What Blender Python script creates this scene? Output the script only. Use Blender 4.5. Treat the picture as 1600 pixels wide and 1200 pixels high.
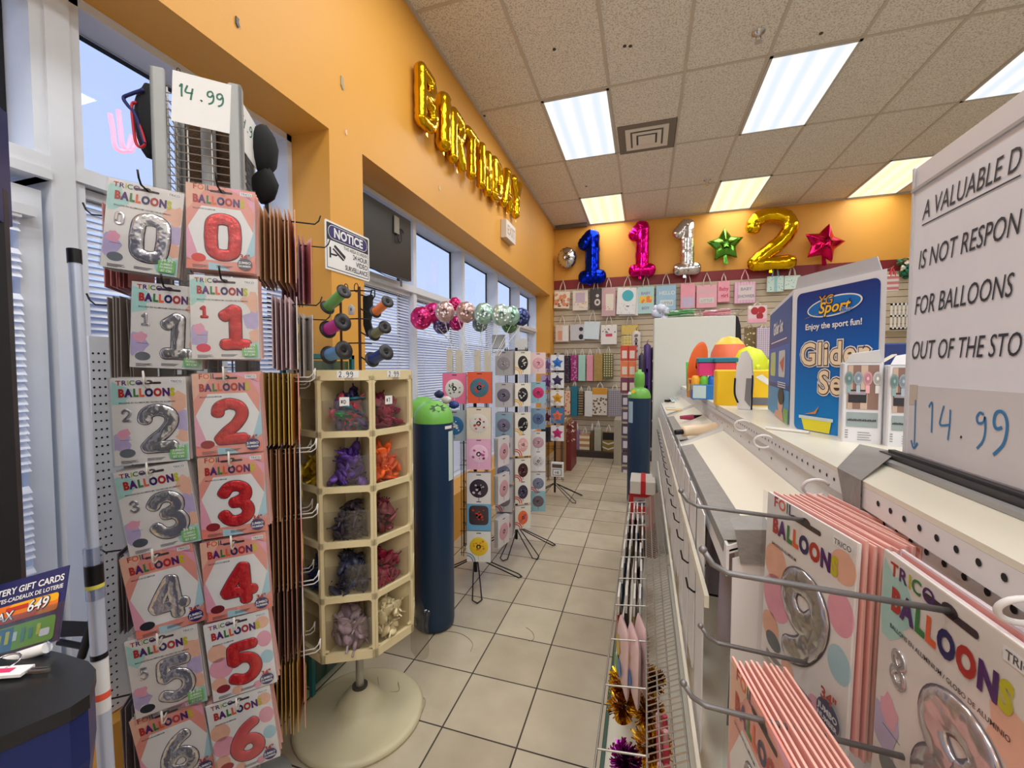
import bpy, math, random
import numpy as np
from mathutils import Vector, Matrix
random.seed(7)
for _o in list(bpy.data.objects): bpy.data.objects.remove(_o)
SC = bpy.context.scene
COL = SC.collection
PI = math.pi
# ---------------------------------------------------------------- camera
F_PX = 657.4; YAW = 0.305834; PITCH = -0.0400269; ROLL = -0.00065
def cam_axes():
    cy, sy = math.cos(YAW), math.sin(YAW)
    f = np.array([-sy*math.cos(PITCH), cy*math.cos(PITCH), math.sin(PITCH)])
    r = np.array([cy, sy, 0.0]); u = np.cross(r, f)
    return r*math.cos(ROLL)+u*math.sin(ROLL), -r*math.sin(ROLL)+u*math.cos(ROLL), -f
CR, CU, CB = cam_axes()
CPOS = np.array([0.0, 0.0, 1.5])
cam_data = bpy.data.cameras.new('camera'); cam = bpy.data.objects.new('camera', cam_data); COL.objects.link(cam)
cam_data.sensor_width = 36.0; cam_data.lens = F_PX/1600*36; cam_data.clip_start = 0.01; cam_data.clip_end = 200
cam.matrix_world = Matrix(((CR[0], CU[0], CB[0], CPOS[0]), (CR[1], CU[1], CB[1], CPOS[1]), (CR[2], CU[2], CB[2], CPOS[2]), (0, 0, 0, 1)))
SC.camera = cam
def ray(px, py): return CR*((px-800)/F_PX)+CU*((600-py)/F_PX)-CB
def at(axis, val, px, py):            # measured point of the photograph on the plane axis = val
    d = ray(px, py); i = 'xyz'.index(axis)
    return CPOS+d*((val-CPOS[i])/d[i])
def dep(k, px, py): return CPOS+ray(px, py)*k
# ---------------------------------------------------------------- world and exposure
W = bpy.data.worlds.new('sky'); SC.world = W; W.use_nodes = True
nt = W.node_tree; bg = nt.nodes['Background']
tc = nt.nodes.new('ShaderNodeTexCoord'); sep = nt.nodes.new('ShaderNodeSeparateXYZ'); rmp = nt.nodes.new('ShaderNodeValToRGB')
nt.links.new(tc.outputs['Generated'], sep.inputs[0]); nt.links.new(sep.outputs['Z'], rmp.inputs[0])
rmp.color_ramp.elements[0].position = 0.0; rmp.color_ramp.elements[0].color = (0.66, 0.76, 0.98, 1)
rmp.color_ramp.elements[1].position = 0.9; rmp.color_ramp.elements[1].color = (0.50, 0.62, 0.95, 1)
nt.links.new(rmp.outputs[0], bg.inputs[0]); bg.inputs[1].default_value = 1.1
SC.view_settings.view_transform = 'Standard'; SC.view_settings.look = 'None'
SC.view_settings.gamma = 1.0; SC.view_settings.use_curve_mapping = False
SC.view_settings.exposure = 0.1
CEIL = 3.95; WALL = -1.55; GLASS = -1.79; BACK = 7.40
LAMP_W = 18.0
LAMPS = []                            # (x, y, warm)  lens centres of the ceiling lights
for cx in (-0.635, 1.22, 3.05):
    for cy, warm in ((4.46, 0), (6.79, 1), (2.06, 0), (-0.34, 0), (-2.2, 0)):
        LAMPS.append((cx, cy, warm))
# ---------------------------------------------------------------- materials
def lin(c): return tuple(((x/255)/12.92 if x/255 <= 0.04045 else ((x/255+0.055)/1.055)**2.4) for x in c)
MATS = {}
def M(name, rgb=None, rough=0.5, metal=0.0, var=0.06, scale=18.0, bump=0.0, bscale=40.0, emit=0.0, coat=0.0, spec=0.5):
    if name in MATS: return MATS[name]
    m = bpy.data.materials.new(name); m.use_nodes = True; MATS[name] = m
    n = m.node_tree; p = n.nodes['Principled BSDF']; L = n.links
    c = lin(rgb)
    tcn = n.nodes.new('ShaderNodeTexCoord'); nz = n.nodes.new('ShaderNodeTexNoise'); nz.inputs['Scale'].default_value = scale; nz.inputs['Detail'].default_value = 3
    L.new(tcn.outputs['Object'], nz.inputs['Vector'])
    mx = n.nodes.new('ShaderNodeMix'); mx.data_type = 'RGBA'
    mx.inputs[6].default_value = tuple(max(0, x*(1-var)) for x in c)+(1,); mx.inputs[7].default_value = tuple(min(1, x*(1+var)) for x in c)+(1,)
    L.new(nz.outputs['Fac'], mx.inputs[0]); L.new(mx.outputs[2], p.inputs['Base Color'])
    p.inputs['Roughness'].default_value = rough; p.inputs['Metallic'].default_value = metal
    p.inputs['Coat Weight'].default_value = coat; p.inputs['Coat Roughness'].default_value = 0.15; p.inputs['Specular IOR Level'].default_value = spec
    if bump:
        nb = n.nodes.new('ShaderNodeTexNoise'); nb.inputs['Scale'].default_value = bscale; nb.inputs['Detail'].default_value = 2
        L.new(tcn.outputs['Object'], nb.inputs['Vector'])
        b = n.nodes.new('ShaderNodeBump'); b.inputs['Strength'].default_value = bump; b.inputs['Distance'].default_value = 0.01
        L.new(nb.outputs['Fac'], b.inputs['Height']); L.new(b.outputs[0], p.inputs['Normal'])
    if emit:
        p.inputs['Emission Color'].default_value = c+(1,); p.inputs['Emission Strength'].default_value = emit
    return m
def foil(name, rgb, rough=0.16, bump=0.35, bscale=14): return M(name, rgb, rough, 1.0, 0.03, 10, bump, bscale)
def clear(name, tint=(235, 240, 240), gloss=0.12, rough=0.08):
    if name in MATS: return MATS[name]
    m = bpy.data.materials.new(name); m.use_nodes = True; MATS[name] = m
    n = m.node_tree; n.nodes.remove(n.nodes['Principled BSDF']); out = n.nodes['Material Output']
    t = n.nodes.new('ShaderNodeBsdfTransparent'); t.inputs[0].default_value = lin(tint)+(1,)
    g = n.nodes.new('ShaderNodeBsdfGlossy'); g.inputs['Roughness'].default_value = rough
    nz = n.nodes.new('ShaderNodeTexNoise'); nz.inputs['Scale'].default_value = 9
    mr = n.nodes.new('ShaderNodeMapRange'); mr.inputs['To Min'].default_value = gloss*0.5; mr.inputs['To Max'].default_value = gloss*1.5
    mx = n.nodes.new('ShaderNodeMixShader')
    n.links.new(nz.outputs['Fac'], mr.inputs['Value']); n.links.new(mr.outputs[0], mx.inputs[0])
    n.links.new(t.outputs[0], mx.inputs[1]); n.links.new(g.outputs[0], mx.inputs[2]); n.links.new(mx.outputs[0], out.inputs[0])
    return m
def C(r, g, b, rough=0.45, **k): return M('paint_%d_%d_%d_%d' % (r, g, b, int(rough*100)), (r, g, b), rough, **k)
# ---------------------------------------------------------------- geometry
class Fr:                             # a drawing plane: origin, right, up; n points to the viewer
    def __init__(s, o, u, v): s.o = np.array(o, float); s.u = np.array(u, float); s.v = np.array(v, float); s.n = np.cross(s.u, s.v)
    def p(s, a, b, c=0.0): return s.o+s.u*a+s.v*b+s.n*c
    def sub(s, a, b, c=0.0, rot=0.0):
        cr, sr = math.cos(rot), math.sin(rot)
        return Fr(s.p(a, b, c), s.u*cr+s.v*sr, -s.u*sr+s.v*cr)
FRONT = Fr((0, 0, 0), (1, 0, 0), (0, 0, 1))       # faces -y
TXT = {}
def text_geo(s, size, bold=0.0, spacing=1.0, shear=0.0):
    k = (s, bold, spacing, shear)
    if k not in TXT:
        c = bpy.data.curves.new('t', 'FONT'); c.body = s; c.size = 1.0; c.offset = bold; c.space_character = spacing; c.shear = shear; c.resolution_u = 3
        o = bpy.data.objects.new('t', c); COL.objects.link(o)
        dg = bpy.context.evaluated_depsgraph_get(); dg.update()
        me = bpy.data.meshes.new_from_object(o.evaluated_get(dg))
        TXT[k] = ([(v.co.x, v.co.y) for v in me.vertices], [tuple(p.vertices) for p in me.polygons])
        bpy.data.objects.remove(o); bpy.data.curves.remove(c); bpy.data.meshes.remove(me)
    v, f = TXT[k]
    return [(a*size, b*size) for a, b in v], f
def smooth_path(pts, closed=False, n=6):
    P = [np.array(p, float) for p in pts]; out = []; N = len(P)
    if N < 3 and not closed: 
        return [P[0]+(P[-1]-P[0])*t/8 for t in range(9)]
    for i in range(N if closed else N-1):
        if closed: a, b, c, d = P[(i-1) % N], P[i], P[(i+1) % N], P[(i+2) % N]
        else: a, b, c, d = P[max(i-1, 0)], P[i], P[i+1], P[min(i+2, N-1)]
        for j in range(n):
            t = j/n
            out.append(0.5*((2*b)+(-a+c)*t+(2*a-5*b+4*c-d)*t*t+(-a+3*b-3*c+d)*t**3))
    if not closed: out.append(P[-1])
    return out
class MB:
    def __init__(s): s.V = []; s.F = []; s.I = []; s.S = []; s.mats = []
    def mi(s, m):
        if m not in s.mats: s.mats.append(m)
        return s.mats.index(m)
    def add(s, v, f, m, smooth=False):
        b = len(s.V); s.V.extend([tuple(map(float, x)) for x in v]); i = s.mi(m)
        for q in f: s.F.append(tuple(b+k for k in q)); s.I.append(i); s.S.append(smooth)
        return s
    def box(s, lo, hi, m):
        x0, y0, z0 = lo; x1, y1, z1 = hi
        return s.add([(x0, y0, z0), (x1, y0, z0), (x1, y1, z0), (x0, y1, z0), (x0, y0, z1), (x1, y0, z1), (x1, y1, z1), (x0, y1, z1)],
              [(0, 3, 2, 1), (4, 5, 6, 7), (0, 1, 5, 4), (1, 2, 6, 5), (2, 3, 7, 6), (3, 0, 4, 7)], m)
    def bbox(s, lo, hi, m, b=0.004):     # box with chamfered vertical and top edges
        x0, y0, z0 = lo; x1, y1, z1 = hi
        pts = [(x0+b, y0), (x1-b, y0), (x1, y0+b), (x1, y1-b), (x1-b, y1), (x0+b, y1), (x0, y1-b), (x0, y0+b)]
        cx, cy = (x0+x1)/2, (y0+y1)/2
        ins = [(cx+(x-cx)*(1-2*b/max(1e-6, x1-x0)), cy+(y-cy)*(1-2*b/max(1e-6, y1-y0))) for x, y in pts]
        V = [(x, y, z0) for x, y in pts]+[(x, y, z1-b) for x, y in pts]+[(x, y, z1) for x, y in ins]
        Fc = [tuple(range(7, -1, -1)), tuple(range(16, 24))]
        for k in (0, 8):
            for i in range(8): j = (i+1) % 8; Fc.append((k+i, k+j, k+8+j, k+8+i))
        return s.add(V, Fc, m)
    def fbox(s, fr, a0, b0, c0, a1, b1, c1, m):
        V = [fr.p(a, b, c) for c in (c0, c1) for a, b in ((a0, b0), (a1, b0), (a1, b1), (a0, b1))]
        return s.add(V, [(0, 3, 2, 1), (4, 5, 6, 7), (0, 1, 5, 4), (1, 2, 6, 5), (2, 3, 7, 6), (3, 0, 4, 7)], m)
    def prism(s, fr, pts, c0, c1, m):
        n = len(pts); V = [fr.p(a, b, c0) for a, b in pts]+[fr.p(a, b, c1) for a, b in pts]
        return s.add(V, [tuple(range(n-1, -1, -1)), tuple(range(n, 2*n))]+[(i, (i+1) % n, n+(i+1) % n, n+i) for i in range(n)], m)
    def poly(s, fr, pts, off, m): return s.add([fr.p(a, b, off) for a, b in pts], [tuple(range(len(pts)))], m)
    def rect(s, fr, a0, b0, a1, b1, off, m): return s.poly(fr, [(a0, b0), (a1, b0), (a1, b1), (a0, b1)], off, m)
    def rrect(s, fr, a0, b0, a1, b1, r, off, m):
        pts = []
        for cx, cy, st in ((a1-r, b0+r, -90), (a1-r, b1-r, 0), (a0+r, b1-r, 90), (a0+r, b0+r, 180)):
            for k in range(5): t = math.radians(st+k*22.5); pts.append((cx+r*math.cos(t), cy+r*math.sin(t)))
        return s.poly(fr, pts, off, m)
    def disc(s, fr, a, b, ra, rb, off, m, n=24, rot=0.0):
        pts = []
        for k in range(n):
            t = 2*PI*k/n; x, y = ra*math.cos(t), rb*math.sin(t)
            pts.append((a+x*math.cos(rot)-y*math.sin(rot), b+x*math.sin(rot)+y*math.cos(rot)))
        return s.poly(fr, pts, off, m)
    def text(s, fr, t, size, a, b, off, m, bold=0.0, align='l', spacing=1.0, shear=0.0, sx=1.0, maxw=None):
        v, f = text_geo(t, size, bold, spacing, shear)
        if not v: return 0
        w = max(x for x, _ in v); 
        if maxw: sx = min(sx, maxw/w) if w > 0 else sx
        if align == 'c': a -= w*sx/2
        if align == 'r': a -= w*sx
        s.add([fr.p(a+x*sx, b+y, off) for x, y in v], f, m); return w*sx
    def letters(s, fr, t, size, a, b, off, mats, bold=0.03, sx=1.0, gap=0.06):
        for i, ch in enumerate(t):
            w = s.text(fr, ch, size, a, b, off+0.00005*(i % 2), mats[i % len(mats)], bold, 'l', 1.0, 0.0, sx)
            a += w+gap*size*sx
        return a
    def ribbon(s, fr, pts, w, off, m, smooth=True, closed=False):
        P = smooth_path([(a, b, 0) for a, b in pts], closed) if smooth and len(pts) > 2 else [np.array((a, b, 0.0)) for a, b in pts]
        V = []; n = len(P)
        for i in range(n):
            t = P[(i+1) % n if closed else min(i+1, n-1)]-P[(i-1) % n if closed else max(i-1, 0)]; t = t/(np.linalg.norm(t)+1e-12); sd = np.array((-t[1], t[0], 0))*w/2
            for q in (P[i]+sd, P[i]-sd): V.append(fr.p(q[0], q[1], off))
        rng = range(n if closed else n-1)
        return s.add(V, [(2*i, 2*i+1, (2*i+3) % (2*n), (2*i+2) % (2*n)) for i in rng], m)
    def cyl(s, p0, p1, r, m, seg=12, r1=None, caps=True):
        p0 = np.array(p0, float); p1 = np.array(p1, float); d = p1-p0; d = d/(np.linalg.norm(d)+1e-12)
        a = np.cross(d, (0, 0, 1) if abs(d[2]) < 0.9 else (1, 0, 0)); a /= np.linalg.norm(a); b = np.cross(d, a)
        r1 = r if r1 is None else r1
        V = [p0+(a*math.cos(2*PI*k/seg)+b*math.sin(2*PI*k/seg))*r for k in range(seg)]+[p1+(a*math.cos(2*PI*k/seg)+b*math.sin(2*PI*k/seg))*r1 for k in range(seg)]
        s.add(V, [(k, (k+1) % seg, seg+(k+1) % seg, seg+k) for k in range(seg)], m, seg > 5)
        if caps: s.add(V, [tuple(range(seg-1, -1, -1)), tuple(range(seg, 2*seg))], m)
        return s
    def tube(s, pts, r, m, seg=6, closed=False, smooth=False, n=5):
        P = smooth_path(pts, closed, n) if smooth else [np.array(p, float) for p in pts]; N = len(P)
        V = []; up = None
        for i in range(N):
            t = P[(i+1) % N if closed else min(i+1, N-1)]-P[(i-1) % N if closed else max(i-1, 0)]; t = t/(np.linalg.norm(t)+1e-12)
            if up is None: up = np.cross(t, (0, 0, 1) if abs(t[2]) < 0.9 else (1, 0, 0))
            up = up-t*np.dot(up, t); up /= (np.linalg.norm(up)+1e-12); w = np.cross(t, up)
            for k in range(seg): V.append(P[i]+(up*math.cos(2*PI*k/seg)+w*math.sin(2*PI*k/seg))*r)
        Fc = []
        for i in range(N if closed else N-1):
            j = (i+1) % N
            for k in range(seg): Fc.append((i*seg+k, i*seg+(k+1) % seg, j*seg+(k+1) % seg, j*seg+k))
        if not closed: Fc += [tuple(range(seg-1, -1, -1)), tuple(range((N-1)*seg, N*seg))]
        return s.add(V, Fc, m, True)
    def lathe(s, prof, c, m, seg=32, ax=None):
        V = []; c = np.array(c, float)
        if ax is None: X, Y, Z = np.array((1., 0, 0)), np.array((0, 1., 0)), np.array((0, 0, 1.))
        else:
            Z = np.array(ax, float); Z /= np.linalg.norm(Z); X = np.cross(Z, (0, 0, 1) if abs(Z[2]) < 0.9 else (1, 0, 0)); X /= np.linalg.norm(X); Y = np.cross(Z, X)
        for r, z in prof:
            for k in range(seg): t = 2*PI*k/seg; V.append(c+X*r*math.cos(t)+Y*r*math.sin(t)+Z*z)
        Fc = []
        for i in range(len(prof)-1):
            for k in range(seg): Fc.append((i*seg+k, i*seg+(k+1) % seg, (i+1)*seg+(k+1) % seg, (i+1)*seg+k))
        s.add(V, Fc, m, True)
        e = []
        if prof[0][0] > 1e-4: e.append(tuple(range(seg-1, -1, -1)))
        if prof[-1][0] > 1e-4: e.append(tuple(range((len(prof)-1)*seg, len(prof)*seg)))
        if e: s.add(V, e, m)
        return s
    def sweep(s, fr, pts, r, h, m, closed=False, curve=True, seg=10, crinkle=0.0):   # an inflated stroke lying in the plane fr
        if curve: P = smooth_path([(a, b, 0) for a, b in pts], closed)
        else:
            P = []
            for i in range(len(pts)-1):
                A, B = np.array((*pts[i], 0.0)), np.array((*pts[i+1], 0.0))
                for k in range(5): P.append(A+(B-A)*k/5)
            P.append(np.array((*pts[-1], 0.0)))
        N = len(P); rings = []
        def ring(c, t, k):
            sd = np.array((-t[1], t[0], 0.0)); o = []
            for j in range(seg):
                a = 2*PI*j/seg; q = c+sd*(r*k*math.cos(a)); o.append(fr.p(q[0], q[1], h*k*math.sin(a)))
            return o
        T = []
        for i in range(N):
            t = P[(i+1) % N if closed else min(i+1, N-1)]-P[(i-1) % N if closed else max(i-1, 0)]; T.append(t/(np.linalg.norm(t)+1e-12))
        if not closed:
            for q in (1.0, 0.85, 0.5): rings.append(ring(P[0]-T[0]*r*0.8*q, T[0], max(0.05, math.sqrt(max(0, 1-q*q)))))
        for i in range(N): rings.append(ring(P[i], T[i], 1.0+(crinkle*random.uniform(-1, 1))))
        if not closed:
            for q in (0.5, 0.85, 1.0): rings.append(ring(P[-1]+T[-1]*r*0.8*q, T[-1], max(0.05, math.sqrt(max(0, 1-q*q)))))
        n = len(rings); V = [v for g in rings for v in g]; Fc = []
        for i in range(n if closed else n-1):
            j = (i+1) % n
            for k in range(seg): Fc.append((i*seg+k, i*seg+(k+1) % seg, j*seg+(k+1) % seg, j*seg+k))
        if not closed: Fc += [tuple(range(seg-1, -1, -1)), tuple(range((n-1)*seg, n*seg))]
        return s.add(V, Fc, m, True)
    def inflate(s, fr, pts, h, m, power=2.0, back=True):
        n = len(pts); ca = sum(a for a, _ in pts)/n; cb = sum(b for _, b in pts)/n
        for sg in ((1, -1) if back else (1,)):
            V = [fr.p(ca, cb, sg*h)]; ts = (0.25, 0.5, 0.7, 0.85, 0.95, 1.0)
            for t in ts:
                z = h*max(0, 1-t**power)**0.6
                for a, b in pts: V.append(fr.p(ca+(a-ca)*t, cb+(b-cb)*t, sg*z))
            Fc = [(0, 1+k, 1+(k+1) % n) for k in range(n)]
            for i in range(len(ts)-1):
                for k in range(n): Fc.append((1+i*n+k, 1+i*n+(k+1) % n, 1+(i+1)*n+(k+1) % n, 1+(i+1)*n+k))
            s.add(V, Fc, m, True)
        return s
    def blob(s, c, sx, sy, sz, m, jit=0.2, nu=8, nv=5, rot=None):
        c = np.array(c, float); V = []; R = np.array(rot) if rot is not None else np.eye(3)
        for i in range(nv+1):
            th = PI*i/nv
            for j in range(nu):
                ph = 2*PI*j/nu; k = 1+random.uniform(-jit, jit)
                V.append(c+R@np.array((sx*math.sin(th)*math.cos(ph)*k, sy*math.sin(th)*math.sin(ph)*k, sz*math.cos(th)*k)))
        Fc = []
        for i in range(nv):
            for j in range(nu): Fc.append((i*nu+j, i*nu+(j+1) % nu, (i+1)*nu+(j+1) % nu, (i+1)*nu+j))
        return s.add(V, Fc, m, True)
    def mesh(s, name):
        me = bpy.data.meshes.new(name); me.from_pydata(s.V, [], s.F)
        for m in s.mats: me.materials.append(m)
        me.polygons.foreach_set('material_index', s.I); me.polygons.foreach_set('use_smooth', s.S); me.update()
        return me
    def build(s, name, parent=None, loc=None, rotz=None, label=None, cat=None, group=None, kind=None, mw=None):
        o = bpy.data.objects.new(name, s.mesh(name)); COL.objects.link(o)
        if parent is not None: o.parent = parent
        if loc is not None: o.location = tuple(map(float, loc))
        if rotz is not None: o.rotation_euler = (0, 0, rotz)
        return tag(o, label, cat, group, kind)
def tag(o, label=None, cat=None, group=None, kind=None):
    if label: o['label'] = label
    if cat: o['category'] = cat
    if group: o['group'] = group
    if kind: o['kind'] = kind
    return o
def thing(name, label, cat, loc=(0, 0, 0), rotz=0.0, group=None):
    o = bpy.data.objects.new(name, None); COL.objects.link(o); o.empty_display_size = 0.05
    o.location = tuple(map(float, loc)); o.rotation_euler = (0, 0, rotz)
    return tag(o, label, cat, group)
def dup(o, parent=None):
    c = o.copy(); COL.objects.link(c)
    if parent is not None: c.parent = parent
    for ch in list(o.children): dup(ch, c)
    return c
def drop(o):
    for ch in list(o.children): drop(ch)
    bpy.data.objects.remove(o)
def rnd_rot():
    q = np.random.RandomState(random.randrange(1 << 30)).normal(size=4); q /= np.linalg.norm(q); w, x, y, z = q
    return [[1-2*(y*y+z*z), 2*(x*y-z*w), 2*(x*z+y*w)], [2*(x*y+z*w), 1-2*(x*x+z*z), 2*(y*z-x*w)], [2*(x*z-y*w), 2*(y*z+x*w), 1-2*(x*x+y*y)]]
# ---------------------------------------------------------------- digit and letter strokes (unit height)
DIG = {
 '0': [([(0, .9), (.19, .83), (.23, .6), (.23, .4), (.19, .17), (0, .1), (-.19, .17), (-.23, .4), (-.23, .6), (-.19, .83)], True)],
 '1': [([(.06, .88), (.06, .6), (.06, .3), (.06, .1)], False), ([(-.16, .72), (-.06, .8), (.04, .88)], False), ([(-.16, .09), (.06, .1), (.28, .09)], False)],
 '2': [([(-.24, .7), (-.2, .84), (-.02, .91), (.18, .84), (.24, .66), (.12, .44), (-.08, .26), (-.22, .1)], False), ([(-.22, .1), (0, .1), (.25, .1)], False)],
 '3': [([(-.23, .74), (-.12, .88), (.06, .9), (.2, .8), (.19, .63), (.02, .53), (-.04, .52)], False), ([(-.04, .52), (.14, .5), (.25, .34), (.2, .17), (.02, .09), (-.14, .13), (-.24, .26)], False)],
 '4': [([(.1, .9), (-.1, .62), (-.27, .34)], False), ([(-.27, .32), (0, .32), (.28, .32)], False), ([(.12, .9), (.12, .5), (.12, .1)], False)],
 '5': [([(.23, .9), (0, .9), (-.18, .89)], False), ([(-.18, .89), (-.2, .72), (-.2, .56)], False), ([(-.2, .55), (-.02, .62), (.17, .54), (.24, .34), (.15, .16), (-.04, .09), (-.24, .17)], False)],
 '6': [([(.2, .88), (0, .76), (-.17, .53), (-.23, .3), (-.14, .13), (.04, .09), (.2, .17), (.23, .34), (.12, .48), (-.06, .48), (-.19, .36)], False)],
 '8': [([(0, .91), (.17, .84), (.19, .68), (0, .53), (-.19, .68), (-.17, .84)], True), ([(0, .52), (.2, .4), (.22, .22), (0, .09), (-.22, .22), (-.2, .4)], True)],
 '9': [([(-.2, .12), (0, .24), (.17, .47), (.23, .7), (.14, .87), (-.04, .91), (-.2, .83), (-.23, .66), (-.12, .52), (.06, .52), (.19, .64)], False)],
 'B': [([(-.2, .9), (-.2, .5), (-.2, .1)], False), ([(-.2, .9), (.1, .87), (.16, .72), (.05, .56), (-.16, .53)], False), ([(-.16, .5), (.12, .46), (.22, .3), (.12, .13), (-.2, .1)], False)],
 'I': [([(0, .9), (0, .5), (0, .1)], False)],
 'R': [([(-.2, .9), (-.2, .5), (-.2, .1)], False), ([(-.2, .9), (.1, .87), (.18, .7), (.07, .53), (-.16, .5)], False), ([(0, .48), (.1, .3), (.22, .1)], False)],
 'T': [([(0, .85), (0, .5), (0, .1)], False), ([(-.24, .9), (0, .9), (.24, .9)], False)],
 'H': [([(-.2, .9), (-.2, .5), (-.2, .1)], False), ([(.2, .9), (.2, .5), (.2, .1)], False), ([(-.18, .5), (0, .5), (.18, .5)], False)],
 'D': [([(-.2, .9), (-.2, .5), (-.2, .1)], False), ([(-.2, .9), (.08, .84), (.22, .6), (.22, .4), (.08, .16), (-.2, .1)], False)],
 'A': [([(0, .92), (-.12, .5), (-.25, .1)], False), ([(0, .92), (.12, .5), (.25, .1)], False), ([(-.14, .36), (0, .36), (.14, .36)], False)],
 'Y': [([(0, .5), (0, .3), (0, .1)], False), ([(0, .5), (-.12, .7), (-.23, .9)], False), ([(0, .5), (.12, .7), (.23, .9)], False)],
}
def balloon_glyph(mb, fr, ch, H, m, r=0.125, flat=1.0, wide=1.0, crinkle=0.05, scale_r=1.0):
    for k, (pts, closed) in enumerate(DIG[ch]):
        rr = r*H*scale_r
        mb.sweep(fr.sub(0, 0, 0.0002*k), [(a*H*wide, b*H) for a, b in pts], rr, rr*flat, m, closed, True, 10, crinkle)
# ================================================================ SETTING
def struct(mb, name, parent=None): return mb.build(name, parent, kind=None if parent is not None else 'structure')
YEL = M('yellow_wall_paint', (225, 162, 66), 0.55, var=0.03, scale=3, bump=0.08, bscale=220)
WHITEF = M('window_frame_white', (224, 227, 232), 0.4, var=0.03)
GASK = M('black_gasket', (22, 24, 30), 0.6)
TAN = M('slatwall_tan', (206, 190, 165), 0.55, var=0.05, scale=5)
DARKGAP = M('slat_groove', (70, 58, 46), 0.8)
MAROON = M('maroon_band', (128, 30, 34), 0.5)
RX = 6.2; FY = -3.2
def floor_material():
    m = bpy.data.materials.new('beige_floor_tile'); m.use_nodes = True; n = m.node_tree; L = n.links; p = n.nodes['Principled BSDF']
    tcn = n.nodes.new('ShaderNodeTexCoord'); sx = n.nodes.new('ShaderNodeSeparateXYZ'); L.new(tcn.outputs['Object'], sx.inputs[0])
    def mth(op, a, b=None):
        q = n.nodes.new('ShaderNodeMath'); q.operation = op
        for i, v in enumerate((a, b)):
            if v is None: continue
            if isinstance(v, (int, float)): q.inputs[i].default_value = v
            else: L.new(v, q.inputs[i])
        return q.outputs[0]
    T = 0.3235
    def edge(out, off):
        u = mth('DIVIDE', mth('ADD', out, off), T); fr = mth('FRACT', u); d = mth('ABSOLUTE', mth('SUBTRACT', fr, 0.5))
        return mth('GREATER_THAN', d, 0.5-0.0105), mth('FLOOR', u)
    gx, ix = edge(sx.outputs['X'], 0.789+10*T); gy, iy = edge(sx.outputs['Y'], -1.53+20*T)
    g = mth('MAXIMUM', gx, gy)
    cmb = n.nodes.new('ShaderNodeCombineXYZ'); L.new(ix, cmb.inputs[0]); L.new(iy, cmb.inputs[1])
    wn = n.nodes.new('ShaderNodeTexWhiteNoise'); L.new(cmb.outputs[0], wn.inputs['Vector'])
    nz = n.nodes.new('ShaderNodeTexNoise'); nz.inputs['Scale'].default_value = 7; nz.inputs['Detail'].default_value = 6; L.new(tcn.outputs['Object'], nz.inputs['Vector'])
    f = mth('ADD', mth('MULTIPLY', wn.outputs['Value'], 0.35), mth('MULTIPLY', nz.outputs['Fac'], 0.65))
    r = n.nodes.new('ShaderNodeValToRGB'); L.new(f, r.inputs[0])
    r.color_ramp.elements[0].position = 0.25; r.color_ramp.elements[0].color = lin((178, 164, 138))+(1,)
    r.color_ramp.elements[1].position = 0.8; r.color_ramp.elements[1].color = lin((206, 193, 166))+(1,)
    mx = n.nodes.new('ShaderNodeMix'); mx.data_type = 'RGBA'; L.new(g, mx.inputs[0]); L.new(r.outputs[0], mx.inputs[6]); mx.inputs[7].default_value = lin((66, 58, 48))+(1,)
    L.new(mx.outputs[2], p.inputs['Base Color'])
    L.new(mth('ADD', 0.3, mth('MULTIPLY', g, 0.5)), p.inputs['Roughness'])
    b = n.nodes.new('ShaderNodeBump'); b.inputs['Strength'].default_value = 0.4; b.inputs['Distance'].default_value = 0.002; L.new(mth('SUBTRACT', 1.0, g), b.inputs['Height']); L.new(b.outputs[0], p.inputs['Normal'])
    return m
def ceiling_material():
    m = bpy.data.materials.new('acoustic_tile'); m.use_nodes = True; n = m.node_tree; L = n.links; p = n.nodes['Principled BSDF']
    tcn = n.nodes.new('ShaderNodeTexCoord'); a = n.nodes.new('ShaderNodeTexNoise'); a.inputs['Scale'].default_value = 95; a.inputs['Detail'].default_value = 3; L.new(tcn.outputs['Object'], a.inputs['Vector'])
    r = n.nodes.new('ShaderNodeValToRGB'); L.new(a.outputs['Fac'], r.inputs[0])
    r.color_ramp.elements[0].position = 0.36; r.color_ramp.elements[0].color = lin((184, 177, 170))+(1,)
    r.color_ramp.elements[1].position = 0.52; r.color_ramp.elements[1].color = lin((232, 227, 220))+(1,)
    L.new(r.outputs[0], p.inputs['Base Color']); p.inputs['Roughness'].default_value = 0.9
    b = n.nodes.new('ShaderNodeBump'); b.inputs['Strength'].default_value = 0.5; b.inputs['Distance'].default_value = 0.004; L.new(a.outputs['Fac'], b.inputs['Height']); L.new(b.outputs[0], p.inputs['Normal'])
    return m
mb = MB(); mb.box((-2.1, FY-0.1, -0.1), (RX+0.1, BACK+0.1, 0), floor_material()); struct(mb, 'floor')
mb = MB(); mb.box((-2.1, FY-0.1, CEIL), (RX+0.1, BACK+0.1, CEIL+0.1), ceiling_material()); struct(mb, 'ceiling')
GRID = M('ceiling_grid_white', (196, 186, 174), 0.5)
mb = MB(); X0 = -0.943; TX = 0.615; Y0 = 3.86; TY = 1.195
for k in range(-1, 13):
    x = X0+TX*k
    if x > WALL+0.01: mb.box((x-0.012, FY, CEIL-0.006), (x+0.012, BACK, CEIL+0.001), GRID)
for k in range(-6, 3):
    y = Y0+TY*k
    if FY < y < BACK-0.02: mb.box((WALL, y-0.012, CEIL-0.0055), (RX, y+0.012, CEIL+0.001), GRID)
mb.box((WALL, FY, CEIL-0.02), (WALL+0.02, BACK, CEIL), GRID); mb.box((WALL, BACK-0.02, CEIL-0.02), (RX, BACK, CEIL), GRID)
struct(mb, 'trim_1')
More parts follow.
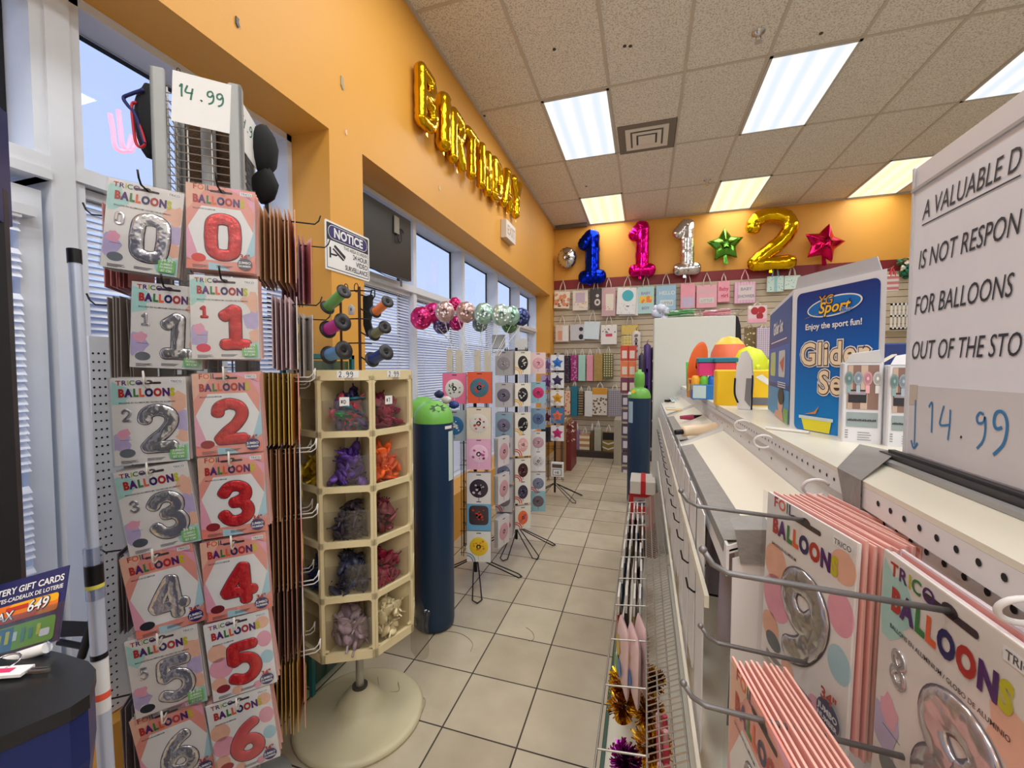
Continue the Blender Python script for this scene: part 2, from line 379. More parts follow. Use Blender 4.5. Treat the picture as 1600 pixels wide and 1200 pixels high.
# left wall with its two window openings
HEAD = 2.715; OUT = -1.96; SILL = 0.40
mb = MB()
mb.box((OUT, FY, HEAD), (WALL, BACK, CEIL), YEL)
mb.box((OUT, 1.812, 0), (WALL, 2.078, HEAD), YEL)
mb.box((OUT, 7.06, 0), (WALL, BACK, HEAD), YEL)
mb.box((OUT, 2.078, 0), (WALL, 7.06, SILL), YEL)
mb.box((OUT, 0.80, 0), (WALL, 1.812, SILL), YEL)
mb.box((OUT, FY, 0), (WALL, -0.9, HEAD), YEL)
struct(mb, 'wall_left')
mb = MB(); mb.box((OUT, BACK, 0), (RX+0.1, BACK+0.1, CEIL), YEL); struct(mb, 'wall_back')
mb = MB(); z = 0.10
while z < 2.86:
    mb.box((WALL+0.002, BACK-0.02, z), (RX-0.02, BACK-0.0005, min(z+0.088, 2.86)), TAN); z += 0.096
mb.box((WALL+0.002, BACK-0.009, 0.0), (RX-0.02, BACK-0.0006, 2.86), DARKGAP)
struct(mb, 'wall_panel_slatwall')
mb = MB(); mb.box((WALL+0.001, BACK-0.026, 2.862), (RX-0.02, BACK, 3.02), MAROON); struct(mb, 'trim_2')
mb = MB(); mb.box((RX, FY, 0), (RX+0.1, BACK, CEIL), M('off_white_wall', (216, 214, 210), 0.6)); struct(mb, 'wall_right')
mb = MB(); mb.box((OUT, FY-0.1, 0), (RX+0.1, FY, CEIL), MATS['off_white_wall']); struct(mb, 'wall_front')
# windows: deep white mullions, glass at their outer edge, transom with clear lights above it
PANE = clear('window_glass', (244, 248, 255), 0.05, 0.02)
GX = -1.93
def window(name, y0, y1, mulls, z0, tr, zh=HEAD):
    mb = MB()
    for y in mulls: mb.box((GX, y-0.024, z0), (GLASS, y+0.024, zh-0.03), WHITEF); mb.box((GX-0.004, y-0.034, z0), (GX+0.008, y+0.034, zh-0.03), GASK)
    mb.box((GX, y0, zh-0.032), (GLASS, y1, zh), WHITEF); mb.box((GX, y0, z0), (GLASS+0.02, y1, z0+0.03), WHITEF)
    mb.box((GX, y0, tr-0.05), (GLASS+0.01, y1, tr), WHITEF)
    for y in (y0, y1-0.03): mb.box((GX, y, z0), (GLASS, y+0.03, zh), WHITEF)
    w = struct(mb, name)
    ys = [y0]+list(mulls)+[y1]
    for a, b in zip(ys, ys[1:]):
        for za, zb in ((z0, tr-0.05), (tr, zh-0.03)):
            g = MB(); g.box((GX-0.002, a+0.03, za+0.005), (GX+0.002, b-0.03, zb-0.002), PANE); g.build('pane', w)
            gk = MB()
            for q in (a+0.03, b-0.045): gk.box((GX-0.003, q, za+0.005), (GX+0.009, q+0.014, zb), GASK)
            gk.box((GX-0.003, a+0.03, zb-0.02), (GX+0.009, b-0.03, zb-0.008), GASK); gk.build('gasket', w)
    return w
FM = (3.055, 4.02, 5.05, 6.03)
window('window_1', 2.078, 7.06, FM, SILL, 2.15)
window('window_2', 0.905, 1.812, (), SILL, 2.16)
window('window_3', -0.9, 0.845, (0.0,), 2.085, 2.16)
mb = MB(); mb.box((GX-0.01, 0.845, 0), (GLASS+0.012, 0.905, HEAD), WHITEF); struct(mb, 'trim_3')
# the glazed shop door left of the near window
mb = MB()
mb.box((-1.86, 0.775, 0.02), (-1.80, 0.83, 2.05), WHITEF); mb.box((-1.86, -0.15, 0.02), (-1.80, -0.09, 2.05), WHITEF)
mb.box((-1.86, -0.09, 1.98), (-1.80, 0.775, 2.05), WHITEF); mb.box((-1.86, -0.09, 0.02), (-1.80, 0.775, 0.18), WHITEF)
door = struct(mb, 'door_1')
g = MB(); g.box((-1.834, -0.09, 0.18), (-1.83, 0.775, 1.98), PANE); g.build('pane', door)
g = MB(); g.box((-1.80, 0.50, 1.955), (-1.762, 0.80, 1.985), WHITEF); g.build('door_closer', door)
mb = MB(); mb.box((-1.93, -0.9, 0), (-1.87, -0.15, 2.08), WHITEF); struct(mb, 'trim_4')
# outside: pale building across the street seen low in the upper lights
mb = MB(); mb.prism(Fr((-9, 0, 0), (0, 1, 0), (0, 0, 1)), [(-30, 0), (45, 0), (45, 2.55), (20, 2.75), (-30, 2.75)], -6, 0, C(150, 158, 176, 0.7))
mb.build('neighbour_building', label='pale grey building outside across the street, seen through the windows', cat='building')
mb = MB(); mb.box((-60, -60, -0.16), (-2.12, 80, -0.1), C(140, 142, 150, 0.9)); mb.build('ground_outside', kind='structure')
# blinds
SLAT = M('blind_slat_white', (232, 236, 246), 0.5, var=0.02)
def blind(y0, y1, z0, z1, label, ragged=False, x=-1.84):
    t = thing('window_blind', label, 'blind', (x, (y0+y1)/2, z0), 0, 'white slat blinds')
    w = (y1-y0)/2
    h = MB(); h.box((-0.02, -w, z1-z0-0.03), (0.02, w, z1-z0), WHITEF); h.build('headrail', t)
    s = MB(); z = 0.03; k = 0
    while z < z1-z0-0.03:
        ya, yb = -w, w
        if ragged:
            ya += random.choice((0, 0.004, 0.01, 0.02)) if random.random() < 0.5 else 0
            if random.random() < 0.06: z += 0.022; continue
        sg = random.uniform(-0.0015, 0.0015)
        s.add([(-0.009, ya, z+0.010), (0.0, ya, z+0.002), (0.010, ya, z-0.009), (-0.009, yb, z+0.010+sg), (0.0, yb, z+0.002+sg), (0.010, yb, z-0.009+sg)], [(0, 1, 4, 3), (1, 2, 5, 4)], SLAT, True)
        z += 0.0225
    s.build('slats', t)
    c = MB()
    for yy in (-w*0.62, w*0.62): c.cyl((0.013, yy, 0.01), (0.013, yy, z1-z0-0.03), 0.0018, WHITEF, 5)
    c.build('ladder_cord', t)
    b = MB(); b.box((-0.012, -w, 0), (0.012, w, 0.016), WHITEF); b.build('bottom_rail', t)
    return t
ys = [2.11]+list(FM)+[7.03]
LBL = ['white slat blind behind the six ribbon spools', 'white slat blind behind the pink stick balloons', 'white slat blind behind the mint stick balloons', 'white slat blind behind the second card rack', 'white slat blind nearest the back wall']
for (a, b), l in zip(zip(ys, ys[1:]), LBL): blind(a+0.03, b-0.03, SILL+0.04, 2.10, l)
blind(0.912, 1.775, SILL+0.04, 2.105, 'ragged white slat blind behind the telescoping pole', True)
blind(-0.085, 0.77, 0.2, 1.975, 'ragged white slat blind on the glazed door by the kiosk', True, -1.785)
# ceiling lights
DIFW = M('lamp_lens_white', (250, 252, 255), 0.4, emit=1.0); DIFY = M('lamp_lens_warm', (255, 250, 214), 0.4, emit=1.0)
def lens_material(name, a, b, s):
    m = bpy.data.materials.new(name); m.use_nodes = True; n = m.node_tree; L = n.links; p = n.nodes['Principled BSDF']
    tcn = n.nodes.new('ShaderNodeTexCoord'); w = n.nodes.new('ShaderNodeTexWave'); w.inputs['Scale'].default_value = 1.75; w.inputs['Distortion'].default_value = 0.4; w.bands_direction = 'X'
    L.new(tcn.outputs['Object'], w.inputs['Vector']); r = n.nodes.new('ShaderNodeValToRGB'); L.new(w.outputs['Fac'], r.inputs[0])
    r.color_ramp.elements[0].color = lin(a)+(1,); r.color_ramp.elements[1].color = lin(b)+(1,)
    p.inputs['Base Color'].default_value = (0.12, 0.12, 0.12, 1); L.new(r.outputs[0], p.inputs['Emission Color']); p.inputs['Emission Strength'].default_value = s
    return m
LENS = [lens_material('lens_cool', (222, 234, 246), (255, 253, 246), 0.98), lens_material('lens_warm', (246, 242, 196), (255, 254, 226), 0.98)]
TRIMA = M('lamp_trim', (190, 190, 190), 0.4)
LL = {(-0.635, 4.46): 'fluorescent ceiling light beside the square air vent', (-0.635, 6.79): 'fluorescent ceiling light above the blue number balloon by the left wall',
      (1.22, 4.46): 'large fluorescent ceiling light in the middle of the ceiling', (1.22, 6.79): 'fluorescent ceiling light in front of the gold number 2 balloon',
      (3.05, 4.46): 'fluorescent ceiling light cut off by the right edge of the photo', (3.05, 6.79): 'fluorescent ceiling light just above the white notice board edge'}
for (x, y, warm) in LAMPS:
    t = thing('ceiling_light', LL.get((x, y), 'fluorescent ceiling light out of sight behind or above the viewer'), 'light', (x, y, CEIL), 0, 'fluorescent ceiling lights')
    f = MB(); hx, hy = 0.305, 0.59
    f.box((-hx, -hy, -0.012), (-hx+0.022, hy, 0), TRIMA); f.box((hx-0.022, -hy, -0.012), (hx, hy, 0), TRIMA); f.box((-hx, -hy, -0.012), (hx, -hy+0.022, 0), TRIMA); f.box((-hx, hy-0.022, -0.012), (hx, hy, 0), TRIMA)
    f.build('frame', t)
    d = MB(); d.box((-hx+0.022, -hy+0.022, -0.008), (hx-0.022, hy-0.022, -0.001), LENS[warm]); d.build('diffuser', t)
    ld = bpy.data.lights.new('ceiling_lamp', 'AREA'); ld.shape = 'RECTANGLE'; ld.size = 0.54; ld.size_y = 1.12; ld.energy = LAMP_W*(0.5 if warm else 1.0 if y > 1 else 1.4); ld.color = (1.0, 0.965, 0.90) if warm else (0.955, 0.975, 1.0)
    lo = bpy.data.objects.new('tube_light', ld); COL.objects.link(lo); lo.parent = t; lo.location = (0, 0, -0.014)
# air vent, sprinklers, corner vent
VG = M('vent_grey', (222, 218, 212), 0.45); VD = M('vent_dark', (118, 112, 106), 0.7)
t = thing('air_vent', 'square stepped air vent in the ceiling between two lights', 'vent', (-0.01, 4.81, CEIL))
v = MB(); v.box((-0.29, -0.29, -0.006), (0.29, 0.29, -0.0005), VD); v.build('backing', t)
for k, (r, w, zz) in enumerate(((0.215, 0.05, -0.012), (0.145, 0.04, -0.022), (0.085, 0.085, -0.03))):
    v = MB()
    if k < 2:
        for (a, b, c, d) in ((-r, -r, r, -r+w), (-r, r-w, r, r), (-r, -r+w, -r+w, r-w), (r-w, -r+w, r, r-w)): v.box((a, b, zz), (c, d, zz+0.008), VG)
    else: v.box((-r, -r, zz), (r, r, zz+0.008), VG)
    v.build('louvre_ring', t)
CHR = M('chrome', (200, 200, 205), 0.2, 1.0)
for (x, y, l) in ((0.764, 3.576, 'chrome ceiling sprinkler near the large middle light'), (0.75, 6.124, 'chrome ceiling sprinkler nearer the back wall')):
    t = thing('sprinkler', l, 'sprinkler', (x, y, CEIL))
    s = MB(); s.lathe([(0.045, -0.0005), (0.045, -0.006), (0.02, -0.014), (0.012, -0.03)], (0, 0, 0), CHR, 18); s.build('escutcheon', t)
    s = MB(); s.tube([(0.012, 0, -0.03), (0.018, 0, -0.05), (0.004, 0, -0.07)], 0.003, CHR); s.tube([(-0.012, 0, -0.03), (-0.018, 0, -0.05), (-0.004, 0, -0.07)], 0.003, CHR); s.cyl((0, 0, -0.07), (0, 0, -0.074), 0.024, CHR, 14); s.build('deflector', t)
mb = MB(); mb.box((-1.50, 7.27, CEIL-0.05), (-0.97, 7.37, CEIL-0.001), C(112, 104, 96, 0.7)); mb.build('slot_vent', label='dark slot vent in the far left ceiling corner', cat='vent')
# paint scars on the left wall
def chip(px, py, s, rgb, label):
    p = at('x', WALL, px, py); fr = Fr((WALL, p[1], p[2]), (0, 1, 0), (0, 0, 1)); m = MB()
    m.prism(fr, [(-0.3*s, 1.0*s), (0.35*s, 0.8*s), (0.2*s, 0.1*s), (0.5*s, -0.6*s), (0.1*s, -1.0*s), (-0.35*s, -0.4*s)], 0.0005, 0.006, C(*rgb))
    m.build('wall_scrap', label=label, cat='scrap')
chip(534, 130, 0.033, (176, 160, 128), 'torn scrap of tape stuck high on the yellow wall above the pillar')
chip(370, 35, 0.02, (70, 70, 66), 'small dark hook scrap on yellow wall above the near window')
chip(686, 294, 0.018, (222, 206, 160), 'pale paint chip under the gold letter balloons')
chip(540, 207, 0.014, (250, 214, 190), 'pale paint scratch on the yellow wall left of the window head')
# ================================================================ BALLOON PACKETS (printed cards in clear bags)
PW, PH = 0.158, 0.225
def tint(c, k): return tuple(int(max(0, min(255, v*k))) for v in c)
CARD_S = M('card_pearl', (238, 232, 226), 0.28, coat=0.35); CARD_F = M('card_coral', (240, 158, 142), 0.28, coat=0.35)
PEARL2 = M('print_pearl', (242, 240, 238), 0.25, coat=0.4)
LILAC = M('print_lilac', (196, 180, 218), 0.3, var=0.15, scale=60); MINT = M('print_mint', (178, 222, 214), 0.3, var=0.12, scale=60); PEACH = M('print_peach', (244, 190, 164), 0.3, var=0.12, scale=60); PINKP = M('print_pink', (240, 170, 190), 0.3, var=0.1, scale=60)
CORAL2 = M('print_coral', (246, 140, 120), 0.3); SKYP = M('print_sky', (176, 214, 226), 0.3)
INK = M('ink_grey', (92, 88, 96), 0.4); INKK = M('ink_black', (28, 26, 32), 0.4); WHT = M('print_white', (244, 244, 244), 0.35)
L_RED = M('ink_red', (186, 44, 40), 0.35); L_PUR = M('ink_purple', (84, 34, 110), 0.35); L_GRN = M('ink_green', (58, 132, 62), 0.35); L_ORG = M('ink_orange', (238, 104, 58), 0.35); L_NAVY = M('ink_navy', (40, 30, 96), 0.35); L_YEL = M('ink_lime', (204, 198, 34), 0.35)
BALLOON_INKS = [L_RED, L_PUR, L_GRN, L_ORG, L_NAVY, L_RED, L_PUR, L_YEL]
TRICO_INKS = [L_RED, L_PUR, L_YEL, L_GRN, L_PUR]
FOIL_INKS = [L_RED, L_ORG, L_GRN, L_PUR]
BADGE_G = M('badge_green', (136, 204, 116), 0.35); BADGE_N = M('badge_navy', (48, 40, 104), 0.35); BADGE_K = M('badge_grey', (92, 86, 92), 0.35)
SLOT = M('slot_dark', (62, 46, 50), 0.6)
BAG = clear('packet_film', (250, 250, 250), 0.05, 0.12)
FOILS = {'silver': foil('foil_silver', (206, 202, 202), 0.2), 'red': foil('foil_red', (214, 30, 36), 0.22), 'gold': foil('foil_gold', (226, 178, 24), 0.16), 'pink': foil('foil_pink', (214, 84, 150), 0.22), 'purple': foil('foil_purple', (150, 46, 120), 0.25),
         'blue': foil('foil_blue', (14, 40, 190), 0.18), 'magenta': foil('foil_magenta', (226, 20, 128), 0.18), 'green': foil('foil_green', (104, 176, 70), 0.18), 'crimson': foil('foil_crimson', (206, 24, 84), 0.2)}
PRINT = {'silver': M('print_silver', (226, 224, 226), 0.17, 0.85, var=0.2, scale=55, bump=0.45, bscale=32), 'red': M('print_red', (214, 44, 46), 0.2, 0.35, var=0.2, scale=45, bump=0.4, bscale=60), 'gold': M('print_gold', (190, 160, 70), 0.28, 0.6, var=0.25, scale=55, bump=0.4, bscale=60), 'purple': M('print_magenta', (150, 60, 110), 0.3, 0.3, var=0.25, scale=55), 'rose': M('print_rose', (222, 92, 96), 0.3, 0.2, var=0.2, scale=55)}
DOT = {'silver': (112, 118, 124), 'red': (222, 40, 60), 'gold': (150, 130, 60), 'purple': (150, 40, 90), 'rose': (220, 90, 100)}
def packet_meshes(style, digit, colour, dotc=None, badge='green', slot=True):
    """meshes of one printed packet; origin at its hang slot, facing -y"""
    W2 = PW/2; top = 0.014; bot = top-PH; f = FRONT; T = 0.0012
    card = MB(); base = CARD_S if style == 'trico' else (CARD_F if style == 'foil' else PEARL2)
    card.box((-W2, -T, bot), (W2, T, top), base)
    def blot(a, b, r, m, off):
        n = 14; card.poly(f, [(max(-W2+0.001, min(W2-0.001, a+r*random.uniform(0.6, 1.15)*math.cos(2*PI*k/n))), max(bot+0.001, min(top-0.001, b+r*random.uniform(0.6, 1.15)*math.sin(2*PI*k/n)))) for k in range(n)], off, m)
    if style == 'trico':
        blot(-W2+0.01, -0.03, 0.035, MINT, T+0.0002); blot(W2-0.008, -0.10, 0.032, LILAC, T+0.0002); blot(-W2+0.012, -0.15, 0.03, LILAC, T+0.0003); blot(W2-0.012, -0.05, 0.03, PEACH, T+0.0003); blot(W2-0.014, -0.19, 0.034, MINT, T+0.0002); blot(-W2+0.02, -0.13, 0.016, PINKP, T+0.0004); blot(W2-0.01, -0.145, 0.02, PEACH, T+0.0004)
    elif style == 'foil':
        card.poly(f, [(-0.045, -0.042), (0.045, -0.042), (W2-0.004, -0.10), (0.05, -0.185), (-0.05, -0.185), (-W2+0.004, -0.10)], T+0.0002, PEARL2)
        card.poly(f, [(-W2, top), (-W2+0.05, top), (-W2, -0.06)], T+0.0002, PEACH); card.poly(f, [(0.01, top), (0.045, top), (W2, -0.05), (W2, -0.015)], T+0.0002, PINKP)
        card.poly(f, [(W2-0.004, -0.10), (W2, -0.04), (W2, -0.16), (0.05, -0.185)], T+0.0003, SKYP); card.poly(f, [(-W2, -0.11), (-W2+0.004, -0.10), (-0.05, -0.185), (-W2, -0.19)], T+0.0003, PINKP)
        card.poly(f, [(-W2, bot), (-0.03, bot), (-0.055, bot+0.02), (-W2, bot+0.028)], T+0.0003, CORAL2); card.poly(f, [(-0.03, bot), (0.02, bot), (0.0, bot+0.016), (-0.03, bot+0.02)], T+0.0003, SKYP); card.poly(f, [(0.03, bot), (W2, bot), (W2, bot+0.035)], T+0.0003, CORAL2)
    else:                             # balloons printed all over the card
        for a, b, r, m in ((-0.055, -0.075, 0.026, PEACH), (0.06, -0.07, 0.024, PINKP), (-0.05, -0.12, 0.03, PINKP), (0.062, -0.125, 0.02, SKYP), (-0.06, -0.165, 0.02, PEACH), (0.03, bot+0.012, 0.011, PINKP), (-0.02, bot+0.014, 0.013, PEACH), (0.06, -0.02, 0.018, PEACH)):
            card.disc(f, a, b, min(r, W2-abs(a)), r, T+0.0002, m, 20)
    card.rrect(f, -0.026, -0.003, 0.026, 0.003, 0.0028, T+0.0004, SLOT)
    if slot: card.disc(f, 0.0, 0.003, 0.008, 0.005, T+0.0004, SLOT, 14)
    card.rect(f, 0.044, -0.002, 0.072, 0.008, T+0.0004, WHT); card.text(f, 'TRICO', 0.0085, 0.046, 0.0, T+0.0006, INK, 0.01, maxw=0.024)
    # small print
    card.text(f, 'BALLONS EN ALUMINIUM / GLOBO DE ALUMINIO' if style == 'trico' else 'BALLONS EN ALUMINIUM', 0.0056, -0.064, -0.052, T+0.0006, INKK, 0.01, maxw=0.118 if style == 'trico' else 0.05)
    for k in range(4): card.rect(f, -0.066, bot+0.010-0.0022*k, -0.066+(0.034, 0.03, 0.036, 0.022)[k], bot+0.011-0.0022*k, T+0.0006, INK)
    for k in range(3): card.rect(f, -0.012, bot+0.012-0.0025*k, 0.026-(0.004*k), bot+0.0132-0.0025*k, T+0.0006, INK)
    if style == 'trico': card.rect(f, -0.066, -0.147, -0.042, -0.1462, T+0.0006, INK)
    film = MB(); film.box((-W2-0.003, -T-0.0046, bot-0.003), (W2+0.003, -T-0.0044, top+0.002), BAG)
    ti = MB()
    if style == 'foil' or digit == '9': ti.letters(f, 'FOIL', 0.019, -0.064, 0.0, T+0.0005, FOIL_INKS, 0.02)
    else: ti.letters(f, 'TRICO', 0.017, -0.068, -0.004 if True else 0, T+0.0005, TRICO_INKS, 0.02, gap=0.05)
    ti.letters(f, 'BALLOONS', 0.0275, -0.064, -0.034, T+0.0007, BALLOON_INKS, 0.06, 0.76, 0.04)
    pic = MB(); pm = PRINT[colour]
    Hn = 0.122; cx = 0.016 if style == 'trico' else 0.004
    for k, (pts, cl) in enumerate(DIG[digit]):
        q = [(a*Hn*0.98, b*Hn) for a, b in pts]
        pic.sweep(f.sub(cx, -0.182, T+0.0008+0.00015*k), q, 0.0164, 0.0007, INK, cl, True, 8)
        pic.sweep(f.sub(cx, -0.182, T+0.0012+0.00015*k), q, 0.0149, 0.0030, pm, cl, True, 12, 0.05)
    bd = MB()
    if badge == 'green':
        bd.rrect(f, 0.038, bot+0.008, 0.074, bot+0.042, 0.004, T+0.0036, BADGE_G)
        bd.text(f, '34 IN', 0.0115, 0.056, bot+0.036, T+0.0040, WHT, 0.03, 'c'); bd.text(f, 'JUMBO', 0.0080, 0.056, bot+0.027, T+0.0040, WHT, 0.03, 'c'); bd.text(f, 'NUMBER', 0.0070, 0.056, bot+0.019, T+0.0040, WHT, 0.03, 'c'); bd.text(f, '87 CM', 0.0085, 0.056, bot+0.0095, T+0.0040, WHT, 0.02, 'c')
    else:
        bd.disc(f, 0.055, bot+0.022, 0.0175, 0.0165, T+0.0036, BADGE_N if badge == 'navy' else BADGE_K, 22)
        bd.text(f, 'JUMBO', 0.0092, 0.055, bot+0.0225, T+0.0040, WHT, 0.03, 'c'); bd.text(f, 'NUMBER', 0.0075, 0.055, bot+0.0135, T+0.0040, WHT, 0.03, 'c')
        bd.text(f, '34"', 0.018, 0.055, bot+0.036, T+0.0040, L_RED, 0.03, 'c')
    dt = MB(); dt.disc(f, -0.052, bot+0.030, 0.0165, 0.0115, T+0.0005, C(*(dotc or DOT[colour])), 24)
    ic = None
    if style == 'trico':
        ic = MB()
        for k, (pts, cl) in enumerate(DIG[digit]): ic.sweep(f.sub(-0.050, -0.100, T+0.0007+0.0001*k), [(a*0.03, b*0.034) for a, b in pts], 0.0040, 0.0009, pm, cl, True, 6)
    return card, ti, pic, bd, dt, ic, film
def packet(style, digit, colour, label, loc, rotz, roll=0.0, dotc=None, badge='green', group=None, with_film=True):
    card, ti, pic, bd, dt, ic, film = packet_meshes(style, digit, colour, dotc, badge)
    o = card.build('balloon_packet', label=label, cat='packet', group=group)
    ti.build('title_lettering', o); pic.build('number_picture', o, label='printed %s number %s' % ('silver' if colour == 'silver' else colour, digit)); bd.build('size_badge', o); dt.build('colour_dot', o)
    if ic: ic.build('number_icon', o)
    if with_film: film.build('clear_bag', o)
    o.location = tuple(map(float, loc)); o.rotation_mode = 'YXZ'; o.rotation_euler = (0, roll, rotz); o.rotation_mode = 'XYZ'
    o.matrix_world = Matrix.Translation(Vector(tuple(map(float, loc)))) @ Matrix.Rotation(rotz, 4, 'Z') @ Matrix.Rotation(roll, 4, 'Y')
    return o
BACKS = {}
def back_mesh(edge, face=None):
    k = (edge, face)
    if k not in BACKS:
        mb = MB(); b = 0.0012; m = C(*edge, rough=0.4); W2 = PW/2
        mb.box((-W2, -b, 0.014-PH), (W2, b, 0.014), m)
        mb.rect(FRONT, -W2+0.002, 0.016-PH, W2-0.002, 0.012, b+0.0002, C(*(face or (226, 206, 200))))
        mb.rrect(FRONT, -0.026, -0.003, 0.026, 0.003, 0.0028, b+0.0004, SLOT)
        BACKS[k] = mb.mesh('balloon_packet')
    return BACKS[k]
def stack(n, edge, label, loc, rotz, nrm, pitch, roll=0.0, jit=0.02, group=None, face=None, tilt=0.0):
    me = back_mesh(edge, face); nrm = np.array(nrm, float)
    for k in range(n):
        o = bpy.data.objects.new('balloon_packet', me); COL.objects.link(o); tag(o, label, 'packet', group)
        p = np.array(loc, float)-nrm*pitch*(k+1)+np.array((0, 0, random.uniform(-0.003, 0.003)))
        o.matrix_world = Matrix.Translation(Vector(tuple(map(float, p)))) @ Matrix.Rotation(rotz+random.uniform(-jit, jit), 4, 'Z') @ Matrix.Rotation(tilt, 4, 'X') @ Matrix.Rotation(roll+random.uniform(-jit, jit), 4, 'Y')
# ================================================================ THE GREY WIRE SPINNER TOWER
SPC = np.array((-1.34, 1.02)); AZ = math.radians(50)
ST = np.array((math.sin(AZ), math.cos(AZ), 0.0)); SN = np.array((ST[1], -ST[0], 0.0))
SP3 = np.array((SPC[0], SPC[1], 0.0))
ROT_F = math.atan2(SN[0], -SN[1]); ROT_R = math.atan2(ST[0], -ST[1]); ROT_L = math.atan2(-ST[0], ST[1]); ROT_B = math.atan2(-SN[0], SN[1])
PGREY = M('spinner_grey', (168, 170, 168), 0.5, var=0.05); WIRE = M('chrome_wire', (176, 172, 164), 0.35, 0.8); BLKW = M('black_wire', (34, 32, 34), 0.4, 0.5); WHW = M('white_wire', (224, 218, 206), 0.4)
tower = thing('balloon_spinner_rack', 'tall grey wire spinner tower crowded with silver and red number balloon packets', 'spinner rack', (SPC[0], SPC[1], 0), ROT_F)
HT = 0.112
for sx in (-1, 1):
    for sy in (-1, 1):
        p = MB(); x, y = sx*HT, sy*HT
        p.bbox((min(x, x-sx*0.035), min(y, y-sy*0.012), 0.12), (max(x, x-sx*0.035), max(y, y-sy*0.012), 2.36), PGREY, 0.003)
        p.bbox((min(x, x-sx*0.012), min(y, y-sy*0.035), 0.12), (max(x, x-sx*0.012), max(y, y-sy*0.035), 2.36), PGREY, 0.003)
        p.build('corner_post', tower)
for k in range(4):
    w = MB(); a = k*PI/2; fr = Fr((math.sin(a)*0.098, -math.cos(a)*0.098, 0), (math.cos(a), math.sin(a), 0), (0, 0, 1))
    z = 0.16
    while z < 2.34: w.cyl(fr.p(-0.085, z), fr.p(0.085, z), 0.0016, WIRE, 5); z += 0.0235
    for xx in (-0.03, 0.03): w.cyl(fr.p(xx, 0.13, -0.003), fr.p(xx, 2.35, -0.003), 0.0028, WIRE, 6)
    w.build('wire_panel', tower)
b = MB(); b.lathe([(0.0, 0.0), (0.2, 0.0), (0.2, 0.02), (0.16, 0.035), (0.06, 0.06), (0.03, 0.12)], (0, 0, 0), PGREY, 32); b.build('base', tower)
c = MB(); c.cyl((0, 0, 0.1), (0, 0, 2.30), 0.02, PGREY, 14); c.build('centre_pole', tower)
c = MB(); c.box((-0.07, 0.03, 1.98), (0.075, 0.075, 2.33), M('brown_felt', (88, 68, 48), 0.95, var=0.4, scale=160, bump=0.6, bscale=160)); c.build('brown_felt_pad', tower)
def hook(tower, base, nrm, L, white, double=True):
    # base, nrm in the tower's own frame
    m = WHW if white else BLKW; h = MB(); nrm = np.array(nrm, float); base = np.array(base, float)
    sd = np.array((-nrm[1], nrm[0], 0))*0.004; tip = base+nrm*L
    h.tube([base, tip-nrm*0.012, tip+np.array((0, 0, 0.012)), tip+nrm*0.006+np.array((0, 0, 0.03))], 0.0024, m, 6)
    if white:
        h.tube([base-np.array((0, 0, 0.014)), tip-nrm*0.01-np.array((0, 0, 0.014)), tip+nrm*0.004-np.array((0, 0, 0.004)), tip+nrm*0.006+np.array((0, 0, 0.03))], 0.0022, m, 6)
    h.build('hook', tower, label='white wire hook' if white else 'dark wire hook')
LF = Matrix.Rotation(-ROT_F, 3, 'Z')
def tl(v): return np.array(LF @ Vector(tuple(map(float, v))))
ORD = ['topmost', 'second from top', 'third from top', 'fourth from top', 'fifth from top', 'sixth from top', 'lowest']
ROWS = [ # digit, silver(z top, off, d, roll, style, badge, dot), red(...)
 ('0', (1.972, -0.080, 0.25, 6, 'trico', 'green', None), (1.990, 0.085, 0.262, 1, 'foil', 'grey', (228, 54, 40))),
 ('1', (1.722, -0.045, 0.235, 3, 'trico', 'green', (110, 112, 116)), (1.748, 0.087, 0.262, 0, 'trico', 'green', (236, 66, 92))),
 ('2', (1.473, -0.087, 0.26, -1, 'trico', 'green', None), (1.484, 0.085, 0.262, -1.5, 'foil', 'navy', (160, 30, 36))),
 ('3', (1.238, -0.087, 0.26, -7, 'trico', 'green', (82, 86, 96)), (1.253, 0.092, 0.262, -1.5, 'foil', 'navy', (150, 34, 36))),
 ('4', (1.012, -0.082, 0.26, -8, 'foil', 'navy', (30, 34, 40)), (1.020, 0.092, 0.262, -3, 'foil', 'navy', (112, 20, 26))),
 ('5', (0.786, -0.078, 0.26, -5, 'trico', 'green', (34, 36, 42)), (0.790, 0.094, 0.262, -5, 'party', 'navy', (150, 36, 44))),
 ('6', (0.575, -0.074, 0.26, -9, 'foil', 'navy', (40, 42, 48)), (0.560, 0.094, 0.262, -6, 'party', 'navy', (170, 50, 56)))]
EDGE_R = [(196, 150, 110), (214, 186, 190), (206, 172, 92), (196, 150, 112), (186, 140, 104), (150, 110, 92), (190, 150, 84)]
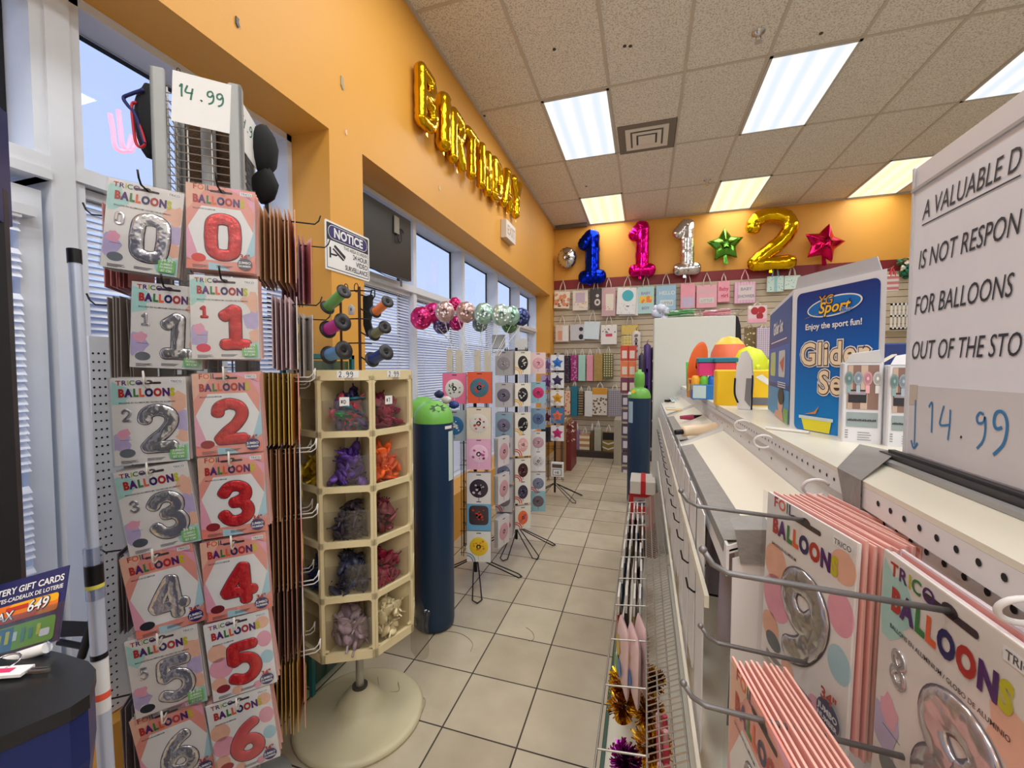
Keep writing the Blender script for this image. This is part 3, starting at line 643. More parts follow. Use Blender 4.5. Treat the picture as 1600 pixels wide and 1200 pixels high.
for i, (dg, sv, rd) in enumerate(ROWS):
    for col, spec, nm in ((0, sv, 'silver'), (1, rd, 'red')):
        zt, off, d, roll, style, bdg, dc = spec
        loc = SP3+ST*off+SN*d+np.array((0, 0, zt-0.014))
        colour = nm if not (nm == 'red' and dg == '6') else 'rose'
        packet(style, dg, colour, '%s number %s balloon packet, frontmost on its hook of the spinner tower' % (nm, dg), loc, ROT_F, math.radians(roll), dc, bdg, 'front packets on the spinner tower')
        n = (7, 6, 8, 8, 7, 6, 5)[i] if col == 0 else (8, 7, 8, 7, 6, 6, 6)[i]
        ed = (198, 190, 184) if col == 0 else (236, 176, 164)
        stack(n, ed, 'balloon packet stacked behind the %s number %s packet on the spinner tower' % (nm, dg), loc, ROT_F, SN, 0.0085, math.radians(roll), 0.025, 'packets stacked on the spinner tower')
        hb = SP3+ST*off+SN*0.1+np.array((0, 0, zt-0.012)); hook(tower, tl(hb-SP3), tl(SN), d-0.1+(0.05 if i < 2 else 0.03), i >= 2)
    # right-hand face: stacks seen on edge
    zt = rd[0]+(-0.005, -0.03, -0.005, -0.01, 0, 0, -0.01)[i]
    for col in (0, 1):
        off = (0.088, -0.080)[col]; d = (0.25, 0.225)[col]
        if i < 2 and col == 1: d = 0.275
        cname = ['gold', 'purple'][col]
        loc = SP3+ST*d+SN*off+np.array((0, 0, zt-0.03*col-0.014))
        packet('trico' if i % 2 else 'foil', dg, cname, '%s number %s balloon packet facing the ribbon spools, at the end of its hook' % (cname, dg), loc, ROT_R+math.radians((8, 16)[col]-4), math.radians(random.uniform(-3, 3)), None, 'green' if i % 2 else 'navy', 'front packets on the far side of the spinner tower', True)
        ed = EDGE_R[i] if col == 0 else [(186, 130, 150), (206, 196, 190), (160, 70, 110), (150, 70, 110), (170, 120, 130), (190, 120, 120), (170, 140, 130)][i]
        n = (11, 5, 14, 12, 12, 7, 11)[i] if col == 0 else (6, 4, 7, 6, 5, 8, 5)[i]
        stack(n, ed, 'balloon packet stacked on edge behind the %s number %s packet on the spinner tower' % (cname, dg), loc, ROT_R, ST, 0.0125 if col == 0 else 0.012, math.radians(2), 0.04, 'packets stacked on edge on the spinner tower', tint(ed, 1.05))
        hb = SP3+ST*0.1+SN*off+np.array((0, 0, zt-0.03*col-0.012)); hook(tower, tl(hb-SP3), tl(ST), d-0.1+(0.07 if i < 2 else 0.045), i >= 2)
    # left-hand face: only the edges of a few packets show
    if i in (0, 1, 4, 6):
        loc = SP3-ST*0.215+SN*0.09+np.array((0, 0, sv[0]-0.045))
        stack(6, (150, 138, 128) if i == 1 else (206, 120, 116) if i == 0 else (120, 108, 112), 'balloon packet on the window side of the spinner tower, beside row %s' % {0: 'zero', 1: 'one', 4: 'four', 6: 'six'}[i], loc, ROT_L, -ST, 0.011, 0.0, 0.05, 'packets on the window side of the spinner tower', (200, 180, 170))
        hb = SP3-ST*0.1+SN*0.09+np.array((0, 0, sv[0]-0.045)); hook(tower, tl(hb-SP3), tl(-ST), 0.17, False)
# price cards on the tower
PAPER = M('paper_white', (236, 234, 230), 0.7, var=0.03, scale=5); PENG = M('green_pen', (46, 112, 92), 0.6); PENB = M('blue_pen', (46, 120, 176), 0.6); PENK = M('black_pen', (34, 34, 42), 0.6)
HAND = {'1': [[(0.1, 0.75), (0.25, 1.0), (0.24, 0.5), (0.27, 0.0)]], '4': [[(0.12, 1.0), (0.0, 0.45), (0.5, 0.48)], [(0.48, 0.85), (0.42, 0.45), (0.36, -0.1)]], '.': [[(0.1, 0.0), (0.16, 0.03), (0.12, 0.07), (0.08, 0.02)]],
        '9': [[(0.42, 0.8), (0.28, 0.98), (0.06, 0.85), (0.05, 0.58), (0.25, 0.52), (0.42, 0.74), (0.46, 0.4), (0.36, 0.1), (0.12, -0.08)]], '2': [[(0.02, 0.8), (0.2, 1.0), (0.38, 0.8), (0.25, 0.4), (0.0, 0.02), (0.22, 0.06), (0.45, 0.0)]], '#': [[(0.15, 0.9), (0.1, 0.1)], [(0.35, 0.9), (0.3, 0.1)], [(0.0, 0.65), (0.48, 0.65)], [(0.0, 0.35), (0.48, 0.35)]], 'D': [[(0.05, 0.9), (0.05, 0.0)], [(0.05, 0.9), (0.4, 0.7), (0.4, 0.25), (0.05, 0.0)]], '7': [[(0.0, 0.9), (0.4, 0.9), (0.2, 0.0)]], '5': [[(0.4, 0.95), (0.08, 0.95), (0.06, 0.55), (0.35, 0.5), (0.36, 0.15), (0.04, 0.0)]]}
def hand(mb, fr, txt, a, b, h, w, off, m, adv=None):
    for ch in txt:
        for st in HAND.get(ch, []): mb.ribbon(fr, [(a+x*h, b+y*h) for x, y in st], w, off, m)
        a += h*(adv.get(ch, 0.62) if adv else 0.62)
    return a
ADV = {'1': 0.5, '4': 0.85, '.': 0.45, '9': 0.72, '2': 0.72}
p = SP3+SN*0.112+ST*0.012+np.array((0, 0, 2.285))
o = MB(); fr = Fr((0, 0, 0), (1, 0, 0), (0, 0, 1)); o.fbox(fr, -0.072, -0.075, 0, 0.072, 0.07, 0.0012, PAPER)
o = o.build('price_card', label='white card reading 14.99 in green pen on the front of the spinner tower', cat='price card'); o.matrix_world = Matrix.Translation(Vector(tuple(p))) @ Matrix.Rotation(ROT_F, 4, 'Z') @ Matrix.Rotation(math.radians(3), 4, 'Y')
t = MB(); hand(t, fr, '14.99', -0.058, 0.0, 0.036, 0.0045, 0.0018, PENG, {'1': 0.5, '4': 0.95, '.': 0.5, '9': 0.66}); t.build('handwriting', o)
p = SP3+ST*0.112+SN*0.02+np.array((0, 0, 2.26))
o = MB(); o.fbox(fr, -0.075, -0.075, 0, 0.075, 0.07, 0.0012, PAPER)
o = o.build('price_card', label='second 14.99 card on the aisle side of the spinner tower, seen at a slant', cat='price card'); o.matrix_world = Matrix.Translation(Vector(tuple(p))) @ Matrix.Rotation(ROT_R-0.25, 4, 'Z') @ Matrix.Rotation(math.radians(12), 4, 'Y')
t = MB(); hand(t, fr, '14.99', -0.058, 0.0, 0.036, 0.0045, 0.0018, PENG, ADV); t.build('handwriting', o)
# black bag with straps and black hat hanging behind the tower
BLACKC = M('black_cloth', (20, 20, 22), 0.85)
t = thing('shoulder_bag', 'black cloth bag with red and blue straps hanging behind the spinner tower', 'bag', (0, 0, 0))
q = dep(1.42, 236, 190); s = MB(); s.blob(q, 0.055, 0.04, 0.12, BLACKC, 0.06, 14, 9); s.build('pouch', t)
k = 1.38
s = MB(); s.tube([dep(k, 224, 140), dep(k, 204, 147), dep(k, 193, 153), dep(k, 200, 165), dep(k, 212, 180), dep(k, 226, 225)], 0.0055, C(30, 36, 96, 0.6), 7, False, True); s.build('blue_strap', t)
s = MB(); s.tube([dep(k, 213, 160), dep(k, 206, 164), dep(k, 208, 195), dep(k, 212, 222), dep(k, 220, 230), dep(k, 226, 222), dep(k, 216, 190)], 0.0045, C(196, 40, 52, 0.6), 7, False, True); s.build('red_strap', t)
t = thing('black_hat', 'black cap hanging on the wall side of the spinner tower top', 'hat')
s = MB(); q = dep(1.45, 412, 235); s.blob(q, 0.04, 0.05, 0.085, BLACKC, 0.05, 14, 9); s.blob(dep(1.45, 414, 290), 0.05, 0.03, 0.06, BLACKC, 0.08, 14, 8); s.build('crown', t)
# chain from the window head
t = MB(); q = at('x', -1.5, 279, 112)
for i in range(8): t.tube([q+np.array((0, 0, -0.02*i))+np.array((math.cos(a)*0.006*(i % 2), math.cos(a)*0.006*((i+1) % 2), math.sin(a)*0.012)) for a in [2*PI*j/10 for j in range(10)]], 0.0016, BLKW, 5, True)
t.build('hanging_chain', label='short thin chain hanging from window head above the spinner tower', cat='chain')
# glowing pink tubes added in place of a reflection in the window glass
PINK_GLOW = M('reflection_glow_pink', (255, 150, 178), 0.3, emit=1.1)
t = thing('window_reflection', 'glowing pink loops standing for a reflection in the near window', 'reflection')
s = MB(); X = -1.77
s.tube([at('x', X, a, b) for a, b in ((172, 178), (176, 200), (180, 228), (190, 236), (200, 232), (206, 212))], 0.007, PINK_GLOW, 8, False, True); s.build('reflection_tube', t)
s = MB(); s.tube([at('x', X, a, b) for a, b in ((185, 172), (188, 200), (192, 228), (204, 236), (212, 222), (218, 200))], 0.007, PINK_GLOW, 8, False, True); s.build('reflection_tube', t)
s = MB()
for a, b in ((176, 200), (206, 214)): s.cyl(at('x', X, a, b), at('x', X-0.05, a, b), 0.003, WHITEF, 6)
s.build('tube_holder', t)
# ================================================================ CREAM OCTAGONAL BIN DISPLAY
BC = np.array((-1.155, 1.48)); BR = 0.246; BZ0, BZ1 = 0.40, 1.488
CREAM = M('cream_plastic', (224, 206, 160), 0.4, var=0.05, scale=6); CREAMD = M('cream_plastic_base', (206, 196, 160), 0.45, var=0.08, scale=5)
CLEARP = clear('clear_plastic', (244, 242, 240), 0.06, 0.1)
bin_ = thing('bin_display', 'cream octagonal revolving bin display on a round pedestal holding loose balloons', 'bin display', (BC[0], BC[1], 0))
VAZ = [math.radians(128.5+45*k) for k in range(8)]
def bv(k, r=BR): a = VAZ[k % 8]; return np.array((r*math.sin(a), r*math.cos(a), 0))
NR = 5; RH = (BZ1-0.028-BZ0-0.03)/NR
RAILZ = [BZ0+0.03+RH*i for i in range(NR+1)]
top = MB(); top.lathe([(0.02, BZ1-0.012), (BR*1.0, BZ1-0.012), (BR*1.012, BZ1-0.006), (BR*1.0, BZ1), (0.0, BZ1)], (0, 0, 0), CREAM, 8)
for i, v in enumerate(top.V):         # turn the eight-sided lid to the bin's own corners
    pass
top = MB(); ptsT = [tuple(bv(k, BR*1.01)[:2]) for k in range(8)]
zf = Fr((0, 0, 0), (1, 0, 0), (0, 1, 0))
top.prism(zf, ptsT[::-1], BZ1-0.028, BZ1, CREAM); top.build('lid', bin_)
bt = MB(); bt.prism(zf, [tuple(bv(k, BR*0.99)[:2]) for k in range(8)][::-1], BZ0, BZ0+0.02, CREAM); bt.build('bottom_plate', bin_)
core = MB(); core.prism(zf, [tuple(bv(k, 0.085)[:2]) for k in range(8)][::-1], BZ0+0.02, BZ1-0.028, CREAM); core.build('core', bin_)
for k in range(8):
    A, B = bv(k), bv(k-1)             # seen from outside: A left, B right
    u = (B-A)/np.linalg.norm(B-A); L = np.linalg.norm(B-A); fr = Fr(A, u, (0, 0, 1))
    if fr.n @ ((A+B)/2) < 0: A, B = B, A; u = -u; fr = Fr(A, u, (0, 0, 1))
    g = MB(); st = 0.011
    for z0, z1 in ((BZ0, RAILZ[0]+0.002),)+tuple((RAILZ[i]-0.011, RAILZ[i]+0.011) for i in range(1, NR))+((RAILZ[NR]-0.008, BZ1-0.02),):
        g.fbox(fr, 0.0, z0, -0.012, L, z1, 0.003, CREAM)
    for a0, a1 in ((0, st), (L-st, L)): g.fbox(fr, a0, BZ0, -0.012, a1, BZ1-0.02, 0.003, CREAM)
    for i in range(NR):               # rounded corners of the openings
        za, zb = RAILZ[i]+0.011, RAILZ[i+1]-0.011; r = 0.012
        for (ca, cb, sa, sb) in ((st, za, 1, 1), (L-st, za, -1, 1), (st, zb, 1, -1), (L-st, zb, -1, -1)):
            pts = [(ca-sa*0.001, cb-sb*0.001)]+[(ca+sa*r*(1-math.cos(t)), cb+sb*r*(1-math.sin(t))) for t in [PI/2*j/5 for j in range(6)]]
            g.prism(fr, pts, -0.010, 0.0028, CREAM)
    g.build('face_frame', bin_)
    sh = MB(); c0 = bv(k, 0.084); d = bv(k)*0.97
    sd = np.array((-d[1], d[0], 0)); sd = sd/np.linalg.norm(sd)*0.002
    sh.add([c0+sd+np.array((0, 0, BZ0)), d+sd+np.array((0, 0, BZ0)), d+sd+np.array((0, 0, BZ1-0.03)), c0+sd+np.array((0, 0, BZ1-0.03)), c0-sd+np.array((0, 0, BZ0)), d-sd+np.array((0, 0, BZ0)), d-sd+np.array((0, 0, BZ1-0.03)), c0-sd+np.array((0, 0, BZ1-0.03))], [(0, 1, 2, 3), (4, 5, 6, 7), (1, 5, 6, 2)], CREAM)
    sh.build('divider', bin_)
for i in range(1, NR):
    s = MB(); s.prism(zf, [tuple(bv(k, BR*0.97)[:2]) for k in range(8)][::-1], RAILZ[i]-0.004, RAILZ[i], CREAM); s.build('shelf', bin_)
ped = MB(); ped.lathe([(0.0, 0.0), (0.262, 0.0), (0.266, 0.012), (0.255, 0.024), (0.24, 0.027), (0.115, 0.034), (0.10, 0.05), (0.09, 0.06), (0.078, 0.085), (0.066, 0.09), (0.05, 0.118), (0.036, 0.125), (0.03, 0.128)], (0, 0, 0), CREAMD, 48); ped.build('pedestal', bin_)
pole = MB(); pole.cyl((0, 0, 0.1), (0, 0, BZ0+0.01), 0.0165, M('dull_steel', (176, 172, 164), 0.4, 0.5), 18); pole.cyl((0, 0, 0.118), (0, 0, 0.136), 0.032, C(70, 64, 54), 18); pole.build('pole', bin_)
# price strips on the lid edge and clear fronts on the bins we see
def bface(k):
    A, B = bv(k), bv(k-1)
    u = (B-A)/np.linalg.norm(B-A); fr = Fr(A, u, (0, 0, 1))
    if fr.n @ ((A+B)/2) < 0: fr = Fr(B, -u, (0, 0, 1))
    return fr, np.linalg.norm(B-A)
FACE_L, FACE_R, FACE_LL = 1, 0, 2
for k, txt in ((FACE_L, '2.99'), (FACE_R, '2.99')):
    fr, L = bface(k); fr = Fr(fr.o, fr.u, fr.v); s = MB(); zc = BZ1-0.014
    s.fbox(fr, L*0.36, zc-0.0125, 0.0032, L*0.76 if k == 1 else L*0.70, zc+0.0125, 0.0042, PAPER); s.fbox(fr, L*0.5, zc-0.022, 0.0032, L*0.66, zc-0.0125, 0.004, CLEARP)
    o = s.build('price_strip', bin_); t = MB(); hand(t, fr, txt, L*0.40, zc-0.009, 0.019, 0.0022, 0.005, PENK, {'2': 0.75, '.': 0.55, '9': 0.72}); t.build('handwriting', o)
for k in (FACE_LL, FACE_L, FACE_R, 7):
    fr, L = bface(k)
    for i in range(NR):
        s = MB(); s.fbox(fr, 0.010, RAILZ[i]+0.008, -0.010, L-0.010, RAILZ[i]+RH*(0.60 if k == 1 else 0.62), -0.0085, CLEARP); s.build('bin_front', bin_)
def heap(k, i, cols, label, n=70, fill=0.55, mixed=False, big=1.0):
    fr, L = bface(k); mats = [C(*c, rough=0.42) if not isinstance(c, str) else MATS[c] for c in cols]; m = MB()
    for j in range(n):
        z = random.random()**1.3*RH*fill; depth = random.uniform(0.02, 0.115); half = L/2*(1-depth/0.30)-0.022
        half *= 1-0.45*(z/(RH*fill)); a = L/2+random.uniform(-half, half); zz = RAILZ[i]+0.016+z*(0.7+0.3*depth/0.115)
        p = fr.p(a, 0, 0)-fr.n*depth; p[2] = zz; R = np.array(rnd_rot()); s = random.uniform(0.75, 1.2)*big
        mt = random.choice(mats)
        m.blob(p, 0.016*s, 0.008*s, 0.023*s, mt, 0.13, 8, 6, R); q = p+R@np.array((0, 0, 0.022*s)); m.cyl(q, q+R@np.array((0.002, 0, 0.016*s)), 0.003*s, mt, 5)
    o = m.build('loose_balloons', loc=(BC[0], BC[1], 0), label=label, cat='balloons', kind='stuff'); return o
heap(1, 4, [(34, 60, 86), (40, 128, 70), (60, 40, 96), (168, 40, 60), (30, 90, 100), (90, 60, 130), (210, 90, 110)], 'mixed printed balloons in the top left bin of the cream display', 90, 0.72, big=1.15)
heap(0, 4, [(150, 30, 66), (170, 34, 70), (120, 30, 60)], 'dark red loose balloons in the top right bin of the cream display', 80, 0.58)
heap(1, 3, [(92, 52, 150), (108, 66, 168), (76, 44, 130)], 'purple loose balloons in the second left bin of the cream display', 85, 0.6)
heap(0, 3, [(246, 104, 34), (238, 88, 24), (250, 120, 50)], 'bright orange loose balloons in the second right bin of the cream display', 95, 0.66)
heap(1, 2, [(54, 46, 56), (66, 56, 66)], 'dark grey loose balloons in the middle left bin of the cream display', 85, 0.58)
heap(0, 2, [(112, 44, 52), (130, 56, 62), (96, 36, 46)], 'maroon loose balloons in the middle right bin of the cream display', 80, 0.55)
heap(1, 1, [(38, 40, 62), (50, 52, 76), (28, 30, 50)], 'navy loose balloons in the fourth left bin of the cream display', 85, 0.62)
heap(0, 1, [(140, 26, 54), (156, 34, 62)], 'wine red loose balloons in the fourth right bin of the cream display', 80, 0.56)
heap(1, 0, [(150, 126, 132), (132, 108, 118), (164, 142, 146)], 'dusty mauve loose balloons in the bottom left bin of the cream display', 70, 0.6, big=1.35)
heap(0, 0, [(236, 222, 178), (228, 212, 166)], 'ivory loose balloons in the bottom right bin of the cream display', 80, 0.6, big=1.15)
heap(2, 3, [(232, 196, 40), (220, 180, 30)], 'yellow loose balloons in a bin behind the packets on the spinner', 60, 0.5)
heap(2, 1, [(40, 60, 120), (60, 90, 160)], 'blue loose balloons in a side bin behind the white wire hooks', 60, 0.5)
for k, i, t, a in ((1, 4, '#D', 0.45), (0, 4, '#7', 0.42)):
    fr, L = bface(k); s = MB(); s.fbox(fr, L*a-0.012, RAILZ[i]+RH*0.50, -0.0084, L*a+0.022, RAILZ[i]+RH*0.66, -0.0074, PAPER)
    o = s.build('bin_tag', loc=(BC[0], BC[1], 0), label='small white handwritten tag on the top %s bin' % ('left' if k == 1 else 'right'), cat='tag'); q = MB(); hand(q, fr, t, L*a-0.007, RAILZ[i]+RH*0.54, 0.016, 0.0022, -0.0072, PENK); q.build('handwriting', o)
# clear bag hanging beside the bins
s = MB(); fr = Fr(at('y', 1.62, 655, 990), (0.9, -0.3, 0), (0, 0, 1)); s.inflate(fr, [(-0.05, -0.10), (0.0, -0.13), (0.055, -0.09), (0.05, 0.06), (0.07, 0.13), (0.03, 0.12), (0.0, 0.16), (-0.03, 0.1), (-0.055, 0.03)], 0.035, CLEARP)
s.build('clear_bag', label='empty clear plastic bag hanging between the bin display and helium tank', cat='bag')
# ================================================================ RIBBON SPOOL RACK
t = thing('spool_rack', 'black wire ribbon rack standing on top of the cream bin display', 'rack', (BC[0], BC[1], BZ1))
K = 1.70; RUST = M('rusty_wire', (74, 40, 30), 0.5, 0.4)
pl = dep(1.76, 534, 575); pr = dep(1.74, 563, 575); off = np.array((BC[0], BC[1], BZ1))
s = MB(); s.cyl(np.array((pl[0], pl[1], BZ1))-off, np.array((pl[0], pl[1], 1.83))-off, 0.005, RUST, 8); s.cyl(np.array((pr[0], pr[1], BZ1))-off, np.array((pr[0], pr[1], 1.83))-off, 0.006, RUST, 8)
s.build('post', t)
SPOOLS = [('green', (118, 186, 96), (511, 481), (538, 455), 0.030, 1.66), ('magenta', (212, 56, 160), (512, 515), (536, 503), 0.036, 1.66), ('sky blue', (110, 160, 216), (514, 555), (538, 547), 0.037, 1.66),
          ('orange', (238, 132, 70), (586, 488), (606, 471), 0.026, 1.70), ('olive', (120, 122, 96), (584, 523), (602, 511), 0.027, 1.70), ('navy', (40, 56, 116), (581, 562), (604, 550), 0.032, 1.68)]
hk = MB()
for cn, col, a, b, r, k in SPOOLS:
    P0 = dep(k+0.03, *a); P1 = dep(k-0.03, *b); mid = pl if b[0] < 560 else pr
    q = np.array((mid[0], mid[1], (P0[2]+P1[2])/2)); h = MB(); h.tube([q-off, (q*0.5+P0*0.5)-off+np.array((0, 0, -0.01)), P0-off, P1-off], 0.003, BLKW, 6); h.build('spool_arm', t)
for z in (1.815, 1.70, 1.60):
    h = MB(); h.tube([np.array((pl[0], pl[1], z))-off, np.array((pr[0], pr[1], z))-off, np.array((pr[0]+0.05, pr[1]+0.01, z-0.004))-off], 0.003, BLKW, 6)
    if z > 1.8:
        for f_ in (0.3, 0.85):
            c = np.array((pl[0]+(pr[0]-pl[0])*f_, pl[1]+(pr[1]-pl[1])*f_, z+0.012))-off; h.tube([c+np.array((0.010*math.cos(a), 0, 0.018*math.sin(a))) for a in [2*PI*j/12 for j in range(12)]], 0.0018, BLKW, 5, True)
    h.build('cross_wire', t)
SPK = M('spool_black', (38, 36, 38), 0.45); HUB = M('spool_hole', (8, 8, 9), 0.8)
for cn, col, a, b, r, k in SPOOLS:
    P0 = dep(k+0.03, *a); P1 = dep(k-0.03, *b); d = P1-P0; L = np.linalg.norm(d); d /= L
    o = thing('ribbon_spool', 'spool of %s ribbon on the black rack above the bins' % cn, 'ribbon spool', tuple(P0), 0, 'ribbon spools')
    for z0, nm in ((0.0, 'flange'), (L-0.004, 'flange')):
        s = MB(); s.lathe([(r*0.30, z0), (r, z0), (r, z0+0.004), (r*0.30, z0+0.004), (r*0.26, z0+0.0015)], (0, 0, 0), SPK, 26, d); s.lathe([(0.0, z0+0.0008), (r*0.30, z0+0.0008), (r*0.3, z0+0.003), (0.0, z0+0.003)], (0, 0, 0), HUB, 18, d); s.build(nm, o)
    s = MB(); prof = [(r*0.3, 0.005)]; zz = 0.005
    while zz < L-0.006: prof += [(r*0.66, zz), (r*0.68, zz+0.0012), (r*0.66, zz+0.0024)]; zz += 0.0028
    prof.append((r*0.3, L-0.005)); s.lathe(prof, (0, 0, 0), C(*col, rough=0.3), 24, d); s.build('ribbon', o)
# dangling tag and black holder
s = MB(); fr = Fr(dep(1.72, 549, 484), (0.95, 0.3, 0), (0, 0, 1)); s.inflate(fr, [(-0.012, -0.02), (0.01, -0.022), (0.014, 0.01), (0.0, 0.024), (-0.013, 0.015)], 0.004, C(190, 188, 190, 0.25)); s.build('foil_tag', label='small silver weight hanging between the ribbon spools', cat='tag')
t = thing('ribbon_shredder', 'black plastic tool hanging behind the orange ribbon spool', 'tool'); q = dep(1.80, 575, 490)
s = MB(); fr = Fr(q, (0.95, 0.3, 0), (0, 0, 1)); s.prism(fr, [(-0.018, 0.07), (0.02, 0.08), (0.018, 0.0), (0.01, -0.03), (0.016, -0.06), (-0.004, -0.10), (-0.018, -0.05)], -0.01, 0.01, BLACKC); s.build('body', t)
s = MB(); s.tube([fr.p(0.012, 0.078), fr.p(0.018, 0.1), fr.p(0.03, 0.1), fr.p(0.03, 0.075), fr.p(0.02, 0.06)], 0.003, BLACKC, 6); s.build('hook_loop', t); s = MB(); s.tube([fr.p(0.0, 0.07), np.array((pr[0], pr[1], fr.p(0, 0.07)[2]))], 0.003, BLKW, 6); s.build('hanging_rod', t)
# teal framed case behind the spinner
t = thing('display_case', 'low teal framed glass case between the spinner tower and pillar', 'case', (-1.472, 1.63, 0))
TEAL = C(26, 108, 112, 0.4)
for a, b in (((-0.072, -0.16), (-0.055, -0.14)), ((0.055, -0.16), (0.072, -0.14)), ((-0.072, 0.14), (-0.055, 0.16)), ((0.055, 0.14), (0.072, 0.16))):
    s = MB(); s.box((a[0], a[1], 0), (b[0], b[1], 1.56), TEAL); s.build('corner_post', t)
s = MB(); s.box((-0.072, -0.16, 1.54), (0.072, 0.16, 1.56), TEAL); s.build('top_frame', t)
s = MB(); s.box((-0.053, -0.138, 0.05), (0.053, 0.138, 1.53), clear('case_glass', (150, 190, 190), 0.1)); s.build('glass', t)
# ================================================================ HELIUM TANKS
TBLUE = M('tank_navy', (18, 50, 82), 0.42, var=0.2, scale=5, bump=0.06, bscale=30); TGREEN = M('tank_green', (120, 190, 84), 0.35, var=0.08)
def tank(x, y, r, zs, label, neck=False, marks=False):
    t = thing('helium_tank', label, 'helium tank', (x, y, 0), 0, 'helium tanks')
    s = MB(); s.lathe([(0.0, 0.0), (r*0.86, 0.0), (r*0.97, 0.012), (r, 0.04), (r, zs)], (0, 0, 0), TBLUE, 40); s.build('cylinder_body', t)
    s = MB(); hs = 0.105
    prof = [(r*1.005, zs-0.004)]+[(r*(0.40+0.605*math.cos(a)), zs+hs*math.sin(a)) for a in [PI/2*k/10 for k in range(11)]]
    if not neck: prof += [(r*0.34, zs+hs+0.012), (0.0, zs+hs+0.012)]
    else: prof += [(r*0.40, zs+hs+0.02), (r*0.46, zs+hs+0.03), (r*0.46, zs+hs+0.14), (r*0.40, zs+hs+0.165), (r*0.18, zs+hs+0.175), (r*0.18, zs+hs+0.2), (0.0, zs+hs+0.2)]
    s.lathe(prof, (0, 0, 0), TGREEN, 40); s.build('green_shoulder', t)
    return t
t1 = tank(-1.155, 2.16, 0.112, 1.19, 'tall navy helium tank with green shoulder in front of the first card rack')
ca = math.atan2(-2.16, 1.155-0.0)
def wrap(mb, t_, r, a0, a1, z0, z1, m):
    n = 8; V = []
    for z in (z0, z1):
        for k in range(n+1): a = a0+(a1-a0)*k/n; V.append((r*math.cos(a), r*math.sin(a), z))
    mb.add(V, [(k, k+1, n+2+k, n+1+k) for k in range(n)], m, True)
s = MB(); wrap(s, t1, 0.1135, -0.5, 0.0, 1.155, 1.172, PAPER); s.build('white_label', t1)
s = MB(); wrap(s, t1, 0.1135, -0.28, 0.15, 0.86, 1.14, C(206, 222, 214)); s.build('side_label', t1)
s = MB(); pts = []
for k in range(16): a = 2*PI*k/16; rr = 0.036 if k % 2 == 0 else 0.02; pts.append((rr*1.5*math.cos(a), rr*0.8*math.sin(a)))
n_ = np.array((0.55, -0.55, 0.62)); n_ /= np.linalg.norm(n_); u_ = np.cross((0, 0, 1), n_); u_ /= np.linalg.norm(u_); fr = Fr(n_*0.0+np.array((0.055, -0.055, 1.268)), u_, np.cross(n_, u_)); s.poly(fr, pts, 0.008, C(40, 84, 30)); s.build('dark_star_mark', t1)
tank(-1.37, 2.42, 0.112, 1.19, 'second navy helium tank, half hidden between the bins and the first tank')
t3 = tank(-0.055, 4.78, 0.12, 1.17, 'far navy helium tank with capped green neck at the far end of white shelving', True)
s = MB(); wrap(s, t3, 0.122, -PI/2-1.1, -PI/2-0.55, 0.90, 1.13, C(170, 196, 204)); s.build('side_label', t3)
s = MB(); n_ = np.array((-0.5, -0.75, 0.45)); n_ /= np.linalg.norm(n_); u_ = np.cross((0, 0, 1), n_); u_ /= np.linalg.norm(u_); fr = Fr(np.array((-0.052, -0.078, 1.235)), u_, np.cross(n_, u_)); s.poly(fr, [(0, -0.03), (0.03, 0), (0, 0.03), (-0.03, 0)], 0.012, C(236, 196, 40)); s.rect(fr, -0.06, -0.04, -0.02, -0.01, 0.012, PAPER); s.build('hazard_sticker', t3)
# ================================================================ CARD RACKS
CARDW = M('card_white', (228, 224, 216), 0.35, coat=0.2)
def rackstand(cx, cy, z1, label, feet, r=0.16):
    t = thing('card_rack', label, 'card rack', (cx, cy, 0))
    s = MB(); s.cyl((0, 0, 0.05), (0, 0, z1), 0.012, BLKW, 12); s.build('pole', t)
    for a in feet:
        s = MB(); d = np.array((math.cos(a), math.sin(a), 0)); n = np.array((-d[1], d[0], 0))
        s.tube([d*0.02+n*0.012+np.array((0, 0, 0.15)), d*0.12+n*0.02+np.array((0, 0, 0.10)), d*r*1.9+n*0.03+np.array((0, 0, 0.012)), d*r*2.05+np.array((0, 0, 0.006)), d*r*1.9-n*0.03+np.array((0, 0, 0.012)), d*0.12-n*0.02+np.array((0, 0, 0.10)), d*0.02-n*0.012+np.array((0, 0, 0.15))], 0.0045, BLKW, 6, False, False); s.build('foot_loop', t)
    for k in range(4):
        a = k*PI/2+0.3; s = MB(); d = np.array((math.cos(a), math.sin(a), 0)); n = np.array((-d[1], d[0], 0))
        for o in (-0.09, 0.0, 0.09): s.cyl(d*0.075+n*o+np.array((0, 0, 0.2)), d*0.075+n*o+np.array((0, 0, z1)), 0.0025, BLKW, 5)
        for j in range(9): z = 0.22+(z1-0.24)*j/8; s.cyl(d*0.075-n*0.1+np.array((0, 0, z)), d*0.075+n*0.1+np.array((0, 0, z)), 0.002, BLKW, 5)
        s.build('wire_panel', t)
    return t
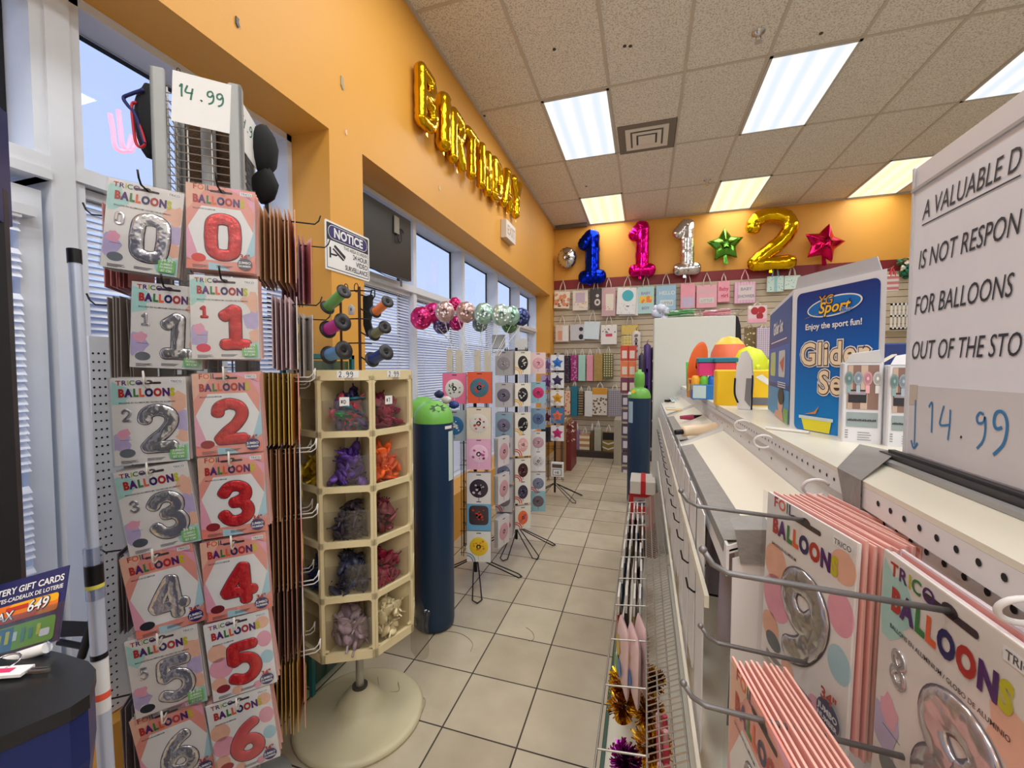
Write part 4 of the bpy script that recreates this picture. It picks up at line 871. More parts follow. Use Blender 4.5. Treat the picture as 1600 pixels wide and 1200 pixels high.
def cardpic(w, h, bg, art, acol, sub=None):
    """one hanging printed card, origin at its hang hole; art: round / star / oval / heart / stork"""
    m = MB(); T = 0.0015; f = FRONT; b = C(*bg, rough=0.35)
    m.box((-w/2, -T, -h+0.012), (w/2, T, 0.012), b)
    m.rrect(f, -0.016, -0.003, 0.016, 0.003, 0.0028, T+0.0004, SLOT)
    p = MB(); cm = C(*acol, rough=0.3); cy = -h*0.44; R = w*0.39
    if art == 'round': p.inflate(f.sub(0, cy, T+0.0004), [(R*math.cos(2*PI*k/24), R*math.sin(2*PI*k/24)) for k in range(24)], 0.003, cm, 2, False)
    elif art == 'oval': p.inflate(f.sub(0, cy, T+0.0004), [(R*0.82*math.cos(2*PI*k/24), R*1.12*math.sin(2*PI*k/24)) for k in range(24)], 0.003, cm, 2, False)
    elif art == 'square': p.inflate(f.sub(0, cy, T+0.0004), [(R*1.05*(abs(math.cos(a))**0.4)*(1 if math.cos(a) > 0 else -1), R*1.05*(abs(math.sin(a))**0.4)*(1 if math.sin(a) > 0 else -1)) for a in [2*PI*k/28 for k in range(28)]], 0.003, cm, 3, False)
    elif art == 'star': p.inflate(f.sub(0, cy, T+0.0004), star_pts(R*1.15, 0.55), 0.004, cm, 1.4, False)
    elif art == 'heart': p.inflate(f.sub(0, cy, T+0.0004), heart_pts(R*1.1), 0.003, cm, 2, False)
    if sub:
        sc = C(*sub, rough=0.35)
        rs = random.Random(sum(acol)*7+sum(bg)*3+int(w*1e4)); pts = [(rs.uniform(-0.5, 0.5), rs.uniform(-0.5, 0.5), rs.uniform(0.06, 0.16)) for _ in range(11)]
        for (dx, dy, rr) in pts: p.disc(f.sub(0, cy, 0), dx*R*1.2, dy*R*1.2, rr*R, rr*R*0.8, T+0.0042, sc, 9, dx)
    if art in ('round', 'oval', 'star', 'heart'): p.cyl(f.p(0, cy-R, T+0.001), f.p(0, cy-R-0.025, T+0.001), 0.002, cm, 5)
    return m, p
def star_pts(R, inner=0.45, n=5, rot=PI/2, soft=2):
    P = []
    for k in range(2*n):
        a = rot+PI*k/n; r = R if k % 2 == 0 else R*inner; P.append((r*math.cos(a), r*math.sin(a)))
    out = []
    for i in range(2*n):
        a, b = P[i], P[(i+1) % (2*n)]
        for j in range(4): t = j/4; out.append((a[0]+(b[0]-a[0])*t, a[1]+(b[1]-a[1])*t))
    return out
def heart_pts(R):
    return [(R*0.062*16*math.sin(t)**3, R*0.062*(13*math.cos(t)-5*math.cos(2*t)-2*math.cos(3*t)-math.cos(4*t))) for t in [2*PI*k/32 for k in range(32)]]
def arcs(m, w, h, c):                 # coloured rainbow corner printed low left on many cards
    for k, r in enumerate((0.055, 0.04)):
        pts = [(-w/2+r*math.cos(t), -h+0.013+r*math.sin(t)) for t in [PI/2*j/6 for j in range(7)]]; m.ribbon(FRONT, pts, 0.008, 0.0022, C(*c), False)
CW, CH = 0.165, 0.215
def hang(x, y, z, rz, w, h, bg, art, acol, sub, label, n=0, edge=(200, 196, 190), arc=None, group=None, pitch=0.008):
    m, p = cardpic(w, h, bg, art, acol, sub)
    if arc: arcs(m, w, h, arc)
    o = m.build('balloon_card', loc=(x, y, z), rotz=rz, label=label, cat='card', group=group)
    p.build('balloon_picture', o)
    if n:
        b = MB(); b.box((-w/2, -0.0015, -h+0.012), (w/2, 0.0015, 0.012), C(*edge, rough=0.4)); me = b.mesh('balloon_card')
        nn = np.array((math.sin(rz), -math.cos(rz), 0))
        for k in range(n):
            q = bpy.data.objects.new('balloon_card', me); COL.objects.link(q); pp = np.array((x, y, z))-nn*pitch*(k+1); q.location = tuple(map(float, pp)); q.rotation_euler = (0, 0, rz+random.uniform(-0.03, 0.03)); tag(q, 'spare card stacked behind a front card on the card racks', 'card', 'cards stacked on the racks')
    return o
rackstand(-1.13, 2.72, 1.46, 'black revolving wire card rack right behind the first helium tank', (-1.15, 0.35, 2.0, 3.4))
def dz(y, px, py): return at('y', y, px, py)
R1 = [ # px centre, py top, bg, art, colour, sub, label
 (710, 582, (236, 120, 160), 'round', (226, 222, 220), (90, 110, 100), 'pink card with a white round balloon, left of the top row on the first rack'),
 (749, 580, (224, 90, 60), 'round', (70, 110, 130), (206, 60, 60), 'red and green card with a busy round balloon on the first rack'),
 (710, 640, (180, 190, 196), 'round', (60, 120, 170), (240, 240, 240), 'grey card just above the green tank shoulder on the first rack'),
 (748, 636, (226, 214, 196), 'round', (220, 214, 208), (190, 60, 50), 'cream card with a white round balloon in the second row of the first rack'),
 (748, 684, (232, 176, 206), 'round', (240, 200, 220), (190, 70, 150), 'lilac pink card in the third row of the first rack'),
 (748, 738, (226, 222, 220), 'round', (58, 46, 60), (200, 196, 200), 'white card with a dark round balloon in the fourth row of the first rack'),
 (748, 780, (110, 172, 210), 'square', (70, 56, 60), (210, 60, 40), 'blue card with a dark square balloon in the fifth row of the first rack'),
 (748, 829, (232, 230, 224), 'round', (238, 200, 44), (226, 130, 30), 'white card with a round yellow balloon at the bottom of first rack')]
for px_, py_, bg_, art, ac, sb, lb in R1:
    q = dz(2.55, px_, py_+4); hang(q[0], q[1], q[2], 0.22, 0.160, 0.205, bg_, art, ac, sb, lb, 5 if px_ > 730 else 2, (120, 110, 96) if py_ < 600 else (186, 170, 166), (120, 150, 170) if py_ > 800 else None)
for i, (px_, py_) in enumerate(((778, 690), (778, 750), (778, 820))):
    q = dz(2.62, px_, py_); hang(q[0], q[1]+0.12, q[2], 1.35, 0.15, 0.2, (212, 204, 204), 'round', (200, 150, 160), None, '%s pale card turned edge on at the right of first rack' % ('upper', 'middle', 'lower')[i], 4)
rackstand(-1.02, 3.35, 1.66, 'second black wire card rack, packed with white balloon cards', (-0.75, 0.25, 2.2, 3.6, -1.6))
GRP = [(548, (176, 172, 174), (150, 144, 148)), (598, (190, 186, 186), (110, 104, 118)), (645, (150, 176, 190), (124, 118, 138)), (676, (200, 190, 188), (96, 88, 92)), (718, (196, 196, 204), (120, 124, 148)), (762, (208, 200, 198), (132, 122, 124)), (803, (218, 204, 202), (176, 70, 76))]
ROWN = ['top', 'second', 'third', 'fourth', 'fifth', 'sixth', 'bottom']
for i, (py_, bg_, ac) in enumerate(GRP):
    q = dz(3.12, 787, py_+3); hang(q[0], q[1], q[2], 0.15, 0.135, 0.19, bg_, 'heart' if i == 6 else 'round', ac, tint(ac, 1.25) if i < 6 else None, 'greyish balloon card, %s row, left column of the second rack' % ROWN[i], 9, (196, 190, 188), (190, 60, 70) if i > 3 else None, None, 0.012)
GRB = [(548, (34, 32, 36), (226, 222, 200)), (598, (40, 38, 42), (210, 206, 196)), (644, (30, 30, 32), (200, 196, 180)), (676, (226, 170, 170), (240, 220, 216)), (716, (70, 40, 40), (140, 90, 84)), (750, (66, 60, 80), (120, 112, 130)), (790, (236, 110, 60), (120, 80, 170))]
for i, (py_, ac, sb) in enumerate(GRB):
    q = dz(3.22, 817, py_+3); hang(q[0], q[1], q[2], 0.55, 0.13, 0.185, (232, 226, 212), 'oval', ac, sb, 'white card with %s balloon, %s row, middle column of the second rack' % (['black', 'black and white', 'black', 'pale pink', 'dark brown', 'slate', 'rainbow'][i], ROWN[i]), 4, (220, 200, 190), (226, 170, 60) if i < 3 else (200, 60, 60))
GRC = [(550, (236, 206, 204), (220, 160, 168), 'pink'), (596, (150, 190, 206), (206, 50, 110), 'magenta on teal'), (637, (130, 160, 186), (90, 110, 150), 'dusty blue'), (674, (226, 222, 220), (190, 150, 160), 'two tone pale'), (703, (228, 226, 222), (208, 206, 200), 'white'), (738, (222, 220, 220), (120, 126, 146), 'grey blue'), (766, (150, 190, 196), (110, 96, 104), 'grey on teal')]
for i, (py_, bg_, ac, nm) in enumerate(GRC):
    q = dz(3.50, 841, py_+3); hang(q[0], q[1], q[2], 0.28, 0.125, 0.18, bg_, 'round', ac, tint(ac, 0.8) if i in (1, 2, 4) else tint(ac, 1.2), '%s balloon card, %s row, right column of the second rack' % (nm, ROWN[i]), 3, (214, 208, 204), (200, 70, 80) if i == 5 else None)
rackstand(-0.98, 4.75, 1.66, 'third black wire card rack hung with star balloon cards', (-0.6, 0.4, 2.2, 3.6))
STC = [((40, 110, 190), (226, 224, 222), 'blue'), ((50, 40, 84), (226, 224, 220), 'dark navy'), ((214, 150, 30), (228, 224, 216), 'gold'), ((226, 110, 80), (70, 120, 160), 'orange'), ((190, 40, 110), (226, 222, 222), 'magenta')]
for i, (ac, bg_, nm) in enumerate(STC):
    q = dz(4.55, 871, 556+27.6*i); hang(q[0], q[1], q[2], 0.10, 0.145, 0.172, bg_, 'star', ac, None, 'card with a %s star balloon on the third rack' % nm, 3, (90, 80, 90), (150, 150, 160))
    q = dz(4.60, 857, 560+27.6*i); hang(q[0]-0.03, q[1]+0.05, q[2], 0.7, 0.14, 0.17, [(196, 180, 210), (186, 160, 200), (206, 200, 204), (222, 206, 206), (60, 56, 66)][i], 'star', [(130, 100, 160), (120, 60, 130), (190, 186, 190), (110, 30, 50), (50, 46, 56)][i], None, '%s star card turned aside on the third rack' % ['lavender', 'purple', 'silver', 'wine red', 'black'][i], 2)
q = dz(4.55, 871, 722); s = MB(); s.bbox((-0.07, -0.02, -0.16), (0.07, 0.02, 0.0), CARDW); s.rect(Fr((0, -0.02, 0), (1, 0, 0), (0, 0, 1)), -0.055, -0.06, 0.055, -0.02, 0.0006, C(90, 80, 70)); s.rect(Fr((0, -0.02, 0), (1, 0, 0), (0, 0, 1)), -0.05, -0.145, 0.05, -0.075, 0.0006, C(110, 110, 112)); s.rect(Fr((0, -0.02, 0), (1, 0, 0), (0, 0, 1)), -0.042, -0.138, 0.042, -0.082, 0.001, PAPER); s.text(Fr((0, -0.02, 0), (1, 0, 0), (0, 0, 1)), 'HE', 0.04, 0, -0.125, 0.0014, INKK, 0.02, 'c')
s.build('boxed_card', loc=tuple(q), label='small white boxed card hanging lowest on the third rack', cat='box')
# blank white header cards clipped on top of the second rack
for (px_, py_, y_, lb, c_) in ((814, 538, 3.45, 'blank white header card on top of the second card rack', (232, 232, 228)), (779, 533, 3.15, 'grey header card behind the mint stick balloons', (176, 178, 180))):
    q = at('y', y_, px_, py_); s = MB(); s.box((-0.055, -0.001, -0.055), (0.055, 0.001, 0.05), C(*c_)); s.tube([(-0.05, 0, -0.058), (-0.05, 0, -0.09), (0.05, 0, -0.09), (0.05, 0, -0.058)], 0.0025, BLKW, 5, True); s.build('header_card', loc=tuple(q), label=lb, cat='card')
# blue and white pouches hanging at the left of the first rack, above the green tank shoulder
t = thing('toy_pouch', 'blue and white wrapped toy hanging at the left edge of the first card rack', 'toy', tuple(at('y', 2.40, 700, 625)))
for (dx, dz_, c, nm) in ((-0.06, 0.035, (30, 44, 90), 'blue_end'), (-0.01, 0.0, (220, 214, 210), 'white_middle'), (0.04, -0.03, (34, 60, 130), 'blue_end')):
    s = MB(); s.blob((dx, 0, dz_), 0.035, 0.02, 0.024, C(*c), 0.15, 10, 6); s.build(nm, t)
# ================================================================ STICK BALLOONS
t = thing('stick_holder', 'cream card tubes holding balloon sticks behind the first card rack', 'holder', (0, 0, 0))
HOLD = [(703, 560, 2.86), (717, 562, 2.86), (746, 562, 2.92), (762, 563, 2.92)]
for (px_, py_, y_) in HOLD:
    q = at('y', y_, px_, py_); s = MB(); s.box((q[0]-0.022, q[1]-0.012, q[2]-0.10), (q[0]+0.022, q[1]+0.012, q[2]+0.07), C(212, 204, 186, 0.6)); s.build('tube', t)
SB = [(658, 497, 19, 2.95, (206, 40, 110), 'pink spotted', 0, 1), (676, 489, 17, 3.02, (216, 44, 120), 'hot pink', 0, 0), (695, 487, 17, 2.90, (206, 170, 166), 'rose patterned', 0, 0), (711, 475, 11, 3.06, (222, 40, 110), 'small hot pink', 1, 0), (728, 488, 17, 2.92, (200, 160, 154), 'beige pink patterned', 1, 0), (713, 505, 12, 3.05, (180, 40, 110), 'dark pink', 1, 1),
      (756, 490, 17, 2.92, (170, 206, 192), 'mint patterned', 2, 0), (783, 492, 17, 2.95, (184, 210, 198), 'pale mint', 3, 0), (799, 493, 15, 3.05, (160, 198, 180), 'far mint', 3, 0), (815, 495, 14, 3.12, (60, 70, 120), 'blue and red', 3, 1), (690, 508, 15, 3.05, (96, 84, 120), 'dusky violet', 0, 1), (750, 506, 13, 3.05, (120, 140, 140), 'grey green', 2, 1), (796, 508, 13, 3.10, (96, 130, 90), 'leaf green', 3, 1)]
for (px_, py_, r_, y_, c, nm, h, lean) in SB:
    q = at('y', y_, px_, py_); rr = r_*(y_*0.954+0.35)/F_PX*0.92; o = thing('stick_balloon', '%s small foil balloon on a white stick above the card racks' % nm, 'balloon', tuple(q), 0.45, 'stick balloons')
    s = MB(); n_ = 22; fm = M('mini_foil_%d_%d_%d' % c, c, 0.22, 0.55, var=0.45, scale=38, bump=0.35, bscale=30)
    s.inflate(FRONT, [(rr*(1+0.03*math.cos(9*t))*math.cos(t), rr*1.08*(1+0.03*math.cos(9*t))*math.sin(t)) for t in [2*PI*k/n_ for k in range(n_*2)][:n_]], rr*0.55, fm, 2.2); s.build('foil_body', o)
    s = MB(); random.seed(px_)
    for k in range(14):
        a, b = random.uniform(-0.7, 0.7)*rr, random.uniform(-0.7, 0.7)*rr
        zz = rr*0.55*max(0.05, 1-((a*a+b*b)/(rr*rr))**1.1)**0.6
        s.disc(FRONT, a, b, rr*0.11, rr*0.09, zz+0.002, C(*[min(255, int(v*1.25+26)) for v in c], rough=0.3), 8, a*30)
    s.build('printed_spots', o)
    hq = at('y', HOLD[h][2], HOLD[h][0], HOLD[h][1])-q; s = MB(); s.cyl((0, 0, -rr*0.95), tuple(hq+np.array((random.uniform(-0.012, 0.012), 0, 0.03))), 0.0024, C(222, 222, 218), 6); s.build('stick', o)
# ================================================================ ON THE LEFT WALL
LW = Fr((WALL, 0, 0), (0, 1, 0), (0, 0, 1))
o = thing('notice_sign', 'white video surveillance notice sign with a dark blue header on the pillar', 'sign', (WALL, 1.945, 2.125), PI/2)
s = MB(); s.prism(FRONT, [(-0.178, -0.125), (0.172, -0.125), (0.178, -0.118), (0.178, 0.118), (0.172, 0.125), (-0.172, 0.125), (-0.178, 0.118)], 0.001, 0.004, PAPER); s.build('board', o)
BK = C(16, 18, 40, 0.35)
s = MB(); s.rrect(FRONT, -0.168, 0.028, 0.168, 0.115, 0.006, 0.0044, BK); s.rrect(FRONT, -0.158, 0.036, 0.158, 0.108, 0.036, 0.0048, PAPER); s.rrect(FRONT, -0.155, 0.039, 0.155, 0.105, 0.033, 0.0052, C(34, 28, 100, 0.35)); s.build('header_band', o)
s = MB()
for a, b, c, d in ((-0.168, -0.115, 0.168, -0.111), (-0.168, -0.115, -0.164, 0.03), (0.164, -0.115, 0.168, 0.03)): s.rect(FRONT, a, b, c, d, 0.0044, BK)
s.build('border', o)
s = MB(); s.text(FRONT, 'NOTICE', 0.066, 0, 0.050, 0.0056, PAPER, 0.035, 'c', 1.0, 0, 1.0, 0.235); s.build('header_lettering', o)
s = MB()
for t_, b, h, w in (('THIS AREA IS UNDER', 0.004, 0.026, 0.20), ('24 HOUR', -0.030, 0.038, 0.125), ('VIDEO', -0.065, 0.038, 0.10), ('SURVEILLANCE', -0.100, 0.036, 0.19)): s.text(FRONT, t_, h, 0.158, b, 0.0048, BK, 0.015 if h > 0.03 else 0.0, 'r', 1.0, 0, 1.0, w)
s.build('body_lettering', o)
s = MB(); s.poly(FRONT, [(-0.118, 0.0), (-0.108, 0.012), (-0.028, -0.03), (-0.034, -0.048)], 0.0048, BK); s.poly(FRONT, [(-0.128, -0.015), (-0.12, -0.008), (-0.036, -0.052), (-0.05, -0.058)], 0.0048, BK); s.rect(FRONT, -0.15, -0.062, -0.138, -0.008, 0.0048, BK); s.poly(FRONT, [(-0.14, -0.046), (-0.1, -0.046), (-0.085, -0.035), (-0.1, -0.036), (-0.14, -0.038)], 0.0048, BK); s.build('camera_symbol', o)
# exit sign under the gold letters
o = thing('exit_sign', 'small white exit box sign fixed to the wall under the last gold letters', 'sign', (WALL, 4.66, 3.045), PI/2)
s = MB(); s.bbox((-0.17, -0.07, -0.10), (0.17, -0.001, 0.10), C(214, 206, 196, 0.45)); s.build('housing', o)
fr = Fr((0, -0.07, 0), (1, 0, 0), (0, 0, 1)); s = MB(); s.text(fr, 'EXIT', 0.15, 0, -0.052, 0.0012, C(184, 150, 130, 0.5), 0.02, 'c', 1.0, 0, 1.0, 0.28); s.build('lettering', o)
# black monitor in the first upper light of the far window
o = thing('monitor', 'large black monitor back filling the upper window light beside the notice', 'monitor', (-1.71, 2.545, 2.375), PI/2)
s = MB(); s.bbox((-0.30, -0.015, -0.225), (0.295, 0.025, 0.225), M('monitor_black', (20, 19, 19), 0.4, var=0.3, scale=4)); s.build('panel', o)
s = MB(); s.bbox((0.06, -0.028, 0.07), (0.12, -0.015, 0.19), C(130, 124, 110)); s.build('power_box', o)
s = MB(); s.tube([(0.09, -0.02, 0.08), (0.10, -0.03, 0.02), (0.14, -0.03, 0.03), (0.15, -0.02, 0.12), (0.18, -0.022, 0.10)], 0.004, BLKW, 6, False, True); s.build('cable', o)
s = MB(); s.tube([(-0.28, -0.016, -0.225), (-0.05, -0.018, -0.25), (0.14, -0.018, -0.25), (0.14, -0.018, -0.29), (0.155, -0.018, -0.29), (0.155, -0.018, -0.24), (0.2, -0.018, -0.24)], 0.003, BLKW, 6); s.build('hanging_bracket', o)
# gold letter balloons
GOLD = FOILS['gold']
LET = [('B', 655, 160, 3.55, 3.18), ('I', 682, 195, 0, 0), ('R', 702, 217, 0, 0), ('T', 722, 243, 0, 0), ('H', 743, 262, 0, 0), ('D', 762, 282, 0, 0), ('A', 780, 300, 0, 0), ('Y', 795, 315, 0, 0)]
yl = [2.72, 2.98, 3.22, 3.52, 3.84, 4.18, 4.52, 4.86]; zl = [3.375, 3.37, 3.35, 3.37, 3.39, 3.42, 3.47, 3.50]; hl = [0.42, 0.42, 0.44, 0.42, 0.44, 0.44, 0.46, 0.48]
for (ch, *_), y_, z_, h_ in zip(LET, yl, zl, hl):
    o = thing('letter_balloon', 'gold foil letter %s balloon taped high on the left wall' % ch, 'balloon', (WALL+0.06, y_, z_-h_/2), PI/2, 'gold letter balloons')
    s = MB(); balloon_glyph(s, FRONT, ch, h_, GOLD, 0.112 if ch != 'I' else 0.15, 0.95, 0.95, 0.07); s.build('foil_body', o)
    s = MB(); s.prism(FRONT, [(-0.008, 0.01), (0.008, 0.01), (0.014, -0.035), (-0.012, -0.03)], -0.002, 0.002, GOLD); s.build('fill_tail', o)
# ================================================================ BACK WALL: FOIL BALLOONS
BY = BACK-0.02
def bwp(px, py, d=0.0): return at('y', BY-d, px, py)
def digit_balloon(ch, px0, py0, px1, py1, colour, label, wide=1.0, r=0.125):
    a = bwp((px0+px1)/2, py1, 0.15); b = bwp((px0+px1)/2, py0, 0.15); H = b[2]-a[2]
    o = thing('number_balloon', label, 'balloon', (a[0], BY-0.13, a[2]))
    s = MB(); balloon_glyph(s, FRONT, ch, H, FOILS[colour], r, 0.85, wide, 0.05); s.build('foil_body', o)
    s = MB(); s.prism(FRONT, [(-0.015, 0.02), (0.015, 0.02), (0.025, -0.06), (-0.02, -0.055)], -0.004, 0.004, FOILS[colour]); s.build('fill_tail', o)
    return o
digit_balloon('1', 906, 358, 937, 440, 'blue', 'deep blue foil number 1 balloon on the back wall above the bags', 0.72, 0.14)
digit_balloon('1', 984, 343, 1015, 430, 'magenta', 'hot pink foil number 1 balloon on the back wall', 0.66, 0.12)
digit_balloon('1', 1054, 340, 1085, 428, 'silver', 'silver foil number 1 balloon on the back wall', 0.66, 0.12)
digit_balloon('2', 1172, 326, 1237, 420, 'gold', 'large gold foil number 2 balloon on the back wall', 1.15, 0.12)
def star_balloon(px, py, R, colour, label, rot, yaw=0.0):
    p = bwp(px, py, 0.15 if yaw else 0.085); o = thing('star_balloon', label, 'balloon', tuple(p), yaw)
    s = MB(); s.inflate(FRONT, star_pts(R, 0.57, 5, rot), R*0.40, FOILS[colour], 1.25); s.build('foil_body', o)
    s = MB(); s.prism(FRONT, [(-0.02, -R*0.55), (0.02, -R*0.55), (0.045, -R*1.02), (0.02, -R*1.1), (-0.015, -R*1.05)], -0.006, 0.006, FOILS[colour]); s.build('fill_tail', o)
star_balloon(1133, 383, 0.27, 'green', 'lime green foil star balloon between silver 1 and gold 2', PI/2+0.06)
star_balloon(1287, 381, 0.29, 'crimson', 'crimson pink foil star balloon right of the gold 2', PI/2-0.22, 0.2)
p = bwp(886, 403, 0.1); o = thing('round_balloon', 'round silver printed foil balloon at the left end of the back wall', 'balloon', tuple(p))
s = MB(); R = 0.165; s.inflate(FRONT, [(R*(1+0.03*math.cos(12*t))*math.cos(t), R*1.12*(1+0.03*math.cos(12*t))*math.sin(t)) for t in [2*PI*k/48 for k in range(48)]], R*0.55, FOILS['silver'], 2.2); s.build('foil_body', o)
s = MB()
for k in range(16): t = 2*PI*k/16; s.disc(FRONT, R*0.86*math.cos(t), R*0.97*math.sin(t), R*0.09, R*0.09, R*0.25, C(90, 80, 66), 8)
s.build('printed_border', o)
# ================================================================ GIFT BAGS
def wall_hook(x, y, z):
    s = MB(); s.tube([(x, BACK-0.02, z), (x, y-0.02, z), (x, y-0.03, z+0.012)], 0.004, WIRE, 6)
    s.build('slatwall_hook', label='chrome slatwall hooks that the bags and packs hang from', cat='hook', group='slatwall hooks')
def gift_bag(px0, py0, px1, py1, col, label, prints=(), handle=(226, 220, 206), roll=0.0, hgt=None, y=None, thick=0.05, n=0, group=None, hook=True):
    y = BY-0.07 if y is None else y
    a = at('y', y, px0, (py0+py1)/2); b = at('y', y, px1, (py0+py1)/2); t_ = at('y', y, (px0+px1)/2, py0); l_ = at('y', y, (px0+px1)/2, py1)
    w = b[0]-a[0]; h = t_[2]-l_[2]; cx = (a[0]+b[0])/2
    o = MB(); m = C(*col, rough=0.35, var=0.05)
    o.bbox((-w/2, -thick/2, -h), (w/2, thick/2, 0.0), m, min(0.006, thick*0.3)); o.box((-w/2+0.006, -thick/2+0.006, 0.0), (w/2-0.006, thick/2-0.006, 0.002), m)
    o = o.build('gift_bag', label=label, cat='gift bag', group=group); o.matrix_world = Matrix.Translation(Vector((float(cx), float(y), float(t_[2])))) @ Matrix.Rotation(roll, 4, 'Y')
    hh = hgt if hgt is not None else min(0.2, w*0.75)
    for sy in (-1, 1):
        q = MB(); q.tube([(-w*0.2, sy*thick*0.45, -0.02), (-w*0.14, sy*thick*0.3, hh*0.45), (0.0, 0.0, hh), (w*0.14, sy*thick*0.3, hh*0.45), (w*0.2, sy*thick*0.45, -0.02)], 0.006, C(*handle), 6, False, False); q.build('handle', o)
    if prints:
        q = MB(); fr = Fr((0, -thick/2, 0), (1, 0, 0), (0, 0, 1))
        for i, p in enumerate(prints):
            k = p[0]; off = 0.0015+0.0006*i; c = C(*p[1], rough=0.4)
            if k == 'disc': q.disc(fr, p[2]*w, -h*p[3], p[4]*w, p[5]*w, off, c, 20)
            elif k == 'rect': q.rrect(fr, (p[2])*w, -h*(p[3]+p[5]), (p[2]+p[4])*w, -h*p[3], 0.008, off, c)
            elif k == 'text': q.text(fr, p[2], p[5]*h, p[3]*w, -h*p[4], off, c, 0.02, 'c', 1.0, 0, 1.0, 0.8*w)
            elif k == 'dots':
                rs = random.Random(p[2])
                for _ in range(p[3]): q.disc(fr, rs.uniform(-0.44, 0.44)*w, -h*rs.uniform(p[5] if len(p) > 5 else 0.05, p[6] if len(p) > 6 else 0.95), p[4]*w*rs.uniform(0.6, 1.2), p[4]*w*rs.uniform(0.5, 1.1), off+0.0001*_/10, c, 7, rs.uniform(0, 3))
            elif k == 'stripes':
                for j in range(p[2]): q.rect(fr, -w/2+0.002, -h*(j+0.5)/p[2]-h*0.25/p[2], w/2-0.002, -h*(j+0.5)/p[2]+h*0.25/p[2], off, c)
            elif k == 'vstripes':
                for j in range(p[2]): q.rect(fr, -w/2+w*(j+0.25)/p[2], -h+0.004, -w/2+w*(j+0.75)/p[2], -0.004, off, c)
            elif k == 'chevron':
                for j in range(p[2]):
                    zc = -h*(0.35+0.62*j/p[2]); q.poly(fr, [(-w/2, zc), (0, zc-0.08*h), (w/2, zc), (w/2, zc-0.06*h), (0, zc-0.14*h), (-w/2, zc-0.06*h)], off, c)
            elif k == 'lattice':
                for j in range(p[2]):
                    for i2 in range(int(p[2]*h/w)+1): q.poly(fr, [(-w/2+w*(j+0.5)/p[2], -w*(i2+0.1)/p[2]), (-w/2+w*(j+0.85)/p[2], -w*(i2+0.5)/p[2]), (-w/2+w*(j+0.5)/p[2], -w*(i2+0.9)/p[2]), (-w/2+w*(j+0.15)/p[2], -w*(i2+0.5)/p[2])], off, c) if w*(i2+0.9)/p[2] < h else None
        q.build('printed_pattern', o)
    if hook: wall_hook(cx, y, t_[2]+hh-0.004)
    for k in range(n):
        q = MB(); q.bbox((-w/2, -0.02, -h), (w/2, 0.02, 0.0), m, 0.005); b_ = q.build('gift_bag', label='gift bag hanging behind the '+label[:60].rsplit(' ', 4)[0], cat='gift bag', group=group); b_.location = (float(cx)+0.02*(k+1), float(y)+0.045*(k+1), float(t_[2])-0.02)
    return o
P = (242, 180, 190)
gift_bag(867, 456, 891, 482, (238, 228, 212), 'cream gift bag with peach flowers, leftmost of the top row', [('dots', (226, 150, 110), 3, 22, 0.12, 0.2, 0.8), ('dots', (150, 90, 60), 4, 10, 0.06, 0.5, 0.9)], roll=0.06)
gift_bag(895, 454, 919, 485, (236, 226, 216), 'cream gift bag with lilac print, second in the top row', [('rect', (206, 186, 206), -0.3, 0.12, 0.6, 0.5), ('dots', (228, 180, 120), 5, 14, 0.05, 0.6, 0.95)])
gift_bag(922, 451, 940, 483, (58, 50, 50), 'charcoal gift bag with white lace medallions in the top row', [('disc', (214, 208, 204), 0.15, 0.68, 0.26, 0.3), ('disc', (214, 208, 204), 0.15, 0.36, 0.14, 0.14), ('disc', (80, 70, 70), 0.15, 0.68, 0.12, 0.14)])
gift_bag(940, 450, 962, 494, (202, 164, 168), 'tall mauve pink gift bag with a cream panel in the top row', [('rect', (230, 222, 206), -0.2, 0.22, 0.56, 0.58), ('dots', (222, 130, 150), 9, 8, 0.05, 0.62, 0.78)], y=BY-0.1)
gift_bag(965, 450, 995, 491, (232, 232, 232), 'white gift bag with a large teal circle in the top row', [('disc', (62, 178, 196), 0.06, 0.30, 0.30, 0.30), ('rect', (60, 90, 130), 0.0, 0.68, 0.16, 0.04), ('dots', (190, 196, 200), 8, 16, 0.03, 0.6, 0.95)], roll=0.05, y=BY-0.12, n=1)
gift_bag(996, 448, 1022, 490, (176, 216, 216), 'aqua gift bag with an orange and yellow printed band', [('rect', (244, 200, 60), -0.38, 0.36, 0.76, 0.24), ('dots', (238, 130, 70), 6, 10, 0.1, 0.35, 0.62), ('text', (150, 130, 190), 'BABY', 0, 0.3, 0.14), ('text', (150, 130, 190), 'BOY', 0, 0.85, 0.14)])
gift_bag(1025, 446, 1056, 492, (160, 200, 226), 'light blue hello little one gift bag in the top row', [('text', (226, 236, 240), 'HELLO', 0.05, 0.32, 0.18), ('rect', (214, 224, 226), -0.3, 0.5, 0.66, 0.2), ('text', (130, 150, 170), 'LITTLE', 0.05, 0.65, 0.12)])
gift_bag(1063, 443, 1086, 482, (240, 158, 178), 'narrow pink gift bag with a blue grey base, top row', [('rect', (200, 184, 214), -0.4, 0.55, 0.8, 0.4)])
gift_bag(1088, 446, 1120, 481, (236, 172, 186), 'pink hello little one gift bag in the top row', [('text', (214, 190, 196), 'HELLO', 0.0, 0.34, 0.22), ('rect', (216, 214, 210), -0.36, 0.55, 0.72, 0.24), ('text', (190, 160, 170), 'LITTLE', 0.0, 0.74, 0.16)])
gift_bag(1121, 440, 1140, 472, (240, 160, 180), 'bright pink gift bag with red scribbled writing', [('text', (206, 60, 90), 'Baby', 0.0, 0.45, 0.26), ('text', (206, 60, 90), 'girl', 0.05, 0.78, 0.26)], handle=(236, 220, 220))
